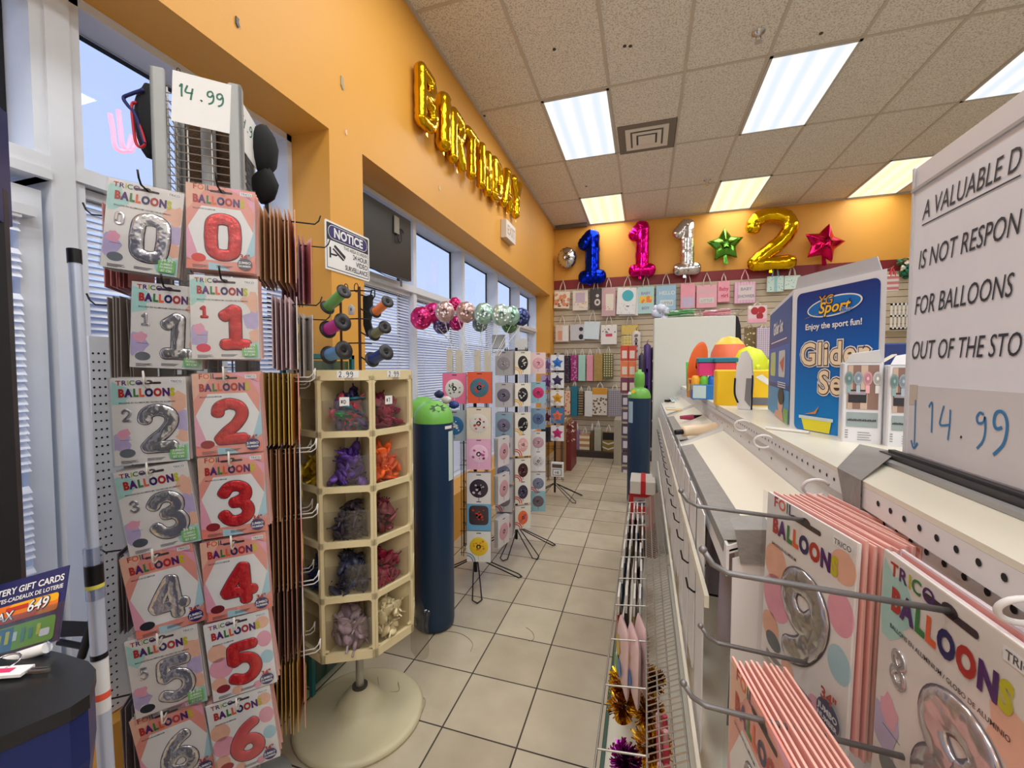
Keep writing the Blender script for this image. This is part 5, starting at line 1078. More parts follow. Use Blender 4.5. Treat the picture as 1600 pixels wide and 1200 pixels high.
gift_bag(1147, 441, 1180, 474, (222, 174, 208), 'lilac striped gift bag with baby shower lettering', [('vstripes', (240, 190, 214), 7), ('rect', (226, 210, 214), -0.3, 0.15, 0.72, 0.7), ('text', (150, 140, 160), 'BABY', 0.06, 0.4, 0.2), ('text', (150, 140, 160), 'SHOWER', 0.06, 0.74, 0.2)], handle=(240, 180, 200))
gift_bag(1198, 432, 1224, 456, (206, 230, 222), 'small mint patterned gift bag with a blue bow', [('dots', (120, 170, 170), 2, 26, 0.04), ('rect', (150, 200, 206), -0.08, 0.0, 0.18, 0.98)], handle=(140, 190, 206))
gift_bag(1225, 431, 1250, 452, (214, 234, 226), 'small pale mint gift bag beside the blue glider box corner', [('dots', (150, 196, 190), 7, 20, 0.04)])
gift_bag(868, 508, 889, 534, (226, 204, 186), 'peach and white photo gift bag, leftmost of the second row', [('rect', (224, 160, 130), -0.3, 0.35, 0.3, 0.55), ('rect', (236, 232, 226), 0.05, 0.05, 0.4, 0.9)])
gift_bag(891, 507, 914, 532, (206, 202, 204), 'silver photo gift bag with black figures, second row', [('disc', (40, 40, 50), 0.25, 0.3, 0.14, 0.14), ('disc', (30, 30, 40), 0.25, 0.78, 0.16, 0.18)])
gift_bag(913, 503, 938, 530, (214, 228, 232), 'plain pale blue gift bag hanging crooked in the second row', [], roll=0.07, y=BY-0.09)
gift_bag(939, 508, 964, 538, (232, 226, 220), 'white gift bag with a red printed block in the second row', [('rect', (206, 60, 90), -0.2, 0.45, 0.42, 0.15), ('dots', (120, 120, 120), 4, 8, 0.05, 0.2, 0.4)], y=BY-0.1)
gift_bag(971, 508, 997, 523, (216, 186, 96), 'plain gold gift bag near the red card packs', [], y=BY-0.06)
gift_bag(971, 525, 996, 541, (220, 200, 120), 'yellow squared gift bag under the plain gold one', [('lattice', (200, 180, 90), 5)], y=BY-0.16, hgt=0.03)
gift_bag(1168, 478, 1198, 505, (236, 206, 208), 'white and pink gift bag covered with red hearts', [('disc', (180, 24, 40), -0.15, 0.3, 0.2, 0.22), ('disc', (190, 30, 44), 0.2, 0.25, 0.2, 0.2), ('disc', (170, 24, 36), 0.12, 0.6, 0.18, 0.2), ('disc', (246, 240, 226), -0.38, 0.1, 0.1, 0.12), ('rect', (240, 170, 190), -0.48, 0.75, 0.96, 0.22)], y=6.4, hgt=0.05)
gift_bag(1163, 512, 1181, 552, (132, 112, 70), 'olive brown gift bag with cream dots', [('dots', (240, 230, 180), 21, 12, 0.09)], y=6.5, hgt=0.04)
gift_bag(1182, 512, 1202, 556, (190, 170, 192), 'lilac gift bag with a white lattice print', [('lattice', (232, 224, 230), 6)], y=6.3, hgt=0.04)
# bottle bags, third row
BT = [(868, 877, 560, 596, (34, 30, 40), 'black bottle bag leftmost in the third row', ('dots', (60, 130, 150), 3, 10, 0.15)), (879, 891, 556, 598, (46, 34, 48), 'dark glitter bottle bag in the third row', ('dots', (150, 110, 130), 5, 40, 0.05)), (892, 903, 555, 595, (160, 40, 110), 'magenta patterned bottle bag in the third row', ('dots', (206, 170, 196), 6, 24, 0.1)), (904, 915, 555, 595, (168, 208, 190), 'mint bottle bag in the third row', None),
      (917, 927, 555, 595, (226, 150, 164), 'plain pink bottle bag in the third row', None), (928, 942, 553, 595, (170, 138, 74), 'gold bottle bag in the third row', ('dots', (200, 170, 100), 8, 30, 0.05)), (943, 958, 552, 592, (96, 92, 54), 'olive bottle bag with a pale diamond pattern', ('lattice', (216, 206, 150), 4))]
for x0, x1, y0, y1, c, l, pr in BT: gift_bag(x0, y0, x1, y1, c, l, [pr] if pr else [], y=BY-0.14, thick=0.09, hgt=0.12)
LO = [(883, 611, 892, 648, (226, 190, 150), 'multicoloured narrow gift bag at the left of the fourth row', ('dots', (206, 60, 90), 3, 16, 0.14)), (893, 603, 903, 650, (30, 110, 130), 'teal narrow gift bag in the fourth row', None), (904, 612, 912, 648, (60, 44, 40), 'dark brown striped gift bag in the fourth row', ('stripes', (150, 130, 90), 9)), (914, 611, 926, 650, (220, 214, 206), 'white gift bag in the fourth row', None),
      (926, 606, 949, 648, (222, 210, 196), 'white gift bag with gold top and geometric print', ('dots', (110, 90, 60), 9, 26, 0.08, 0.35, 0.95)), (950, 609, 971, 650, (168, 160, 166), 'grey honeycomb patterned gift bag in the fourth row', ('lattice', (120, 116, 124), 6))]
for x0, y0, x1, y1, c, l, pr in LO: gift_bag(x0, y0, x1, y1, c, l, ([('rect', (214, 150, 40), -0.5, 0.0, 1.0, 0.24)] if 'gold top' in l else [])+([pr] if pr else []), y=BY-0.16, hgt=0.1, thick=0.1)
# bottom bags standing on a low dark base board
mb = MB(); mb.box((WALL+0.35, BACK-0.40, 0.0), (0.4, BACK-0.021, 0.10), M('dark_base_board', (60, 48, 40), 0.7)); mb.build('base_shelf', label='low dark wooden base shelf along the foot of the back wall', cat='shelf')
for x0, y0, x1, y1, c, l, pr in [(898, 672, 906, 712, (150, 120, 150), 'lilac gift bag at the left of the floor row', None), (906, 678, 922, 712, (190, 140, 90), 'brown and cream striped gift bag on the base shelf', ('stripes', (236, 216, 180), 4)), (923, 672, 928, 710, (96, 76, 50), 'thin brown gift bag on the base shelf', None), (929, 668, 940, 712, (176, 176, 150), 'crinkled clear gift bag on the base shelf', ('dots', (206, 150, 140), 4, 18, 0.1)), (942, 675, 960, 714, (150, 126, 60), 'gold gift bag with white chevrons and black top', ('chevron', (236, 226, 196), 3))]:
    gift_bag(x0, y0, x1, y1, c, l, ([('rect', (20, 18, 18), -0.5, 0.0, 1.0, 0.3)] if 'chevrons' in l else [])+([pr] if pr else []), y=BACK-0.24, hgt=0.12, thick=0.12, hook=False)
# hanging cello bags and brown boards at the left
mb = MB()
for k in range(5):
    q = at('y', 5.9-0.12*k, 884+1.5*k, 690); mb.box((q[0]-0.01-0.012*k, q[1]-0.05, 0.02), (q[0]+0.02-0.012*k, q[1]+0.05, 0.92-0.05*k), C(150, 110, 70, 0.6))
mb = MB(); q = at('y', 5.95, 884, 690); mb.box((q[0]-0.10, 5.6, 0.0), (q[0]+0.0, 6.45, 0.72), C(158, 116, 74, 0.6)); mb.build('brown_carton', label='tall brown carton standing on the floor behind the third card rack', cat='carton')
mb = MB(); mb.box((q[0]+0.004, 6.0, 0.0), (q[0]+0.07, 6.5, 0.66), C(120, 40, 44, 0.5)); mb.build('red_carton', label='narrow dark red carton beside the brown carton at the left wall', cat='carton')
s = MB()
for k in range(40):
    p = at('y', 6.0, 892+random.uniform(-8, 7), 668+random.uniform(-20, 22)); R_ = np.array(rnd_rot()); c = random.choice(((212, 190, 110), (190, 110, 90), (90, 120, 70), (220, 214, 190)))
    s.add([p+R_@np.array(v) for v in ((-0.02, -0.008, 0), (0.02, -0.008, 0), (0.02, 0.008, 0.006), (-0.02, 0.008, 0.006))], [(0, 1, 2, 3)], C(*c, rough=0.25))
s.build('tinsel_spray', label='mixed gold and green tinsel spray above the brown carton', cat='tinsel', kind='stuff')
# ================================================================ SMALL WIRE RACK WITH RED CARD PACKS
q = at('y', 6.15, 983, 742); t = thing('wire_rack', 'narrow chrome wire rack of red card packs before the back wall', 'wire rack', (q[0]+0.02, 6.24, 0))
s = MB()
for x in (-0.13, 0.0, 0.13): s.cyl((x, 0, 0), (x, 0, 2.0), 0.004, WIRE, 6)
s.build('upright', t)
s = MB()
for k in range(34): s.cyl((-0.13, -0.004, 0.04+0.058*k), (0.13, -0.004, 0.04+0.058*k), 0.0022, WIRE, 5)
s.build('wire_grid', t)
CP = [(540, (206, 66, 50)), (565, (226, 120, 70)), (590, (120, 54, 80))]
for i, (py_, c) in enumerate(CP):
    for j, px_ in enumerate((976, 988)):
        q = at('y', 6.16, px_, py_); s = MB(); s.box((-0.055, -0.012, -0.215), (0.055, 0.012, 0.0), C(*c)); o = s.build('card_pack', loc=tuple(q), label='%s card pack, %s column of the wire rack, row %s' % (['red', 'orange', 'plum'][i], ['left', 'right'][j], ['one', 'two', 'three'][i]), cat='card pack', group='card packs on the wire rack')
        f = MB(); f.rrect(Fr((0, -0.012, 0), (1, 0, 0), (0, 0, 1)), -0.034, -0.18, 0.034, -0.07, 0.006, 0.001, C(226, 206, 190)); f.build('window_print', o)
for i in range(6):
    q = at('y', 6.16, 977, 617+22.5*i); s = MB(); s.box((-0.05, -0.012, -0.17), (0.05, 0.012, 0.0), C(*[(84, 66, 96), (96, 72, 92), (70, 60, 80), (92, 76, 96), (80, 66, 86), (96, 84, 92)][i])); o = s.build('card_pack', loc=tuple(q), label='dull violet card pack in the single lower column of the wire rack, %s' % ROWN[i], cat='card pack', group='card packs on the wire rack')
    f = MB(); f.rrect(Fr((0, -0.012, 0), (1, 0, 0), (0, 0, 1)), -0.03, -0.14, 0.03, -0.04, 0.006, 0.001, C(206, 200, 204)); f.build('window_print', o)
q = at('y', 6.6, 965, 655); mb = MB(); z0 = at('y', 6.6, 965, 732)[2]; mb.bbox((q[0]-0.05, 6.55, max(0.0, z0)), (q[0]+0.06, 6.95, q[2]), C(176, 166, 146, 0.5)); mb.build('side_panel', label='beige rounded cabinet end panel behind the card pack rack', cat='panel')
# dark costumes and party goods hanging behind the far tank
for i, (px0, py0, px1, py1, c, l) in enumerate([(998, 556, 1006, 690, (44, 34, 60), 'dark violet garment bag hanging behind the far tank'), (1006, 540, 1015, 690, (70, 40, 110), 'purple costume pack hanging behind the far tank'), (1015, 545, 1030, 700, (30, 28, 34), 'black costume pack hanging beside the white cabinet'), (988, 520, 1000, 560, (206, 196, 190), 'white striped pack hanging above the red card packs')]):
    a = at('y', 5.9+0.1*i, px0, py0); b = at('y', 5.9+0.1*i, px1, py1); s = MB(); w = b[0]-a[0]; h = a[2]-b[2]
    s.inflate(FRONT, [(0, -h), (w, -h), (w, 0), (w*0.6, 0.03), (w*0.4, 0.03), (0, 0)], 0.03, C(*c, rough=0.3)); o = s.build('costume_pack', loc=tuple(np.array((a[0], a[1], a[2]))), label=l, cat='costume pack')
    f = MB(); f.tube([(w/2, 0, 0.02), (w/2, 0, 0.06), (w/2+0.02, 0, 0.08)], 0.003, BLKW, 5); f.build('hanger_hook', o); wall_hook(float(a[0]+w/2), float(a[1]), float(a[2])+0.055)
    if i in (2, 3):
        f = MB()
        for k in range(4): f.disc(FRONT, w*0.5, -h*(0.12+0.2*k), w*0.25, w*0.2, 0.034, C(220, 214, 214) if i == 2 else C(120, 100, 96), 10, 0.4)
        f.build('printed_pattern', o)
# goods seen right of the glider box, under the maroon band
gift_bag(1384, 430, 1403, 455, (222, 214, 208), 'white printed gift bag above the blue box, beside the flower bunch', [('stripes', (206, 120, 120), 3)], handle=(220, 40, 70), y=6.5, hgt=0.1)
t = thing('flower_bunch', 'green and cream artificial flower bunch at the right end of the maroon band', 'flowers', tuple(at('y', BACK-0.14, 1421, 418)))
s = MB()
for k in range(26): s.blob(np.array((random.uniform(-0.12, 0.12), random.uniform(-0.08, 0.08), random.uniform(-0.12, 0.12))), 0.04, 0.03, 0.025, C(*random.choice(((40, 100, 60), (30, 130, 100), (70, 90, 50)))), 0.3, 7, 5, rnd_rot())
s.build('leaves', t)
s = MB()
for k in range(16): s.blob(np.array((random.uniform(-0.11, 0.11), random.uniform(-0.12, -0.02), random.uniform(-0.08, 0.12))), 0.03, 0.02, 0.03, C(*random.choice(((226, 214, 180), (206, 150, 110), (222, 220, 210)))), 0.3, 7, 5, rnd_rot())
s.build('blossoms', t)
q0 = at('y', BACK-0.3, 1392, 474); q1 = at('y', BACK-0.3, 1440, 505)
t = thing('wire_basket', 'white slotted plastic basket behind the leaning notice board', 'basket', tuple(q0))
s = MB(); w = q1[0]-q0[0]+0.2; h = 0.36
s.box((0, 0, -h), (w, 0.01, -h+0.03), PAPER); s.box((0, 0, -0.03), (w, 0.01, 0), PAPER); s.box((0, 0.0, -h), (w, 0.275, -h+0.01), PAPER)
k = 0
while k*0.045 < w: s.box((k*0.045, 0, -h), (k*0.045+0.022, 0.009, 0), PAPER); k += 1
s.box((0, 0, -h*0.52), (w, 0.01, -h*0.45), PAPER); s.build('basket_body', t)
# ================================================================ WHITE GONDOLA SHELVING
XB = 0.254; CAPZ = 1.365; SHZ = 1.288; XL = 0.10; YN = 0.53; YF = 3.30
GW = M('gondola_white', (226, 226, 226), 0.35, var=0.03, scale=4); GWC = M('gondola_cream', (228, 224, 206), 0.35, var=0.04, scale=4)
TAPE = M('grey_duct_tape', (136, 134, 130), 0.42, var=0.15, scale=30, bump=0.2, bscale=60)
HOLE = M('peg_hole', (26, 24, 24), 0.9)
gon = thing('gondola_shelving', 'long white pegboard gondola shelving along the right of the aisle', 'shelving', (XB, 1.8, 0))
def G(mb, name, **k): return mb.build(name, gon, loc=(-XB, -1.8, 0), **k)
s = MB()
s.box((XB, -0.6, 0.1), (XB+0.012, YF, CAPZ-0.008), GW); G(s, 'pegboard_panel')
s = MB(); s.box((XB-0.006, -0.6, CAPZ-0.032), (XB+0.0, YF, CAPZ-0.0062), GW); s.box((XB-0.006, -0.6, CAPZ-0.006), (XB+0.44, YF, CAPZ), GWC); s.box((XB+0.43, -0.6, 0.1), (XB+0.44, YF, CAPZ-0.006), GW); G(s, 'top_cap')
PLF = Fr((XB, 0, 0), (0, -1, 0), (0, 0, 1))      # faces -x
s = MB()
for j in range(40):
    z = CAPZ-0.016-0.0254*0.88*j
    if z < 0.75: break
    for i in range(34):
        y = 0.56-0.0245*i+(0.0 if j % 2 == 0 else 0.0)
        if y > -0.3: s.disc(PLF, -y, z, 0.0032, 0.0032, 0.0066 if j == 0 else 0.0008, HOLE, 10)
for i in range(110):
    y = 0.60+0.0245*i
    if y < YF-0.03: s.disc(PLF, -y, CAPZ-0.018, 0.0026, 0.0026, 0.0066, HOLE, 8)
    if y < YF-0.03 and i % 4 == 0: s.disc(PLF, -y, CAPZ-0.055, 0.003, 0.003, 0.0008, HOLE, 8)
G(s, 'peg_holes')
# three sloping trough shelves with front lips
XF, ZF, ZR = 0.122, 1.23, 1.288
def TS(x, y, d=0.0): return np.array((x, y, ZF+(x-XF)/(XB-XF)*(ZR-ZF)+d))
s_end = [(0.68, 1.55), (1.57, 2.44), (2.46, YF-0.02)]
for (a, b) in s_end:
    s = MB(); V = [TS(XF, a), TS(XB-0.001, a), TS(XB-0.001, b), TS(XF, b)]; V += [v-np.array((0, 0, 0.003)) for v in V]
    s.add(V, [(0, 1, 2, 3), (7, 6, 5, 4), (0, 4, 5, 1), (1, 5, 6, 2), (2, 6, 7, 3), (3, 7, 4, 0)], GWC)
    s.box((XF-0.004, a, ZF-0.04), (XF, b, ZF+0.006), GW)
    for y0 in (a, b-0.004): s.prism(Fr((XF, y0, ZF), (1, 0, 0), (0, 0, 1)), [(0.0, -0.006), (XB-XF-0.002, ZR-ZF-0.006), (XB-XF-0.002, ZR-ZF+0.012), (0.0, 0.006)], -0.004, 0.0, GW)
    G(s, 'trough_shelf')
# end panel under the first trough
s = MB(); s.prism(Fr((XF, 0.676, 0), (1, 0, 0), (0, 0, 1)), [(0.004, 0.55), (XB-XF-0.002, 0.55), (XB-XF-0.002, ZR-0.012), (0.004, ZF-0.012)], -0.004, 0.0, GW); G(s, 'end_panel')
# lower shelf lips running along the aisle
for z, x in ((1.115, 0.101), (0.79, 0.098)):
    s = MB(); s.box((x-0.0035, 0.74, z-0.010), (x+0.0035, YF, z+0.010), GWC); G(s, 'shelf_lip')
s = MB(); s.box((0.105, 0.74, 0.70), (XB-0.004, YF, 0.704), GWC); G(s, 'lower_shelf')
s = MB(); s.box((-0.132, 0.7, 0.0), (-0.122, YF+0.1, 0.115), C(24, 84, 66, 0.4)); G(s, 'green_kick_plate', label='dark green kick plate')
s = MB(); s.box((-0.122, 0.7, 0.085), (XB, YF, 0.1), GWC); G(s, 'base_deck')
s = MB()
for k in range(2):
    for i in range(8): s.disc(Fr((0, 0, 0.1), (1, 0, 0), (0, 1, 0)), -0.05+0.012*i, 1.05+0.45*k, 0.003, 0.003, 0.0006, HOLE, 8); s.disc(Fr((0, 0, 0.1), (1, 0, 0), (0, 1, 0)), -0.05+0.012*i, 1.065+0.45*k, 0.003, 0.003, 0.0006, HOLE, 8)
G(s, 'deck_holes')
# tall white plates with rounded lower corners hanging from the trough edge, one per hook row
ypl = 0.84; k = 0
while ypl < 3.15:
    h = (0.47, 0.40, 0.49)[k % 3]; wdt = 0.108
    fr = Fr((0.110, ypl+wdt, ZF-0.004), (0, -1, 0), (0, 0, 1)); pts = [(0, 0), (0, -h+0.02), (0.006, -h+0.006), (0.02, -h), (wdt-0.02, -h), (wdt-0.006, -h+0.006), (wdt, -h+0.02), (wdt, 0)]
    s = MB(); s.prism(fr, pts, 0.0, 0.0025, GW); s.build('price_plate', label='white rounded price plates hanging below the gondola trough edge, all alike', cat='plate', group='white price plates along the gondola')
    for zz in (ZF-0.22,):
        s = MB(); yc = ypl+wdt+0.017; s.tube([(XB-0.002, yc, zz), (0.105, yc, zz+0.006), (0.094, yc, zz+0.014), (0.090, yc, zz+0.035)], 0.0022, BLKW, 6); G(s, 'plate_hook')
    ypl += 0.142; k += 1
# tape: along the trough edge, over the cap, and hanging on the end panel
for (ya, yb, wd, lb) in ((0.70, 1.5, 0.036, 'grey duct tape strip along the near trough front edge'), (1.62, 2.36, 0.028, 'grey duct tape strip along the farther trough front edge')):
    s = MB(); s.add([np.array((XF-0.0045, ya, ZF+0.0065)), TS(XF+wd, ya-0.015, 0.0015), TS(XF+wd*0.92, yb, 0.0015), np.array((XF-0.0045, yb, ZF+0.0065)), np.array((XF-0.005, ya, ZF-0.012)), np.array((XF-0.005, yb, ZF-0.012))], [(0, 1, 2, 3), (0, 3, 5, 4)], TAPE)
    s.build('tape_strip', label=lb, cat='tape')
YN = 0.676
s = MB(); a = at('y', YN-0.006, 1148, 828); b = at('y', YN-0.006, 1208, 828); c = at('y', YN-0.006, 1204, 882); d = at('y', YN-0.006, 1157, 881)
s.add([a, b, c, d], [(0, 1, 2, 3)], TAPE); e0 = a+np.array((0, 0.05, 0.004)); e1 = b+np.array((0, 0.05, 0.004)); s.add([a, b, e1, e0], [(0, 1, 2, 3)], TAPE); s.build('tape_patch', label='dark grey tape patch folded onto the white end panel', cat='tape')
ct = [at('x', XB-0.008, 1308, 735), at('x', XB-0.008, 1343, 745), at('x', XB-0.008, 1344, 800), at('x', XB-0.008, 1316, 775)]
e0 = at('z', CAPZ+0.010, 1343, 694); e1 = at('z', CAPZ+0.012, 1402, 706)
xt = XB-0.0088; lf = at('x', xt, 1308, 728); rt = at('x', xt, 1346, 744); lf[2] = rt[2] = CAPZ+0.0012
s = MB(); b0 = at('x', xt, 1318, 785); b1 = at('x', xt, 1344, 800); s.add([b0, b1, rt, lf, e1, e0], [(0, 1, 2, 3), (3, 2, 4, 5)], TAPE); s.build('tape_patch', label='grey duct tape folded over the cap edge beside the notice board', cat='tape')
s = MB(); ct2 = [at('x', XB-0.009, 1316, 785), at('x', XB-0.009, 1340, 800), at('x', XB-0.009, 1338, 815), at('x', XB-0.009, 1318, 800)]; s.add(ct2, [(0, 1, 2, 3)], clear('clear_tape', (240, 244, 250), 0.3)); s.build('clear_tape', label='clear tape end below the grey tape on the pegboard', cat='tape')
# ---- near pegboard hooks and packets
def ghook(y, tipx, z, lab, basex=XB):
    h = MB(); m = M('galvanised_hook', (132, 130, 130), 0.45, 0.7, var=0.25, scale=60)
    h.tube([(basex, y, z-0.004), (tipx+0.02, y, z+0.004), (tipx+0.008, y, z+0.010), (tipx, y, z+0.022)], 0.0026, m, 8); h.blob((tipx, y, z+0.022), 0.0036, 0.0036, 0.0036, m, 0, 8, 5)
    G(h, 'peg_hook')
ROT_G = -PI/2
ghook(0.575, 0.046, 1.5-0.181, ''); ghook(0.394, 0.050, 1.5-0.181, ''); ghook(0.437, 0.040, 1.5-0.335, ''); ghook(0.56, 0.07, 1.5-0.345, '')
for lb, y, x, z, dg, st, col, bd, rz, n, ed in (('silver number 9 balloon packet at the front of the middle gondola hook', 0.570, 0.184, 1.5-0.186, '9', 'party', 'silver', 'navy', 0.27, 12, (240, 190, 180)),
        ('silver number 8 balloon packet nearest the camera on the gondola pegboard', 0.394, 0.222, 1.5-0.186, '8', 'trico', 'silver', 'green', 0.08, 3, (228, 216, 222)),
        ('foil balloon packet hanging lowest at the gondola end, cut by the frame', 0.437, 0.112, 1.5-0.342, '7', 'foil', 'silver', 'navy', 0.18, 8, (244, 190, 176))):
    if dg == '7': DIG['7'] = [([(-.22, .88), (0, .88), (.22, .88)], False), ([(.22, .86), (.06, .5), (-.06, .1)], False)]
    nn = np.array((-math.cos(rz), math.sin(-rz)*-1, 0)); nn = np.array((math.sin(ROT_G+rz), -math.cos(ROT_G+rz), 0))
    packet(st, dg, col, lb, (x, y, z), ROT_G+rz, math.radians(2), None, bd, 'front packets on the gondola hooks')
    stack(n, ed, 'balloon packet stacked behind the %s packet on the gondola' % ' '.join(lb.split()[:3]), (x, y, z), ROT_G+rz, np.array((-1, 0, 0)), 0.0062 if dg != '8' else 0.006, math.radians(2), 0.015, 'packets stacked on the gondola hooks', (236, 170, 164))
# white plastic C rings clipped on the pegboard and troughs
for (px_, py_, ax, v, r, lb) in ((1275, 762, 'x', XB-0.03, 0.012, 'white plastic ring clipped on the near trough back'), (1193, 690, 'x', XB-0.03, 0.013, 'white plastic ring clipped on the middle trough back'), (1160, 665, 'x', XB-0.035, 0.013, 'white plastic ring clipped on the far trough back'), (1600, 955, 'x', XB-0.02, 0.010, 'white plastic ring at the right edge above the number 8 packet')):
    q = at(ax, v, px_, py_); s = MB(); s.tube([q+np.array((r*1.3*math.cos(a), -0.004*math.sin(a), r*math.sin(a))) for a in [0.5+4.9*j/16 for j in range(17)]], 0.0022, GW, 8); s.build('plastic_ring', label=lb, cat='ring')
# things lying in the trough
q = at('z', 1.275, 1085, 652); o = thing('marker_pen', 'black and pink marker lying in the far trough', 'pen', tuple(q))
s = MB(); s.cyl((-0.005, 0, 0), (0.075, 0.02, 0.002), 0.011, BLKW, 12, 0.008); s.build('barrel', o); s = MB(); s.cyl((-0.06, -0.01, -0.002), (-0.005, 0, 0), 0.008, C(176, 60, 96), 12, 0.013); s.build('pink_cap', o)
q = at('z', 1.276, 1094, 672); o = thing('cream_tube', 'cream coloured squashed tube lying in the trough', 'tube', tuple(q))
s = MB(); s.tube([(-0.06, -0.03, -0.004), (-0.03, -0.015, 0.0), (0.0, 0.0, 0.0), (0.03, 0.018, 0.004), (0.055, 0.03, 0.008)], 0.019, C(232, 208, 176, 0.5), 12, False, True); s.build('body', o)
s = MB(); s.cyl((-0.085, -0.042, -0.006), (-0.06, -0.03, -0.004), 0.009, BLKW, 10); s.build('nozzle', o)
q = at('z', 1.268, 1062, 625); s = MB(); s.box((-0.06, -0.14, -0.003), (0.07, 0.22, 0.003), C(220, 230, 226, 0.3))
for i in range(7): s.box((-0.05+0.017*i, -0.12, 0.003), (-0.043+0.017*i, 0.2, 0.010), C(196, 212, 212, 0.3))
s.build('plastic_tray', loc=tuple(q), label='pale ribbed plastic tray at the far end of the trough', cat='tray')
q = at('z', 1.266, 1056, 640); s = MB(); s.box((-0.05, -0.04, -0.002), (0.03, 0.05, 0.004), C(222, 196, 150)); s.box((-0.05, 0.05, -0.002), (0.0, 0.08, 0.004), C(90, 150, 190)); s.build('card_scrap', loc=tuple(q), label='tan and blue card scrap lying before the plastic tray', cat='card')
q = at('z', CAPZ+0.003, 1220, 672); s = MB(); s.cyl(tuple(q+np.array((-0.02, 0.03, 0))), tuple(q+np.array((0.045, -0.02, 0))), 0.003, PAPER, 8); s.build('white_stick', label='short white stick lying on the cap before the glider box', cat='stick')
# ---- merchandise behind the plates
for i, (y, c, z, lb) in enumerate(((0.83, (150, 140, 150), 1.22, 'clear packet with grey goods hanging nearest the end panel'), (0.99, (120, 110, 116), 1.22, 'grey bagged novelty hanging second behind the price plates'), (1.2, (110, 96, 96), 1.21, 'brown grey packet hanging third behind the price plates'), (1.45, (206, 60, 70), 1.22, 'red packet hanging behind the price plates'), (1.8, (90, 90, 96), 1.22, 'dark packet hanging fifth behind the price plates'), (2.2, (120, 120, 126), 1.22, 'slate packet hanging farthest behind the price plates'), (0.72, (56, 50, 84), 1.15, 'navy and purple bagged toy beside the white end panel'))):
    s = MB(); z -= 0.03; fr = Fr((0.185, y, z), (1, 0, 0), (0, 0, 1)); s.inflate(fr, [(-0.055, -0.19), (0.055, -0.18), (0.05, -0.02), (0.02, 0.0), (-0.02, 0.0), (-0.05, -0.03)], 0.016, C(*c, rough=0.22)); o = s.build('novelty_packet', label=lb, cat='packet'); f = MB(); f.rect(fr, -0.03, -0.05, 0.03, -0.01, 0.014, PAPER); f.build('header_card', o)
# ---- wire basket with grid front, hung low on the gondola
wb = thing('wire_rack_shelf', 'chrome wire grid shelf hung low along the aisle side of gondola', 'wire shelf', (0, 1.9, 0.6))
s = MB(); y = 0.72
while y < 3.0: s.cyl((0.015, y-1.9, 0.0), (0.10, y-1.9, 0.05), 0.0016, WIRE, 5); y += 0.021
s.build('cross_wires', wb)
s = MB()
for x, z in ((0.015, 0.0), (0.043, 0.017), (0.072, 0.033), (0.10, 0.05)): s.cyl((x, 0.72-1.9, z-0.003), (x, 3.0-1.9, z-0.003), 0.0026, WIRE, 6)
s.build('long_wires', wb)
s = MB(); y = 0.70
for k in range(11):
    yy = 0.78+0.215*k; s.cyl((-0.10, yy-1.9, -0.02), (0.02, yy-1.9, -0.005), 0.0026, WIRE, 6)
s.build('hang_rods', wb)
s = MB(); s.cyl((-0.10, 0.72-1.9, -0.02), (-0.10, 3.1-1.9, -0.02), 0.003, WIRE, 6)
for yy in (0.72, 1.9, 3.0): s.cyl((-0.10, yy-1.9, -0.02), (-0.118, yy-1.9, -0.49), 0.003, WIRE, 6); s.cyl((0.10, yy-1.9, 0.05), (XB, yy-1.9, 0.05), 0.004, WIRE, 6)
s.build('outer_frame', wb)
COLS = [(60, 70, 80), (130, 110, 90), (60, 100, 150), (90, 90, 96), (170, 50, 60), (56, 60, 76), (190, 160, 110), (90, 120, 136)]
favour = {}
for k in range(10):
    for j in range(4):
        yy = 0.80+0.215*k+0.045*j
        if k < 4: continue
        x = -0.085+0.026*j+random.uniform(-0.004, 0.004); yy = 0.79+0.215*k+0.10+random.uniform(-0.02, 0.02)
        c = COLS[(k*3+j) % 8]; s = MB(); fr = Fr((x, yy, 0.585), (0, -1, 0.0), (0, 0, 1)); R_ = random.uniform(-0.1, 0.1)
        s.inflate(fr, [(-0.075, -0.2), (0.075, -0.2), (0.07, -0.045), (-0.07, -0.045)], 0.011, C(*c, rough=0.2)); o = s.build('favour_bag', label='small bagged party favour hanging with white header between the wire rods', cat='favour bag', group='favour bags between the wire rods')
        f = MB(); f.prism(fr, [(-0.07, -0.055), (0.07, -0.055), (0.06, 0.012), (0.02, 0.02), (-0.05, 0.016)], -0.004, 0.004, C(226, 224, 218, 0.4)); f.build('white_header', o)
# paper bags hanging near: printed with pastel pink foot
for j, (x, yy) in enumerate(((-0.06, 1.50), (-0.025, 1.47), (0.0, 1.53))):
    s = MB(); fr = Fr((x, yy, 0.60), (0.25, -0.97, 0), (0, 0, 1)); s.inflate(fr, [(-0.06, -0.24), (0.06, -0.24), (0.066, -0.03), (0.05, 0.0), (-0.05, 0.0), (-0.066, -0.03)], 0.02, C(236, 206, 206)); o = s.build('party_blowout_bag', label=['white and pink paper bag hanging leftmost above the gold tinsel', 'pink paper bag with a yellow and blue print above the gold tinsel', 'pale paper bag tucked against the chrome wire grid'][j], cat='paper bag')
    f = MB(); f.disc(fr, 0, -0.08, 0.03, 0.035, 0.021, C(226, 206, 60), 12); f.disc(fr, 0.02, -0.15, 0.03, 0.03, 0.021, C(90, 150, 220), 12); f.disc(fr, -0.025, -0.16, 0.025, 0.03, 0.0212, C(120, 190, 110), 12); f.build('printed_pattern', o)
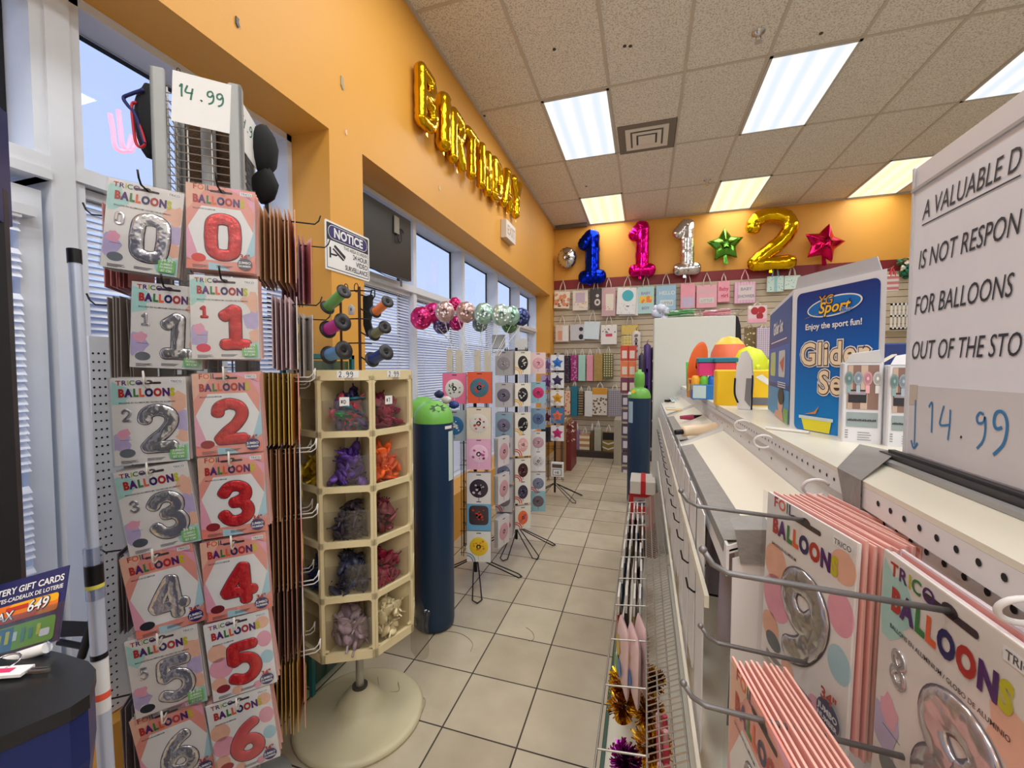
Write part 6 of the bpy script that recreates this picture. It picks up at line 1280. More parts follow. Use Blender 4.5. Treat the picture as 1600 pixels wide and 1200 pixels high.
# red and pink straws standing under the grid
for i in range(7):
    for j in range(2):
        s = MB(); s.cyl((0.045+0.016*j+0.002*i, 0.86+0.05*i, 0.30), (0.045+0.016*j, 0.86+0.05*i, 0.57), 0.007, C(196, 50, 84) if (i+j) % 3 else C(226, 170, 180), 8); s.build('party_horn', label='pink and red party horns standing under the chrome wire grid', cat='party horn', group='party horns under the wire grid')
# tinsel centrepieces on the deck
def tinsel(q, r, cols, label, n=420):
    m_ = [foil('tinsel_%d_%d_%d' % c, c, 0.2, 0.0) for c in cols]; s = MB()
    for k in range(n):
        d = np.random.RandomState(k*7+int(r*1e4)+int(abs(q[1])*1e3)).normal(size=3); d /= np.linalg.norm(d); w = np.cross(d, (0.3, 0.5, 0.8)); w /= np.linalg.norm(w); L = r*random.uniform(0.6, 1.0); tw = np.cross(d, w)*0.004
        a = q+d*r*0.1; b = q+d*L*0.6+tw; c = q+d*L+w*0.006; s.add([a-w*0.0022, a+w*0.0022, b+w*0.0026, b-w*0.0026, c+tw*0.6, c-tw*0.6], [(0, 1, 2, 3), (3, 2, 4, 5)], random.choice(m_))
    o = s.build('tinsel_weight', label=label, cat='tinsel weight')
    f = MB(); f.cyl((q[0], q[1], q[2]-r*0.95), (q[0], q[1], q[2]-r*0.1), r*0.42, m_[0], 14, r*0.2); f.build('weight_base', o)
for (px_, py_, z_, r_, cols, lb) in ((985, 1005, 0.40, 0.055, [(190, 20, 90), (150, 10, 60)], 'dark magenta tinsel weight beside the paper bags'), (975, 1065, 0.36, 0.062, [(222, 170, 30), (196, 140, 20)], 'gold tinsel weight at the aisle edge'), (972, 1100, 0.30, 0.06, [(214, 160, 24), (236, 190, 60)], 'second gold tinsel weight below the first one'), (1012, 1110, 0.32, 0.062, [(224, 170, 34), (190, 130, 20)], 'gold tinsel weight in front of the chrome grid'), (1018, 1165, 0.24, 0.075, [(206, 154, 26), (236, 184, 50)], 'lowest gold tinsel weight cut by the bottom of the photo'), (975, 1185, 0.22, 0.058, [(196, 40, 190), (150, 30, 150)], 'bright purple tinsel weight at the bottom edge by the kick plate'), (1020, 1062, 0.4, 0.05, [(224, 176, 40), (190, 140, 30)], 'small gold tinsel tuft against the wire grid')):
    tinsel(at('z', z_, px_, py_), r_, cols, lb)
# red gift boxes beyond the wire rods
q = at('y', 3.35, 1009, 706)
for i, (z0, z1, c, lb) in enumerate(((0.45, 0.565, (206, 34, 40), 'red boxed set with a grey picture, under the white ribbon box'), (0.3, 0.45, (196, 40, 40), 'lowest red boxed set in the stack beyond the wire rods'))):
    s = MB(); s.bbox((-0.10, 3.22, z0), (0.07, 3.5, z1), C(*c)); o = s.build('boxed_set', label=lb, cat='box'); f = MB(); fr = Fr((-0.10, 3.22, z0), (1, 0, 0), (0, 0, 1)); f.rect(fr, 0.03, 0.02, 0.14, (z1-z0)*0.75, 0.0012, C(170, 150, 150)); f.disc(fr, 0.085, (z1-z0)*0.4, 0.03, 0.02, 0.002, C(90, 90, 100), 12); f.build('picture_print', o)
z1 = at('y', 3.2, 1009, 706)[2]
s = MB(); s.bbox((-0.095, 3.2, 0.566), (0.085, 3.46, 0.66), C(226, 220, 210)); o = s.build('gift_box', label='white box with a red ribbon band on top of the red stack', cat='box'); f = MB(); f.box((-0.02, 3.196, 0.567), (0.015, 3.464, 0.6625), C(206, 40, 48)); f.build('ribbon_band', o)
s = MB(); s.box((-0.12, 3.2, 0.10), (0.09, 3.55, 0.299), C(96, 60, 50)); s.build('carton', label='brown carton under the red boxed sets beyond the wire rods', cat='carton')
# ---- on the gondola cap: far white cabinet with bags on top
mb = MB(); mb.bbox((0.062, 3.36, 0.0), (0.615, 3.66, 1.868), M('melamine_grey_white', (206, 208, 202), 0.4, var=0.02), 0.004); mb.build('white_cabinet', label='tall plain white cabinet standing at the far end of the gondola', cat='cabinet')
mb = MB(); q = at('y', 3.46, 1146, 540); fr = Fr((0.60, 3.46, 1.62), (1, 0, 0), (0, 0, 1)); mb.prism(fr, [(0.02, -0.24), (0.05, -0.22), (0.068, -0.1), (0.07, 0.05), (0.062, 0.18), (0.045, 0.245), (0.02, 0.26)], -0.05, 0.02, BLKW); mb.build('black_case', label='black rounded case leaning at the right side of the white cabinet', cat='case')
def strawbag(px_, py_, y_, L, c, label, tilt, n=16):
    q = at('y', y_, px_, py_); q[2] = 1.872; o = thing('straw_bundle', label, 'straw bundle', tuple(q), tilt)
    for k in range(n):
        s = MB(); dy = random.uniform(-0.03, 0.03); z = 0.004+random.uniform(0.0, 0.05); s.cyl((-L/2+random.uniform(-0.01, 0.01), dy, z), (L/2, dy+random.uniform(-0.01, 0.01), z+random.uniform(-0.004, 0.02)), 0.004, C(*random.choice((c, tint(c, 0.8), tint(c, 1.15))), rough=0.3), 6); s.build('straw', o)
    s = MB(); s.inflate(Fr((0, -0.035, 0.03), (1, 0, 0), (0, 0, 1)), [(-L/2-0.03, -0.026), (L/2+0.05, -0.02), (L/2+0.06, 0.03), (-L/2-0.03, 0.035)], 0.012, CLEARP); s.build('clear_bag', o)
strawbag(1062, 485, 3.45, 0.20, (70, 160, 80), 'clear bag of green straws on top of the white cabinet', 0.12)
strawbag(1120, 481, 3.50, 0.19, (236, 130, 150), 'clear bag of pink straws on top of the white cabinet', 0.05)
s = MB(); q = at('y', 3.45, 1030, 492)
for k in range(9): s.blob(q+np.array((random.uniform(-0.06, 0.05), random.uniform(-0.03, 0.03), random.uniform(-0.06, 0.05))), 0.035, 0.03, 0.03, C(206, 212, 232, 0.2), 0.35, 8, 6)
s.build('crumpled_film', label='crumpled bluish white plastic film hanging over the cabinet corner', cat='plastic film')
q = at('z', 1.242, 1036, 616); q[0] = max(q[0], 0.15); q[1] = min(q[1], 3.2); q[2] = TS(q[0], q[1], 0.004)[2]; s = MB(); s.box((-0.03, -0.01, -0.004), (0.035, 0.02, 0.012), BLKW); s.build('black_clip', loc=tuple(q), label='small black clip at the far corner of the trough', cat='clip')
# ---- toys on the cap
def onc(px_, py_): return at('z', CAPZ, px_, py_)
q = at('y', 2.35, 1083, 588); t = thing('green_toy', 'bright green plastic tumbler at the far left of toys on the cap', 'toy', (q[0], 2.35, CAPZ))
s = MB(); s.lathe([(0.0, 0.0), (0.030, 0.0), (0.036, 0.16), (0.032, 0.16), (0.028, 0.005)], (0, 0, 0), C(40, 206, 90, 0.3), 20); s.build('cup', t); s = MB(); s.tube([(0.036, 0, 0.13), (0.06, 0, 0.12), (0.06, 0, 0.06), (0.034, 0, 0.04)], 0.006, C(30, 180, 80), 8, False, True); s.build('handle', t)
q = at('y', 2.05, 1086, 580); t = thing('orange_paddle', 'orange oval paddle standing in a printed yellow box on the cap', 'toy', (q[0]+0.01, 2.05, CAPZ))
s = MB(); s.inflate(Fr((0, 0, 0.15), (0.9, 0.2, 0.1), (0.15, 0, 0.98)), [(0.045*math.cos(a), 0.10*math.sin(a)) for a in [2*PI*k/24 for k in range(24)]], 0.008, C(238, 104, 34)); s.build('blade', t)
s = MB(); s.bbox((-0.04, -0.03, 0.0), (0.06, 0.03, 0.085), C(232, 150, 60)); fr = Fr((-0.04, -0.03, 0), (1, 0, 0), (0, 0, 1)); s.rect(fr, 0.0, 0.03, 0.1, 0.06, 0.001, C(226, 206, 120)); s.text(fr, 'SLIME', 0.03, 0.05, 0.006, 0.002, C(60, 30, 60), 0.03, 'c', 1, 0, 1, 0.09); s.rect(fr, 0.005, 0.064, 0.09, 0.078, 0.001, C(190, 60, 50)); s.build('printed_box', t)
t = thing('splash_ball', 'big orange pink and yellow striped soft ball behind the toy tubs', 'ball', tuple(np.array((at('y', 2.2, 1139, 575)[0], 2.2, CAPZ+0.17)))); t.scale = (0.74, 0.74, 1.0)
s = MB(); s.lathe([(0.001, 0.11), (0.05, 0.10), (0.085, 0.07)], (0, 0, 0), C(240, 196, 60), 30); s.build('yellow_crown', t); s = MB(); s.lathe([(0.085, 0.07), (0.105, 0.035), (0.112, 0.0)], (0, 0, 0), C(240, 120, 80), 30); s.build('orange_band', t); s = MB(); s.lathe([(0.112, 0.0), (0.105, -0.035), (0.085, -0.07), (0.04, -0.12), (0.03, -0.17)], (0, 0, 0), C(222, 50, 130), 30); s.build('pink_base', t)
t = thing('lime_ball', 'lime yellow bumpy toy ball right of the striped soft ball', 'ball', tuple(np.array((at('y', 2.1, 1174, 560)[0], 2.15, CAPZ+0.14))))
s = MB(); s.lathe([(0.001, 0.09), (0.05, 0.07), (0.075, 0.03), (0.08, -0.02), (0.06, -0.08), (0.045, -0.139), (0.0, -0.14)], (0, 0, 0), C(214, 226, 40), 24); s.build('body', t)
s = MB()
for k in range(14): a = random.uniform(PI, 2*PI); s.blob((0.076*math.cos(a), 0.076*math.sin(a), random.uniform(-0.06, 0.05)), 0.012, 0.012, 0.012, C(226, 236, 70), 0.05, 8, 6)
s.build('bumps', t)
for i, (px_, py_, y_, c1, c2, lb) in enumerate(((1098, 590, 1.95, (222, 60, 130), (30, 130, 150), 'pink slime tub with a teal lid, left of the pair'), (1124, 589, 1.93, (236, 90, 90), (30, 120, 146), 'coral slime tub with a teal lid, right of the pair'))):
    q = at('y', y_, px_+8, py_); t = thing('slime_tub', lb, 'tub', (q[0], y_, CAPZ+0.10)); s = MB(); s.bbox((-0.04, -0.03, 0.0), (0.04, 0.03, 0.055), C(*c1, rough=0.25)); s.build('body', t); s = MB(); s.bbox((-0.045, -0.034, 0.055), (0.045, 0.034, 0.074), C(*c2)); s.build('lid', t)
q = at('y', 1.92, 1112, 625); t = thing('counter_box', 'display carton of blue and green toy bottles on the gondola cap', 'carton', (q[0], 1.95, CAPZ))
s = MB(); s.bbox((-0.075, -0.05, 0.0), (0.10, 0.06, 0.062), C(40, 120, 196)); s.build('tray', t)
s = MB(); s.rect(Fr((-0.075, -0.05, 0), (1, 0, 0), (0, 0, 1)), 0.0, 0.005, 0.05, 0.058, 0.001, C(190, 214, 220)); s.build('side_print', t)
for k, c in enumerate(((236, 170, 40), (110, 190, 60), (36, 110, 210), (90, 190, 70), (40, 120, 220))):
    s = MB(); s.lathe([(0.016, 0.04), (0.018, 0.085), (0.012, 0.098), (0.0, 0.1)], (-0.062+0.032*k, -0.02, 0), C(*c, rough=0.3), 14); s.build('bottle_cap', t)
q = at('y', 1.62, 1140, 620); t = thing('yellow_box', 'yellow toy box with a white stripe standing behind the white boomerang', 'box', (at('y', 1.62, 1165, 620)[0], 1.66, CAPZ))
s = MB(); s.bbox((-0.09, -0.03, 0.0), (0.11, 0.04, 0.125), C(246, 200, 24)); s.build('carton', t); s = MB(); s.poly(Fr((0, -0.03, 0), (1, 0, 0), (0, 0, 1)), [(0.03, 0.10), (0.05, 0.11), (0.11, 0.06), (0.11, 0.045)], 0.001, PAPER); s.rect(Fr((0, -0.03, 0), (1, 0, 0), (0, 0, 1)), 0.02, 0.004, 0.11, 0.03, 0.001, C(110, 110, 120)); s.build('stripe_print', t)
s = MB(); s.blob((0.1, 0.0, 0.142), 0.018, 0.02, 0.018, C(40, 130, 210), 0.05, 10, 7); s.build('blue_knob', t)
t = thing('toy_glider', 'white foam glider wing with a black edge leaning on the yellow box', 'toy', (at('y', 1.5, 1160, 610)[0], 1.50, CAPZ))
fr = Fr((0, 0, 0), (0.8, -0.55, 0), (0.1, 0.1, 0.98)); s = MB(); s.prism(fr, [(-0.012, 0.0), (0.028, 0.0), (0.026, 0.09), (0.014, 0.16), (-0.004, 0.19), (-0.02, 0.185), (-0.03, 0.14), (-0.03, 0.08)], -0.004, 0.006, GW); s.build('wing', t)
s = MB(); s.tube([fr.p(-0.03, 0.10, 0.007), fr.p(-0.026, 0.05, 0.007), fr.p(-0.012, 0.02, 0.007)], 0.003, BLKW, 6, False, True); s.cyl(fr.p(0.024, 0.11, 0.007), fr.p(0.032, 0.0, 0.007), 0.0025, BLKW, 6); s.build('black_edge', t)
s = MB(); s.prism(fr, [(0.008, 0.03), (0.026, 0.01), (0.024, 0.1), (0.006, 0.1)], 0.0065, 0.0085, C(130, 130, 134)); s.build('grey_tab', t)
# ---- blue glider set box
P0 = np.array((0.403, 1.40))*0.77; P1 = np.array((0.515, 1.16))*0.77+np.array((0.0, 0.0)); PS = np.array((0.484, 1.96))*0.77
P2 = P1+(PS-P0)
HB = 1.534-CAPZ+0.0; zt = lambda p, px_, py_: float(1.5+ray(px_, py_)[2]*math.hypot(p[0], p[1])/math.hypot(ray(px_, py_)[0], ray(px_, py_)[1]))
GB_T = zt(P0, 1240, 453); GBX = thing('glider_box', 'big blue glider set toy box with a yellow sport logo', 'box', (P0[0], P0[1], CAPZ))
BOXB = M('box_blue', (14, 110, 190), 0.3, var=0.1, scale=4); BOXN = M('box_navy', (24, 44, 130), 0.3); BOXW = M('box_white', (222, 224, 230), 0.35)
HB = GB_T-CAPZ
s = MB(); zf2 = Fr((0, 0, 0), (1, 0, 0), (0, 1, 0)); corners = [(0, 0), tuple(P1-P0), tuple(P2-P0), tuple(PS-P0)]
s.prism(zf2, corners, 0.0, HB, BOXW); s.build('carton', GBX)
u = np.array((*(P1-P0), 0.0)); LB = np.linalg.norm(u); u /= LB; ff = Fr((0, 0, 0), u, (0, 0, 1))
us = np.array((*(P0-PS), 0.0)); LS = np.linalg.norm(us); us /= LS; fs = Fr((*(PS-P0), 0.0), us, (0, 0, 1))
def blue_print(h):                    # the carton's printed blue: navy at the top running to bright blue
    m = M('box_print_blue', (14, 110, 190), 0.3); n = m.node_tree; t_ = n.nodes.new('ShaderNodeTexCoord'); x_ = n.nodes.new('ShaderNodeSeparateXYZ'); n.links.new(t_.outputs['Object'], x_.inputs[0])
    r_ = n.nodes.new('ShaderNodeMapRange'); r_.inputs['From Max'].default_value = h; n.links.new(x_.outputs['Z'], r_.inputs['Value']); c_ = n.nodes.new('ShaderNodeValToRGB'); n.links.new(r_.outputs[0], c_.inputs[0])
    e = c_.color_ramp.elements; e[0].position = 0.1; e[0].color = lin((20, 128, 206))+(1,); e[1].position = 0.97; e[1].color = lin((22, 40, 122))+(1,); e.new(0.6).color = lin((16, 92, 178))+(1,)
    n.links.new(c_.outputs[0], n.nodes['Principled BSDF'].inputs['Base Color']); return m
s = MB(); s.rrect(ff, 0.012, 0.0, LB-0.010, HB-0.012, 0.012, 0.001, blue_print(HB)); s.build('front_print', GBX)
s = MB(); cx = LB*0.50; cz = HB*0.845
s.disc(ff, cx, cz-0.002, LB*0.30, HB*0.065, 0.0022, PAPER, 36, 0.08); s.disc(ff, cx, cz-0.002, LB*0.285, HB*0.056, 0.0026, BOXB, 36, 0.08)
s.text(ff, 'YG', HB*0.085, cx-LB*0.17, cz+HB*0.01, 0.0030, INKK, 0.05, 'l', 1, 0.2); s.text(ff, 'Sport', HB*0.10, cx-LB*0.16, cz-HB*0.045, 0.0032, C(30, 40, 110), 0.075, 'l', 1, 0.25, 1.0, LB*0.46); s.text(ff, 'Sport', HB*0.10, cx-LB*0.16, cz-HB*0.045, 0.0036, C(246, 196, 40), 0.02, 'l', 1, 0.25, 1.0, LB*0.46); s.text(ff, 'YG', HB*0.085, cx-LB*0.17, cz+HB*0.01, 0.0034, C(226, 160, 40), 0.0, 'l', 1, 0.2); s.poly(ff, [(cx-LB*0.34, cz-HB*0.07), (cx-LB*0.1, cz-HB*0.035), (cx-LB*0.28, cz-HB*0.06)], 0.0034, C(246, 196, 40)); s.text(ff, 'Star', HB*0.05, cx+LB*0.08, cz-HB*0.055, 0.0038, C(110, 150, 220), 0.03, 'l', 1, 0.25); s.build('sport_logo', GBX)
s = MB(); s.text(ff, 'Enjoy the sport fun!', HB*0.055, cx-LB*0.01, HB*0.70, 0.0024, PAPER, 0.025, 'c', 1, 0, 1, LB*0.62); s.build('tagline_lettering', GBX)
s = MB()
for t_, x_, z_ in (('Glider', LB*0.13, HB*0.46), ('Set', LB*0.36, HB*0.27)):
    s.text(ff, t_, HB*0.21, x_, z_, 0.0024, PAPER, 0.09, 'l', 1.08, 0.0, 0.86); s.text(ff, t_, HB*0.21, x_, z_, 0.0028, C(96, 66, 50), 0.055, 'l', 1.08, 0.0, 0.86); s.text(ff, t_, HB*0.21, x_, z_, 0.0032, C(240, 222, 190), 0.02, 'l', 1.08, 0.0, 0.86)
s.build('title_lettering', GBX)
s = MB(); s.poly(ff, [(LB*0.16, HB*0.085), (LB*0.52, HB*0.085), (LB*0.50, -0.0 + 0.002), (LB*0.2, 0.002)], 0.0024, C(236, 226, 50)); s.rect(ff, LB*0.13, HB*0.083, LB*0.54, HB*0.105, 0.0028, C(206, 226, 226)); s.poly(ff, [(LB*0.2, HB*0.115), (LB*0.32, HB*0.14), (LB*0.38, HB*0.18), (LB*0.34, HB*0.125)], 0.003, C(206, 140, 70)); s.build('tub_picture', GBX)
s = MB(); s.rect(fs, 0.01, 0.004, LS-0.012, HB-0.01, 0.001, C(30, 70, 150)); s.rect(fs, 0.01, HB*0.3, LS-0.012, HB*0.62, 0.0014, C(20, 100, 190)); s.rect(fs, 0.01, 0.004, LS-0.012, HB*0.26, 0.0014, C(60, 150, 210)); s.build('side_print', GBX)
s = MB(); s.text(fs, 'Glider Set', HB*0.15, LS*0.48, HB*0.74, 0.002, PAPER, 0.03, 'c', 1, 0, 1, LS*0.86); s.rect(fs, LS*0.15, HB*0.665, LS*0.85, HB*0.675, 0.002, PAPER); s.build('side_lettering', GBX)
s = MB()
for x_, c in ((0.28, (190, 210, 140)), (0.68, (206, 212, 214))): s.rrect(fs, LS*(x_-0.13), HB*0.36, LS*(x_+0.13), HB*0.58, 0.012, 0.002, C(*c))
s.poly(fs, [(LS*0.60, HB*0.48), (LS*0.78, HB*0.53), (LS*0.74, HB*0.40)], 0.0026, C(206, 100, 60))
for k in range(3): s.rect(fs, LS*0.52, HB*(0.31-0.018*k), LS*0.84, HB*(0.318-0.018*k), 0.002, PAPER)
s.build('side_picture', GBX)
s = MB(); s.disc(fs, LS*0.66, HB*0.15, LS*0.11, HB*0.09, 0.0024, C(226, 170, 140), 18); s.disc(fs, LS*0.68, HB*0.2, LS*0.12, HB*0.07, 0.0028, C(50, 36, 34), 18); s.poly(fs, [(LS*0.4, 0.004), (LS*0.8, 0.004), (LS*0.76, HB*0.08), (LS*0.5, HB*0.07)], 0.0026, C(222, 160, 130)); s.rect(fs, LS*0.78, 0.004, LS*0.95, HB*0.12, 0.0022, C(120, 170, 80)); s.build('child_picture', GBX)
s = MB(); e = np.array((*((PS-P0)*0.03), 0.0)); fl = Fr(e+np.array((0, 0, HB)), u, (us[0]*-0.15, us[1]*-0.15, 0.98)); s.prism(fl, [(0.008, 0.0), (LB-0.004, 0.0), (LB-0.012, 0.028), (0.016, 0.028)], -0.001, 0.001, C(176, 176, 180)); s.build('top_flap', GBX)
# second box behind, navy with part of its title visible
t = thing('glider_box', 'second navy glider box lying slanted behind the fan boxes', 'box', (0.72, 1.45, CAPZ)); s = MB(); s.bbox((-0.10, -0.05, 0.0), (0.2, 0.2, 0.20), C(30, 50, 110)); s.build('carton', t)
s = MB(); frb = Fr((-0.10, -0.05, 0), (1, 0, 0), (0, 0, 1)); s.text(frb, 'Glider', 0.07, 0.012, 0.10, 0.001, INKK, 0.09, 'l', 1.0); s.text(frb, 'Glider', 0.07, 0.012, 0.10, 0.002, C(214, 196, 150), 0.02, 'l', 1.0); s.build('title_lettering', t)
# ---- two small fan boxes
def fanbox(px0, px1, py0, py1, y_, label, rz, lean):
    a = at('y', y_, px0, py1); b = at('y', y_, px1, py1); t_ = at('y', y_, px0, py0); w = (b[0]-a[0]); h = t_[2]-CAPZ
    o = thing('fan_box', label, 'box', (a[0], y_, CAPZ), rz); fr = FRONT
    s = MB(); s.bbox((0, 0, 0), (w, 0.05, h), BOXW, 0.002); s.build('carton', o)
    s = MB(); s.rect(fr, 0.006, h*0.42, w-0.006, h*0.965, 0.001, C(140, 110, 100)); s.rect(fr, w*0.12, h*0.42, w*0.25, h*0.96, 0.0013, C(196, 170, 154)); s.rect(fr, w*0.45, h*0.42, w*0.62, h*0.96, 0.0013, C(200, 176, 160)); s.rect(fr, 0.006, h*0.20, w-0.006, h*0.38, 0.001, C(150, 164, 168)); s.rect(fr, w*0.14, h*0.50, w*0.60, h*0.66, 0.0016, C(40, 40, 48)); s.rect(fr, w*0.16, h*0.60, w*0.58, h*0.64, 0.002, C(160, 150, 160)); s.build('picture_print', o)
    s = MB()
    for k, c in enumerate(((120, 150, 150), (150, 164, 178), (206, 150, 160), (196, 196, 196))):
        x_ = w*(0.15+0.235*k); s.disc(fr, x_, h*0.80, w*0.115, h*0.085, 0.002, C(*c), 20); s.disc(fr, x_, h*0.80, w*0.085, h*0.062, 0.0024, C(*tint(c, 0.86)), 18); s.disc(fr, x_, h*0.80, w*0.03, h*0.022, 0.0028, C(*tint(c, 1.2)), 12); s.rect(fr, x_-w*0.05, h*0.62, x_+w*0.05, h*0.715, 0.0022, C(*tint(c, 1.15)))
    s.build('fan_pictures', o)
    s = MB()
    for k in range(18): s.rect(fr, w*(0.14+0.04*k), h*0.272, w*(0.165+0.04*k), h*(0.298 if k % 3 else 0.292), 0.002, INKK)
    for k in range(4): s.rect(fr, w*0.08, h*(0.15-0.03*k), w*0.16, h*(0.158-0.03*k), 0.0014, INK); s.rect(fr, w*(0.4), h*(0.13-0.03*k), w*(0.7+0.04*(k % 2)), h*(0.136-0.03*k), 0.0014, INK)
    s.build('lettering', o)
    s = MB(); s.prism(Fr((0, 0, h), (1, 0, 0), (0.0, -0.35*lean, 0.94)), [(0.002, 0), (w-0.002, 0), (w-0.008, 0.022), (0.01, 0.016)], -0.001, 0.001, BOXW); s.prism(Fr((w, 0.0, h), (0, 1, 0), (0.8, 0, 0.6)), [(0.002, 0), (0.048, 0), (0.042, 0.022), (0.008, 0.022)], -0.0008, 0.0008, C(230, 220, 200)); s.build('open_flap', o)
    s = MB(); s.disc(Fr((w, 0.025, h*0.4), (0, 1, 0), (0, 0, 1)), 0, 0, 0.008, 0.014, 0.0012, C(120, 80, 60), 14); s.build('side_dot', o)
fanbox(1314, 1372, 566, 702, 0.90, 'small white desk fan box in front of the blue box, left one', -0.25, 1)
fanbox(1384, 1440, 570, 712, 0.87, 'second white desk fan box, tucked beside the notice board', -0.15, -1)
# ---- the big notice board with price paper
SX = 0.347; nb = thing('notice_board', 'large white notice board about balloons standing on the gondola cap', 'notice', (SX, 0.5, CAPZ+0.012))
fn = Fr((SX, 0.72, 0), (0, -1, 0), (0, 0, 1)); OFF = (-SX, -0.5, -CAPZ-0.012)
ZB, ZT = CAPZ+0.016, 1.768; WB = 0.46
s = MB(); s.fbox(fn, 0.0, ZB, -0.004, WB, ZT, 0.0, M('acrylic_white', (222, 224, 232), 0.25, coat=0.3)); s.build('backing_sheet', nb, loc=OFF)
s = MB(); s.fbox(fn, 0.004, ZB, 0.0004, WB, ZT-0.028, 0.0014, M('printed_paper', (226, 228, 236), 0.45)); s.build('paper_sheet', nb, loc=OFF)
s = MB(); s.fbox(fn, 0.0, ZT-0.032, 0.0, WB, ZT-0.028, 0.004, C(170, 172, 176, 0.2)); s.fbox(fn, 0.0, ZB, 0.0015, 0.004, ZT, 0.003, C(206, 208, 212, 0.2)); s.build('clear_edge', nb, loc=OFF)
ital = 0.22
def line(t_, p0, p1, h, sh=ital):
    q0 = at('x', SX, *p0); a = 0.72-q0[1]; q1 = at('x', SX, *p1); wd = (0.72-q1[1])-a; return a, q0[2], wd
TX_ = C(44, 46, 54, 0.5)
s = MB()
for t_, p0, p1, h in (('A VALUABLE D', (1444, 343), (1600, 262), 0.034), ('IS NOT RESPON', (1437, 420), (1600, 372), 0.034), ('FOR BALLOONS', (1431, 491), (1588, 464), 0.034), ('OUT OF THE STO', (1426, 560), (1600, 560), 0.034)):
    a, z_, wd = line(t_, p0, p1, h)
    s.text(fn, t_, h, a, z_-0.001, 0.0022, TX_, 0.0, 'l', 1.0, ital, 1.0, wd)
    if t_[0] == 'A': s.rect(fn, a, z_-0.0085, a+wd, z_-0.0068, 0.0022, TX_)
s.build('lettering', nb, loc=OFF)
p = [at('x', SX, *q) for q in ((1425, 602), (1600, 610))]; a0 = 0.72-p[0][1]; zc = p[0][2]
s = MB(); s.fbox(fn, a0, ZB+0.002, 0.0016, WB, zc, 0.0026, C(206, 204, 208, 0.55)); s.fbox(fn, a0+0.001, zc-0.026, 0.0027, a0+0.018, zc+0.001, 0.003, C(192, 182, 168, 0.4)); s.build('price_paper', nb, loc=OFF)
s = MB()
def st(pts, w, m): s.ribbon(fn, [(0.72-at('x', SX, *q)[1], at('x', SX, *q)[2]) for q in pts], w, 0.0032, m)
st([(1435, 625), (1434, 660), (1433, 695)], 0.0022, PENB); st([(1428, 688), (1432, 700), (1438, 692)], 0.0032, PENB)
st([(1456, 636), (1461, 629), (1461, 650), (1460, 676)], 0.0024, PENB)
st([(1480, 634), (1475, 652), (1474, 664), (1488, 664)], 0.0024, PENB); st([(1490, 640), (1489, 662), (1486, 688)], 0.0024, PENB)
st([(1506, 682), (1508, 684)], 0.003, PENK)
st([(1543, 648), (1537, 645), (1532, 652), (1534, 661), (1542, 660), (1545, 652), (1545, 675), (1541, 690), (1532, 701)], 0.0026, PENB)
st([(1572, 668), (1563, 670), (1559, 660), (1562, 646), (1570, 643), (1577, 650), (1580, 668), (1574, 694), (1558, 711)], 0.0034, PENB)
s.build('handwriting', nb, loc=OFF)
s = MB(); dk = M('dark_rail', (84, 82, 82), 0.4, 0.6)
s.fbox(fn, -0.03, CAPZ+0.0005, -0.03, WB, CAPZ+0.012, 0.016, dk); s.fbox(fn, -0.03, CAPZ+0.0005, 0.018, WB, CAPZ+0.006, 0.03, C(150, 150, 150, 0.35)); s.fbox(fn, -0.02, CAPZ+0.012, 0.002, WB, CAPZ+0.016, 0.010, C(40, 40, 44, 0.4)); s.build('base_rail', nb, loc=OFF)
# ================================================================ LEFT FOREGROUND: LOTTERY KIOSK, POLE, PEGBOARD
KZ = 1.08
KB = M('kiosk_blue', (20, 36, 92), 0.3, var=0.05); KT = M('kiosk_black', (30, 30, 32), 0.35, var=0.15, scale=40)
k1 = at('z', KZ, 0, 1000); k2 = at('z', KZ, 95, 1020); k3 = at('z', KZ, 150, 1046); k4 = at('z', KZ, 140, 1085); k5 = at('z', KZ, 110, 1105); k6 = at('z', KZ, 0, 1152)
pl_ = [(-1.25, k1[1]-0.02), (k2[0], k2[1]), (k2[0]*0.4+k3[0]*0.6+0.006, k2[1]*0.5+k3[1]*0.5+0.004), (k3[0], k3[1]), (k4[0], k4[1]), (k5[0], k5[1]), (k6[0], k6[1]), (-0.72, 0.16), (-1.25, 0.10)]
kz = thing('lottery_kiosk', 'dark blue lottery kiosk with a black top at the left edge', 'kiosk', (-0.95, 0.28, 0)); KO = (0.95, -0.28, 0)
zf3 = Fr((0, 0, 0), (1, 0, 0), (0, 1, 0))
s = MB(); s.prism(zf3, pl_[::-1], KZ-0.018, KZ, KT); s.build('black_top', kz, loc=KO)
def shrink(pts, k): cx = sum(x for x, _ in pts)/len(pts); cy = sum(y for _, y in pts)/len(pts); return [(cx+(x-cx)*k, cy+(y-cy)*k) for x, y in pts]
s = MB(); a = shrink(pl_, 0.985); b = shrink(pl_, 0.93); n = len(a); V = [(x, y, KZ-0.018) for x, y in a]+[(x, y, KZ-0.085) for x, y in a]+[(x, y, KZ-0.15) for x, y in b]
s.add(V, [(i, (i+1) % n, n+(i+1) % n, n+i) for i in range(n)]+[(n+i, n+(i+1) % n, 2*n+(i+1) % n, 2*n+i) for i in range(n)]+[tuple(range(3*n-1, 2*n-1, -1))], KB); s.build('rounded_skirt', kz, loc=KO)
s = MB(); s.prism(zf3, shrink(pl_, 0.72)[::-1], 0.0, KZ-0.15, KB); s.build('pedestal', kz, loc=KO)
pa = dep(0.72, 40, 900); s = MB(); s.bbox((pa[0]-0.42, pa[1]-0.12, KZ), (pa[0]+0.012, pa[1]-0.0, 1.80), KT, 0.01); s.build('black_panel', kz, loc=KO)
pb = dep(0.70, 20, 300); s = MB(); s.bbox((pb[0]-0.42, pb[1]-0.14, 1.735), (pb[0]+0.025, pb[1]+0.0, 1.95), KB, 0.03); s.build('blue_head', kz, loc=KO)
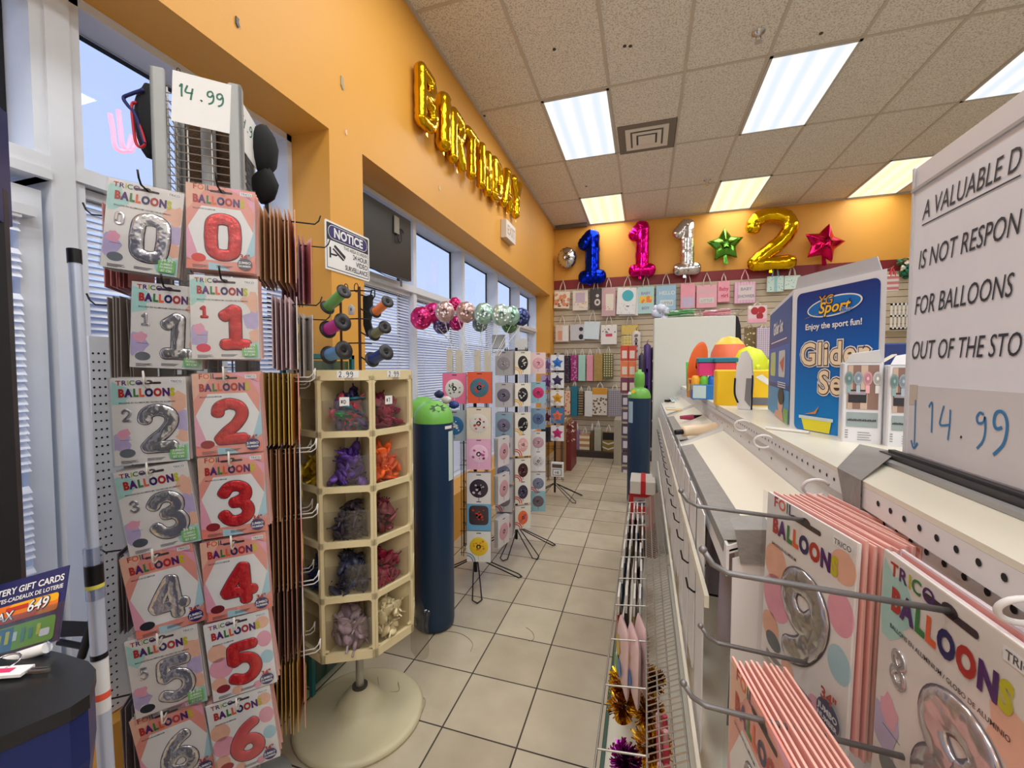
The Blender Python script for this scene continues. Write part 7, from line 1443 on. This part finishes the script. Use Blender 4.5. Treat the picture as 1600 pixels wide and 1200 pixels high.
# gift card stand on the kiosk
c00 = dep(0.62, 92, 1000); c01 = dep(0.66, 70, 894); cL = dep(0.62, 0, 1047)
u = (c00-cL); u[2] = u[2]*0.55; u /= np.linalg.norm(u); v = c01-c00; v -= u*np.dot(v, u); hv = np.linalg.norm(v); v /= hv
fc = Fr(c00-u*0.19, u, v); o = thing('gift_card_stand', 'clear stand holding a navy lottery gift card sheet on the kiosk', 'card stand', (0, 0, 0))
wv = 0.19
s = MB(); s.fbox(fc, 0.0, 0.0, -0.001, wv, hv, 0.001, C(36, 40, 96, 0.35)); s.build('card_sheet', o)
s = MB(); s.text(fc, 'LOTTERY GIFT CARDS', 0.0132, wv-0.004, hv-0.020, 0.0016, PAPER, 0.025, 'r'); s.text(fc, 'CARTES-CADEAUX DE LOTERIE', 0.0085, wv-0.004, hv-0.031, 0.0016, PAPER, 0.02, 'r'); s.build('heading_lettering', o)
s = MB(); s.rrect(fc, 0.02, hv*0.42, wv-0.008, hv-0.036, 0.005, 0.002, C(236, 120, 40)); s.rrect(fc, wv*0.55, hv*0.55, wv-0.008, hv-0.036, 0.005, 0.0023, C(244, 176, 30)); s.rect(fc, 0.02, hv*0.42, wv-0.04, hv*0.50, 0.0026, C(214, 70, 50)); s.text(fc, '649', 0.022, wv-0.056, hv*0.49, 0.0032, C(30, 30, 60), 0.06, 'l', 1, 0.2); s.text(fc, '649', 0.022, wv-0.056, hv*0.49, 0.0036, PAPER, 0.015, 'l', 1, 0.2); s.text(fc, 'MAX', 0.018, wv-0.115, hv*0.45, 0.0032, C(40, 40, 90), 0.06); s.text(fc, 'MAX', 0.018, wv-0.115, hv*0.45, 0.0036, PAPER, 0.015); s.rect(fc, wv-0.09, hv-0.046, wv-0.055, hv-0.040, 0.003, C(196, 50, 40)); s.build('orange_gift_card', o)
s = MB(); s.rrect(fc, 0.02, 0.004, wv-0.008, hv*0.36, 0.005, 0.002, C(110, 180, 80)); s.rect(fc, 0.02, 0.004, wv*0.62, hv*0.34, 0.0023, C(30, 130, 170))
for k in range(6): s.rect(fc, wv*0.5+0.012*k, 0.012+0.002*(k % 3), wv*0.5+0.006+0.012*k, 0.028+0.003*(k % 2), 0.003, C(*random.choice(((206, 214, 90), (60, 150, 140), (220, 236, 220)))))
s.rrect(fc, wv-0.03, 0.012, wv-0.014, 0.022, 0.003, 0.003, PAPER); s.build('green_gift_card', o)
s = MB(); s.fbox(fc, -0.0, -0.002, 0.004, wv+0.006, hv*0.5, 0.0055, clear('acrylic_clear', (236, 240, 246), 0.1)); s.build('clear_pocket', o)
s = MB(); e0, e1 = fc.p(wv*0.35, -0.010, 0.004), fc.p(wv-0.012, -0.006, 0.004); s.cyl(e0, e1, 0.0075, PAPER, 12); s.build('white_roll', o, label='white rolled strip along the stand foot'); s = MB(); s.tube([e1+np.array((0.006*math.cos(a_), 0.0, 0.011*math.sin(a_))) for a_ in [2*PI*j/14 for j in range(14)]], 0.0014, clear('acrylic_clear'), 6, True); s.build('clear_ring', o)
q = at('z', KZ+0.004, 15, 1052); o = thing('key_tag', 'white tag with a pink band and a ring lying on the kiosk top', 'tag', tuple(q), 0.42)
s = MB(); s.box((-0.10, -0.010, 0.0), (0.022, 0.010, 0.004), PAPER); s.build('tag_strip', o); s = MB(); s.box((-0.08, -0.004, 0.0042), (0.004, 0.004, 0.005), C(222, 60, 110)); s.build('pink_band', o)
s = MB(); s.tube([(-0.02+0.016*math.cos(a_), 0.016+0.012*math.sin(a_), 0.006+0.004*math.sin(a_)) for a_ in [2*PI*j/16 for j in range(16)]], 0.0014, CHR, 6, True); s.build('ring', o)
s = MB(); s.box((0.022, -0.004, 0.0), (0.05, 0.0, 0.003), CHR); s.box((0.022, 0.002, 0.0), (0.044, 0.005, 0.003), CHR); s.build('metal_key', o)
# telescoping pole
pt = dep(0.95, 116, 398); pb_ = dep(0.95, 166, 1200); d = pb_-pt; d /= np.linalg.norm(d); bot_ = pb_+d*((pb_[2])/-d[2])
o = thing('telescoping_pole', 'pale aluminium telescoping pole leaning by the spinner tower', 'pole', (0, 0, 0))
AL = M('pole_aluminium', (206, 214, 232), 0.35, 0.35)
s = MB(); s.cyl(pt+d*0.015, pt+d*0.95, 0.0115, AL, 20); s.build('upper_tube', o); s = MB(); s.cyl(pt+d*0.72, bot_+np.array((0, 0, 0.0)), 0.0145, AL, 20); s.build('lower_tube', o)
s = MB(); s.cyl(pt-d*0.012, pt+d*0.02, 0.0128, BLKW, 18); s.build('black_cap', o)
def at_py(py_): 
    f_ = (py_-398)/(1200-398); return pt+(pb_-pt)*f_
s = MB(); s.cyl(at_py(882), at_py(912), 0.0165, BLKW, 18); s.build('black_clamp', o); s = MB(); s.cyl(at_py(912), at_py(918), 0.0166, C(226, 216, 90), 18); s.build('yellow_ring', o)
s = MB(); s.cyl(at_py(1020), at_py(1028), 0.0152, BLKW, 18); s.build('black_ring', o); s = MB(); s.cyl(at_py(1030), at_py(1110), 0.0151, PAPER, 18); s.build('paper_label', o); s = MB(); s.cyl(at_py(1080), at_py(1090), 0.0156, C(246, 96, 70), 18); s.build('orange_mark', o)
s = MB(); s.cyl(at_py(855), at_py(935), 0.0162, clear('pole_film', (230, 236, 246), 0.25), 16); s.build('film_wrap', o)
# white pegboard panel standing behind the pole
PGW = M('peg_panel_white', (240, 244, 250), 0.4)
o = thing('pegboard_panel', 'plain white perforated panel standing on the sill behind the pole', 'panel', (-1.60, 1.13, 0.405), -PI/2+PI+0.0)
o.rotation_euler = (0, 0, PI/2)
s = MB(); s.box((-0.30, 0.0, 0.0), (0.14, 0.02, 1.19), PGW); s.build('panel_board', o)
s = MB()
for j in range(44):
    for i in range(3): s.disc(Fr((-0.292, 0, 0.02), (1, 0, 0), (0, 0, 1)), 0.0+0.014*i, 0.026*j, 0.0032, 0.0032, 0.0006, HOLE, 8)
    if j % 1 == 0:
        for i in range(2): s.disc(Fr((-0.20, 0, 0.02), (1, 0, 0), (0, 0, 1)), 0.0+0.014*i, 0.026*j, 0.0032, 0.0032, 0.0006, HOLE, 8)
s.build('peg_holes', o)
# folded black stand leaning under the window
o = thing('folding_stand', 'black folding stand leaning behind the kiosk below the blind', 'stand', (0, 0, 0)); k = 1.25
s = MB(); s.prism(Fr(dep(k, 93, 985), ray(140, 983)-ray(93, 985), (0, 0, 1)), [(0.0, -0.02), (1.45, -0.02), (1.4, 0.022), (0.1, 0.03)], 0, 0.012, BLKW); s.build('tray', o)
s = MB(); s.cyl(dep(k, 145, 968), dep(k, 127, 1028), 0.011, BLKW, 10); s.build('leg', o); s = MB(); s.cyl(dep(k, 92, 1003), dep(k, 130, 1010), 0.009, BLKW, 10); s.build('cross_bar', o)
s = MB(); s.cyl(dep(k, 127, 1028), dep(k*1.02, 80, 1290), 0.008, WHW, 10); s.build('white_leg', o)
# loose strings on the floor
for pts, lb in (([(690, 985), (720, 990), (738, 1004), (735, 1018)], 'loose thin string lying on the tiles in front of the helium tank'), ([(648, 1088), (664, 1092), (660, 1112), (646, 1130), (650, 1100)], 'loop of loose string on the tiles beside the cream pedestal'), ([(822, 980), (832, 988), (834, 998), (826, 1002)], 'short curl of string in the middle of the aisle'), ([(590, 1058), (596, 1078), (622, 1080), (622, 1066)], 'dark string looped over the cream pedestal edge')):
    s = MB(); zz = 0.032 if 'pedestal edge' in lb else 0.002; s.tube([at('z', zz, *p) for p in pts], 0.0012, C(150, 130, 96), 5, False, True); s.build('loose_string', label=lb, cat='string')
for px_, py_, z_ in ((757, 181, 0), (866, 77, 0), (985, 72, 0), (976, 72, 0), (1283, 52, 0), (916, 291, 0)):
    q = at('z', CEIL-0.001, px_, py_); s = MB(); s.cyl((q[0], q[1], CEIL-0.004), (q[0], q[1], CEIL), 0.014, C(60, 50, 40), 8); s.build('ceiling_speck', label='small dark specks stuck on the ceiling tiles', cat='speck', group='dark specks on the ceiling')
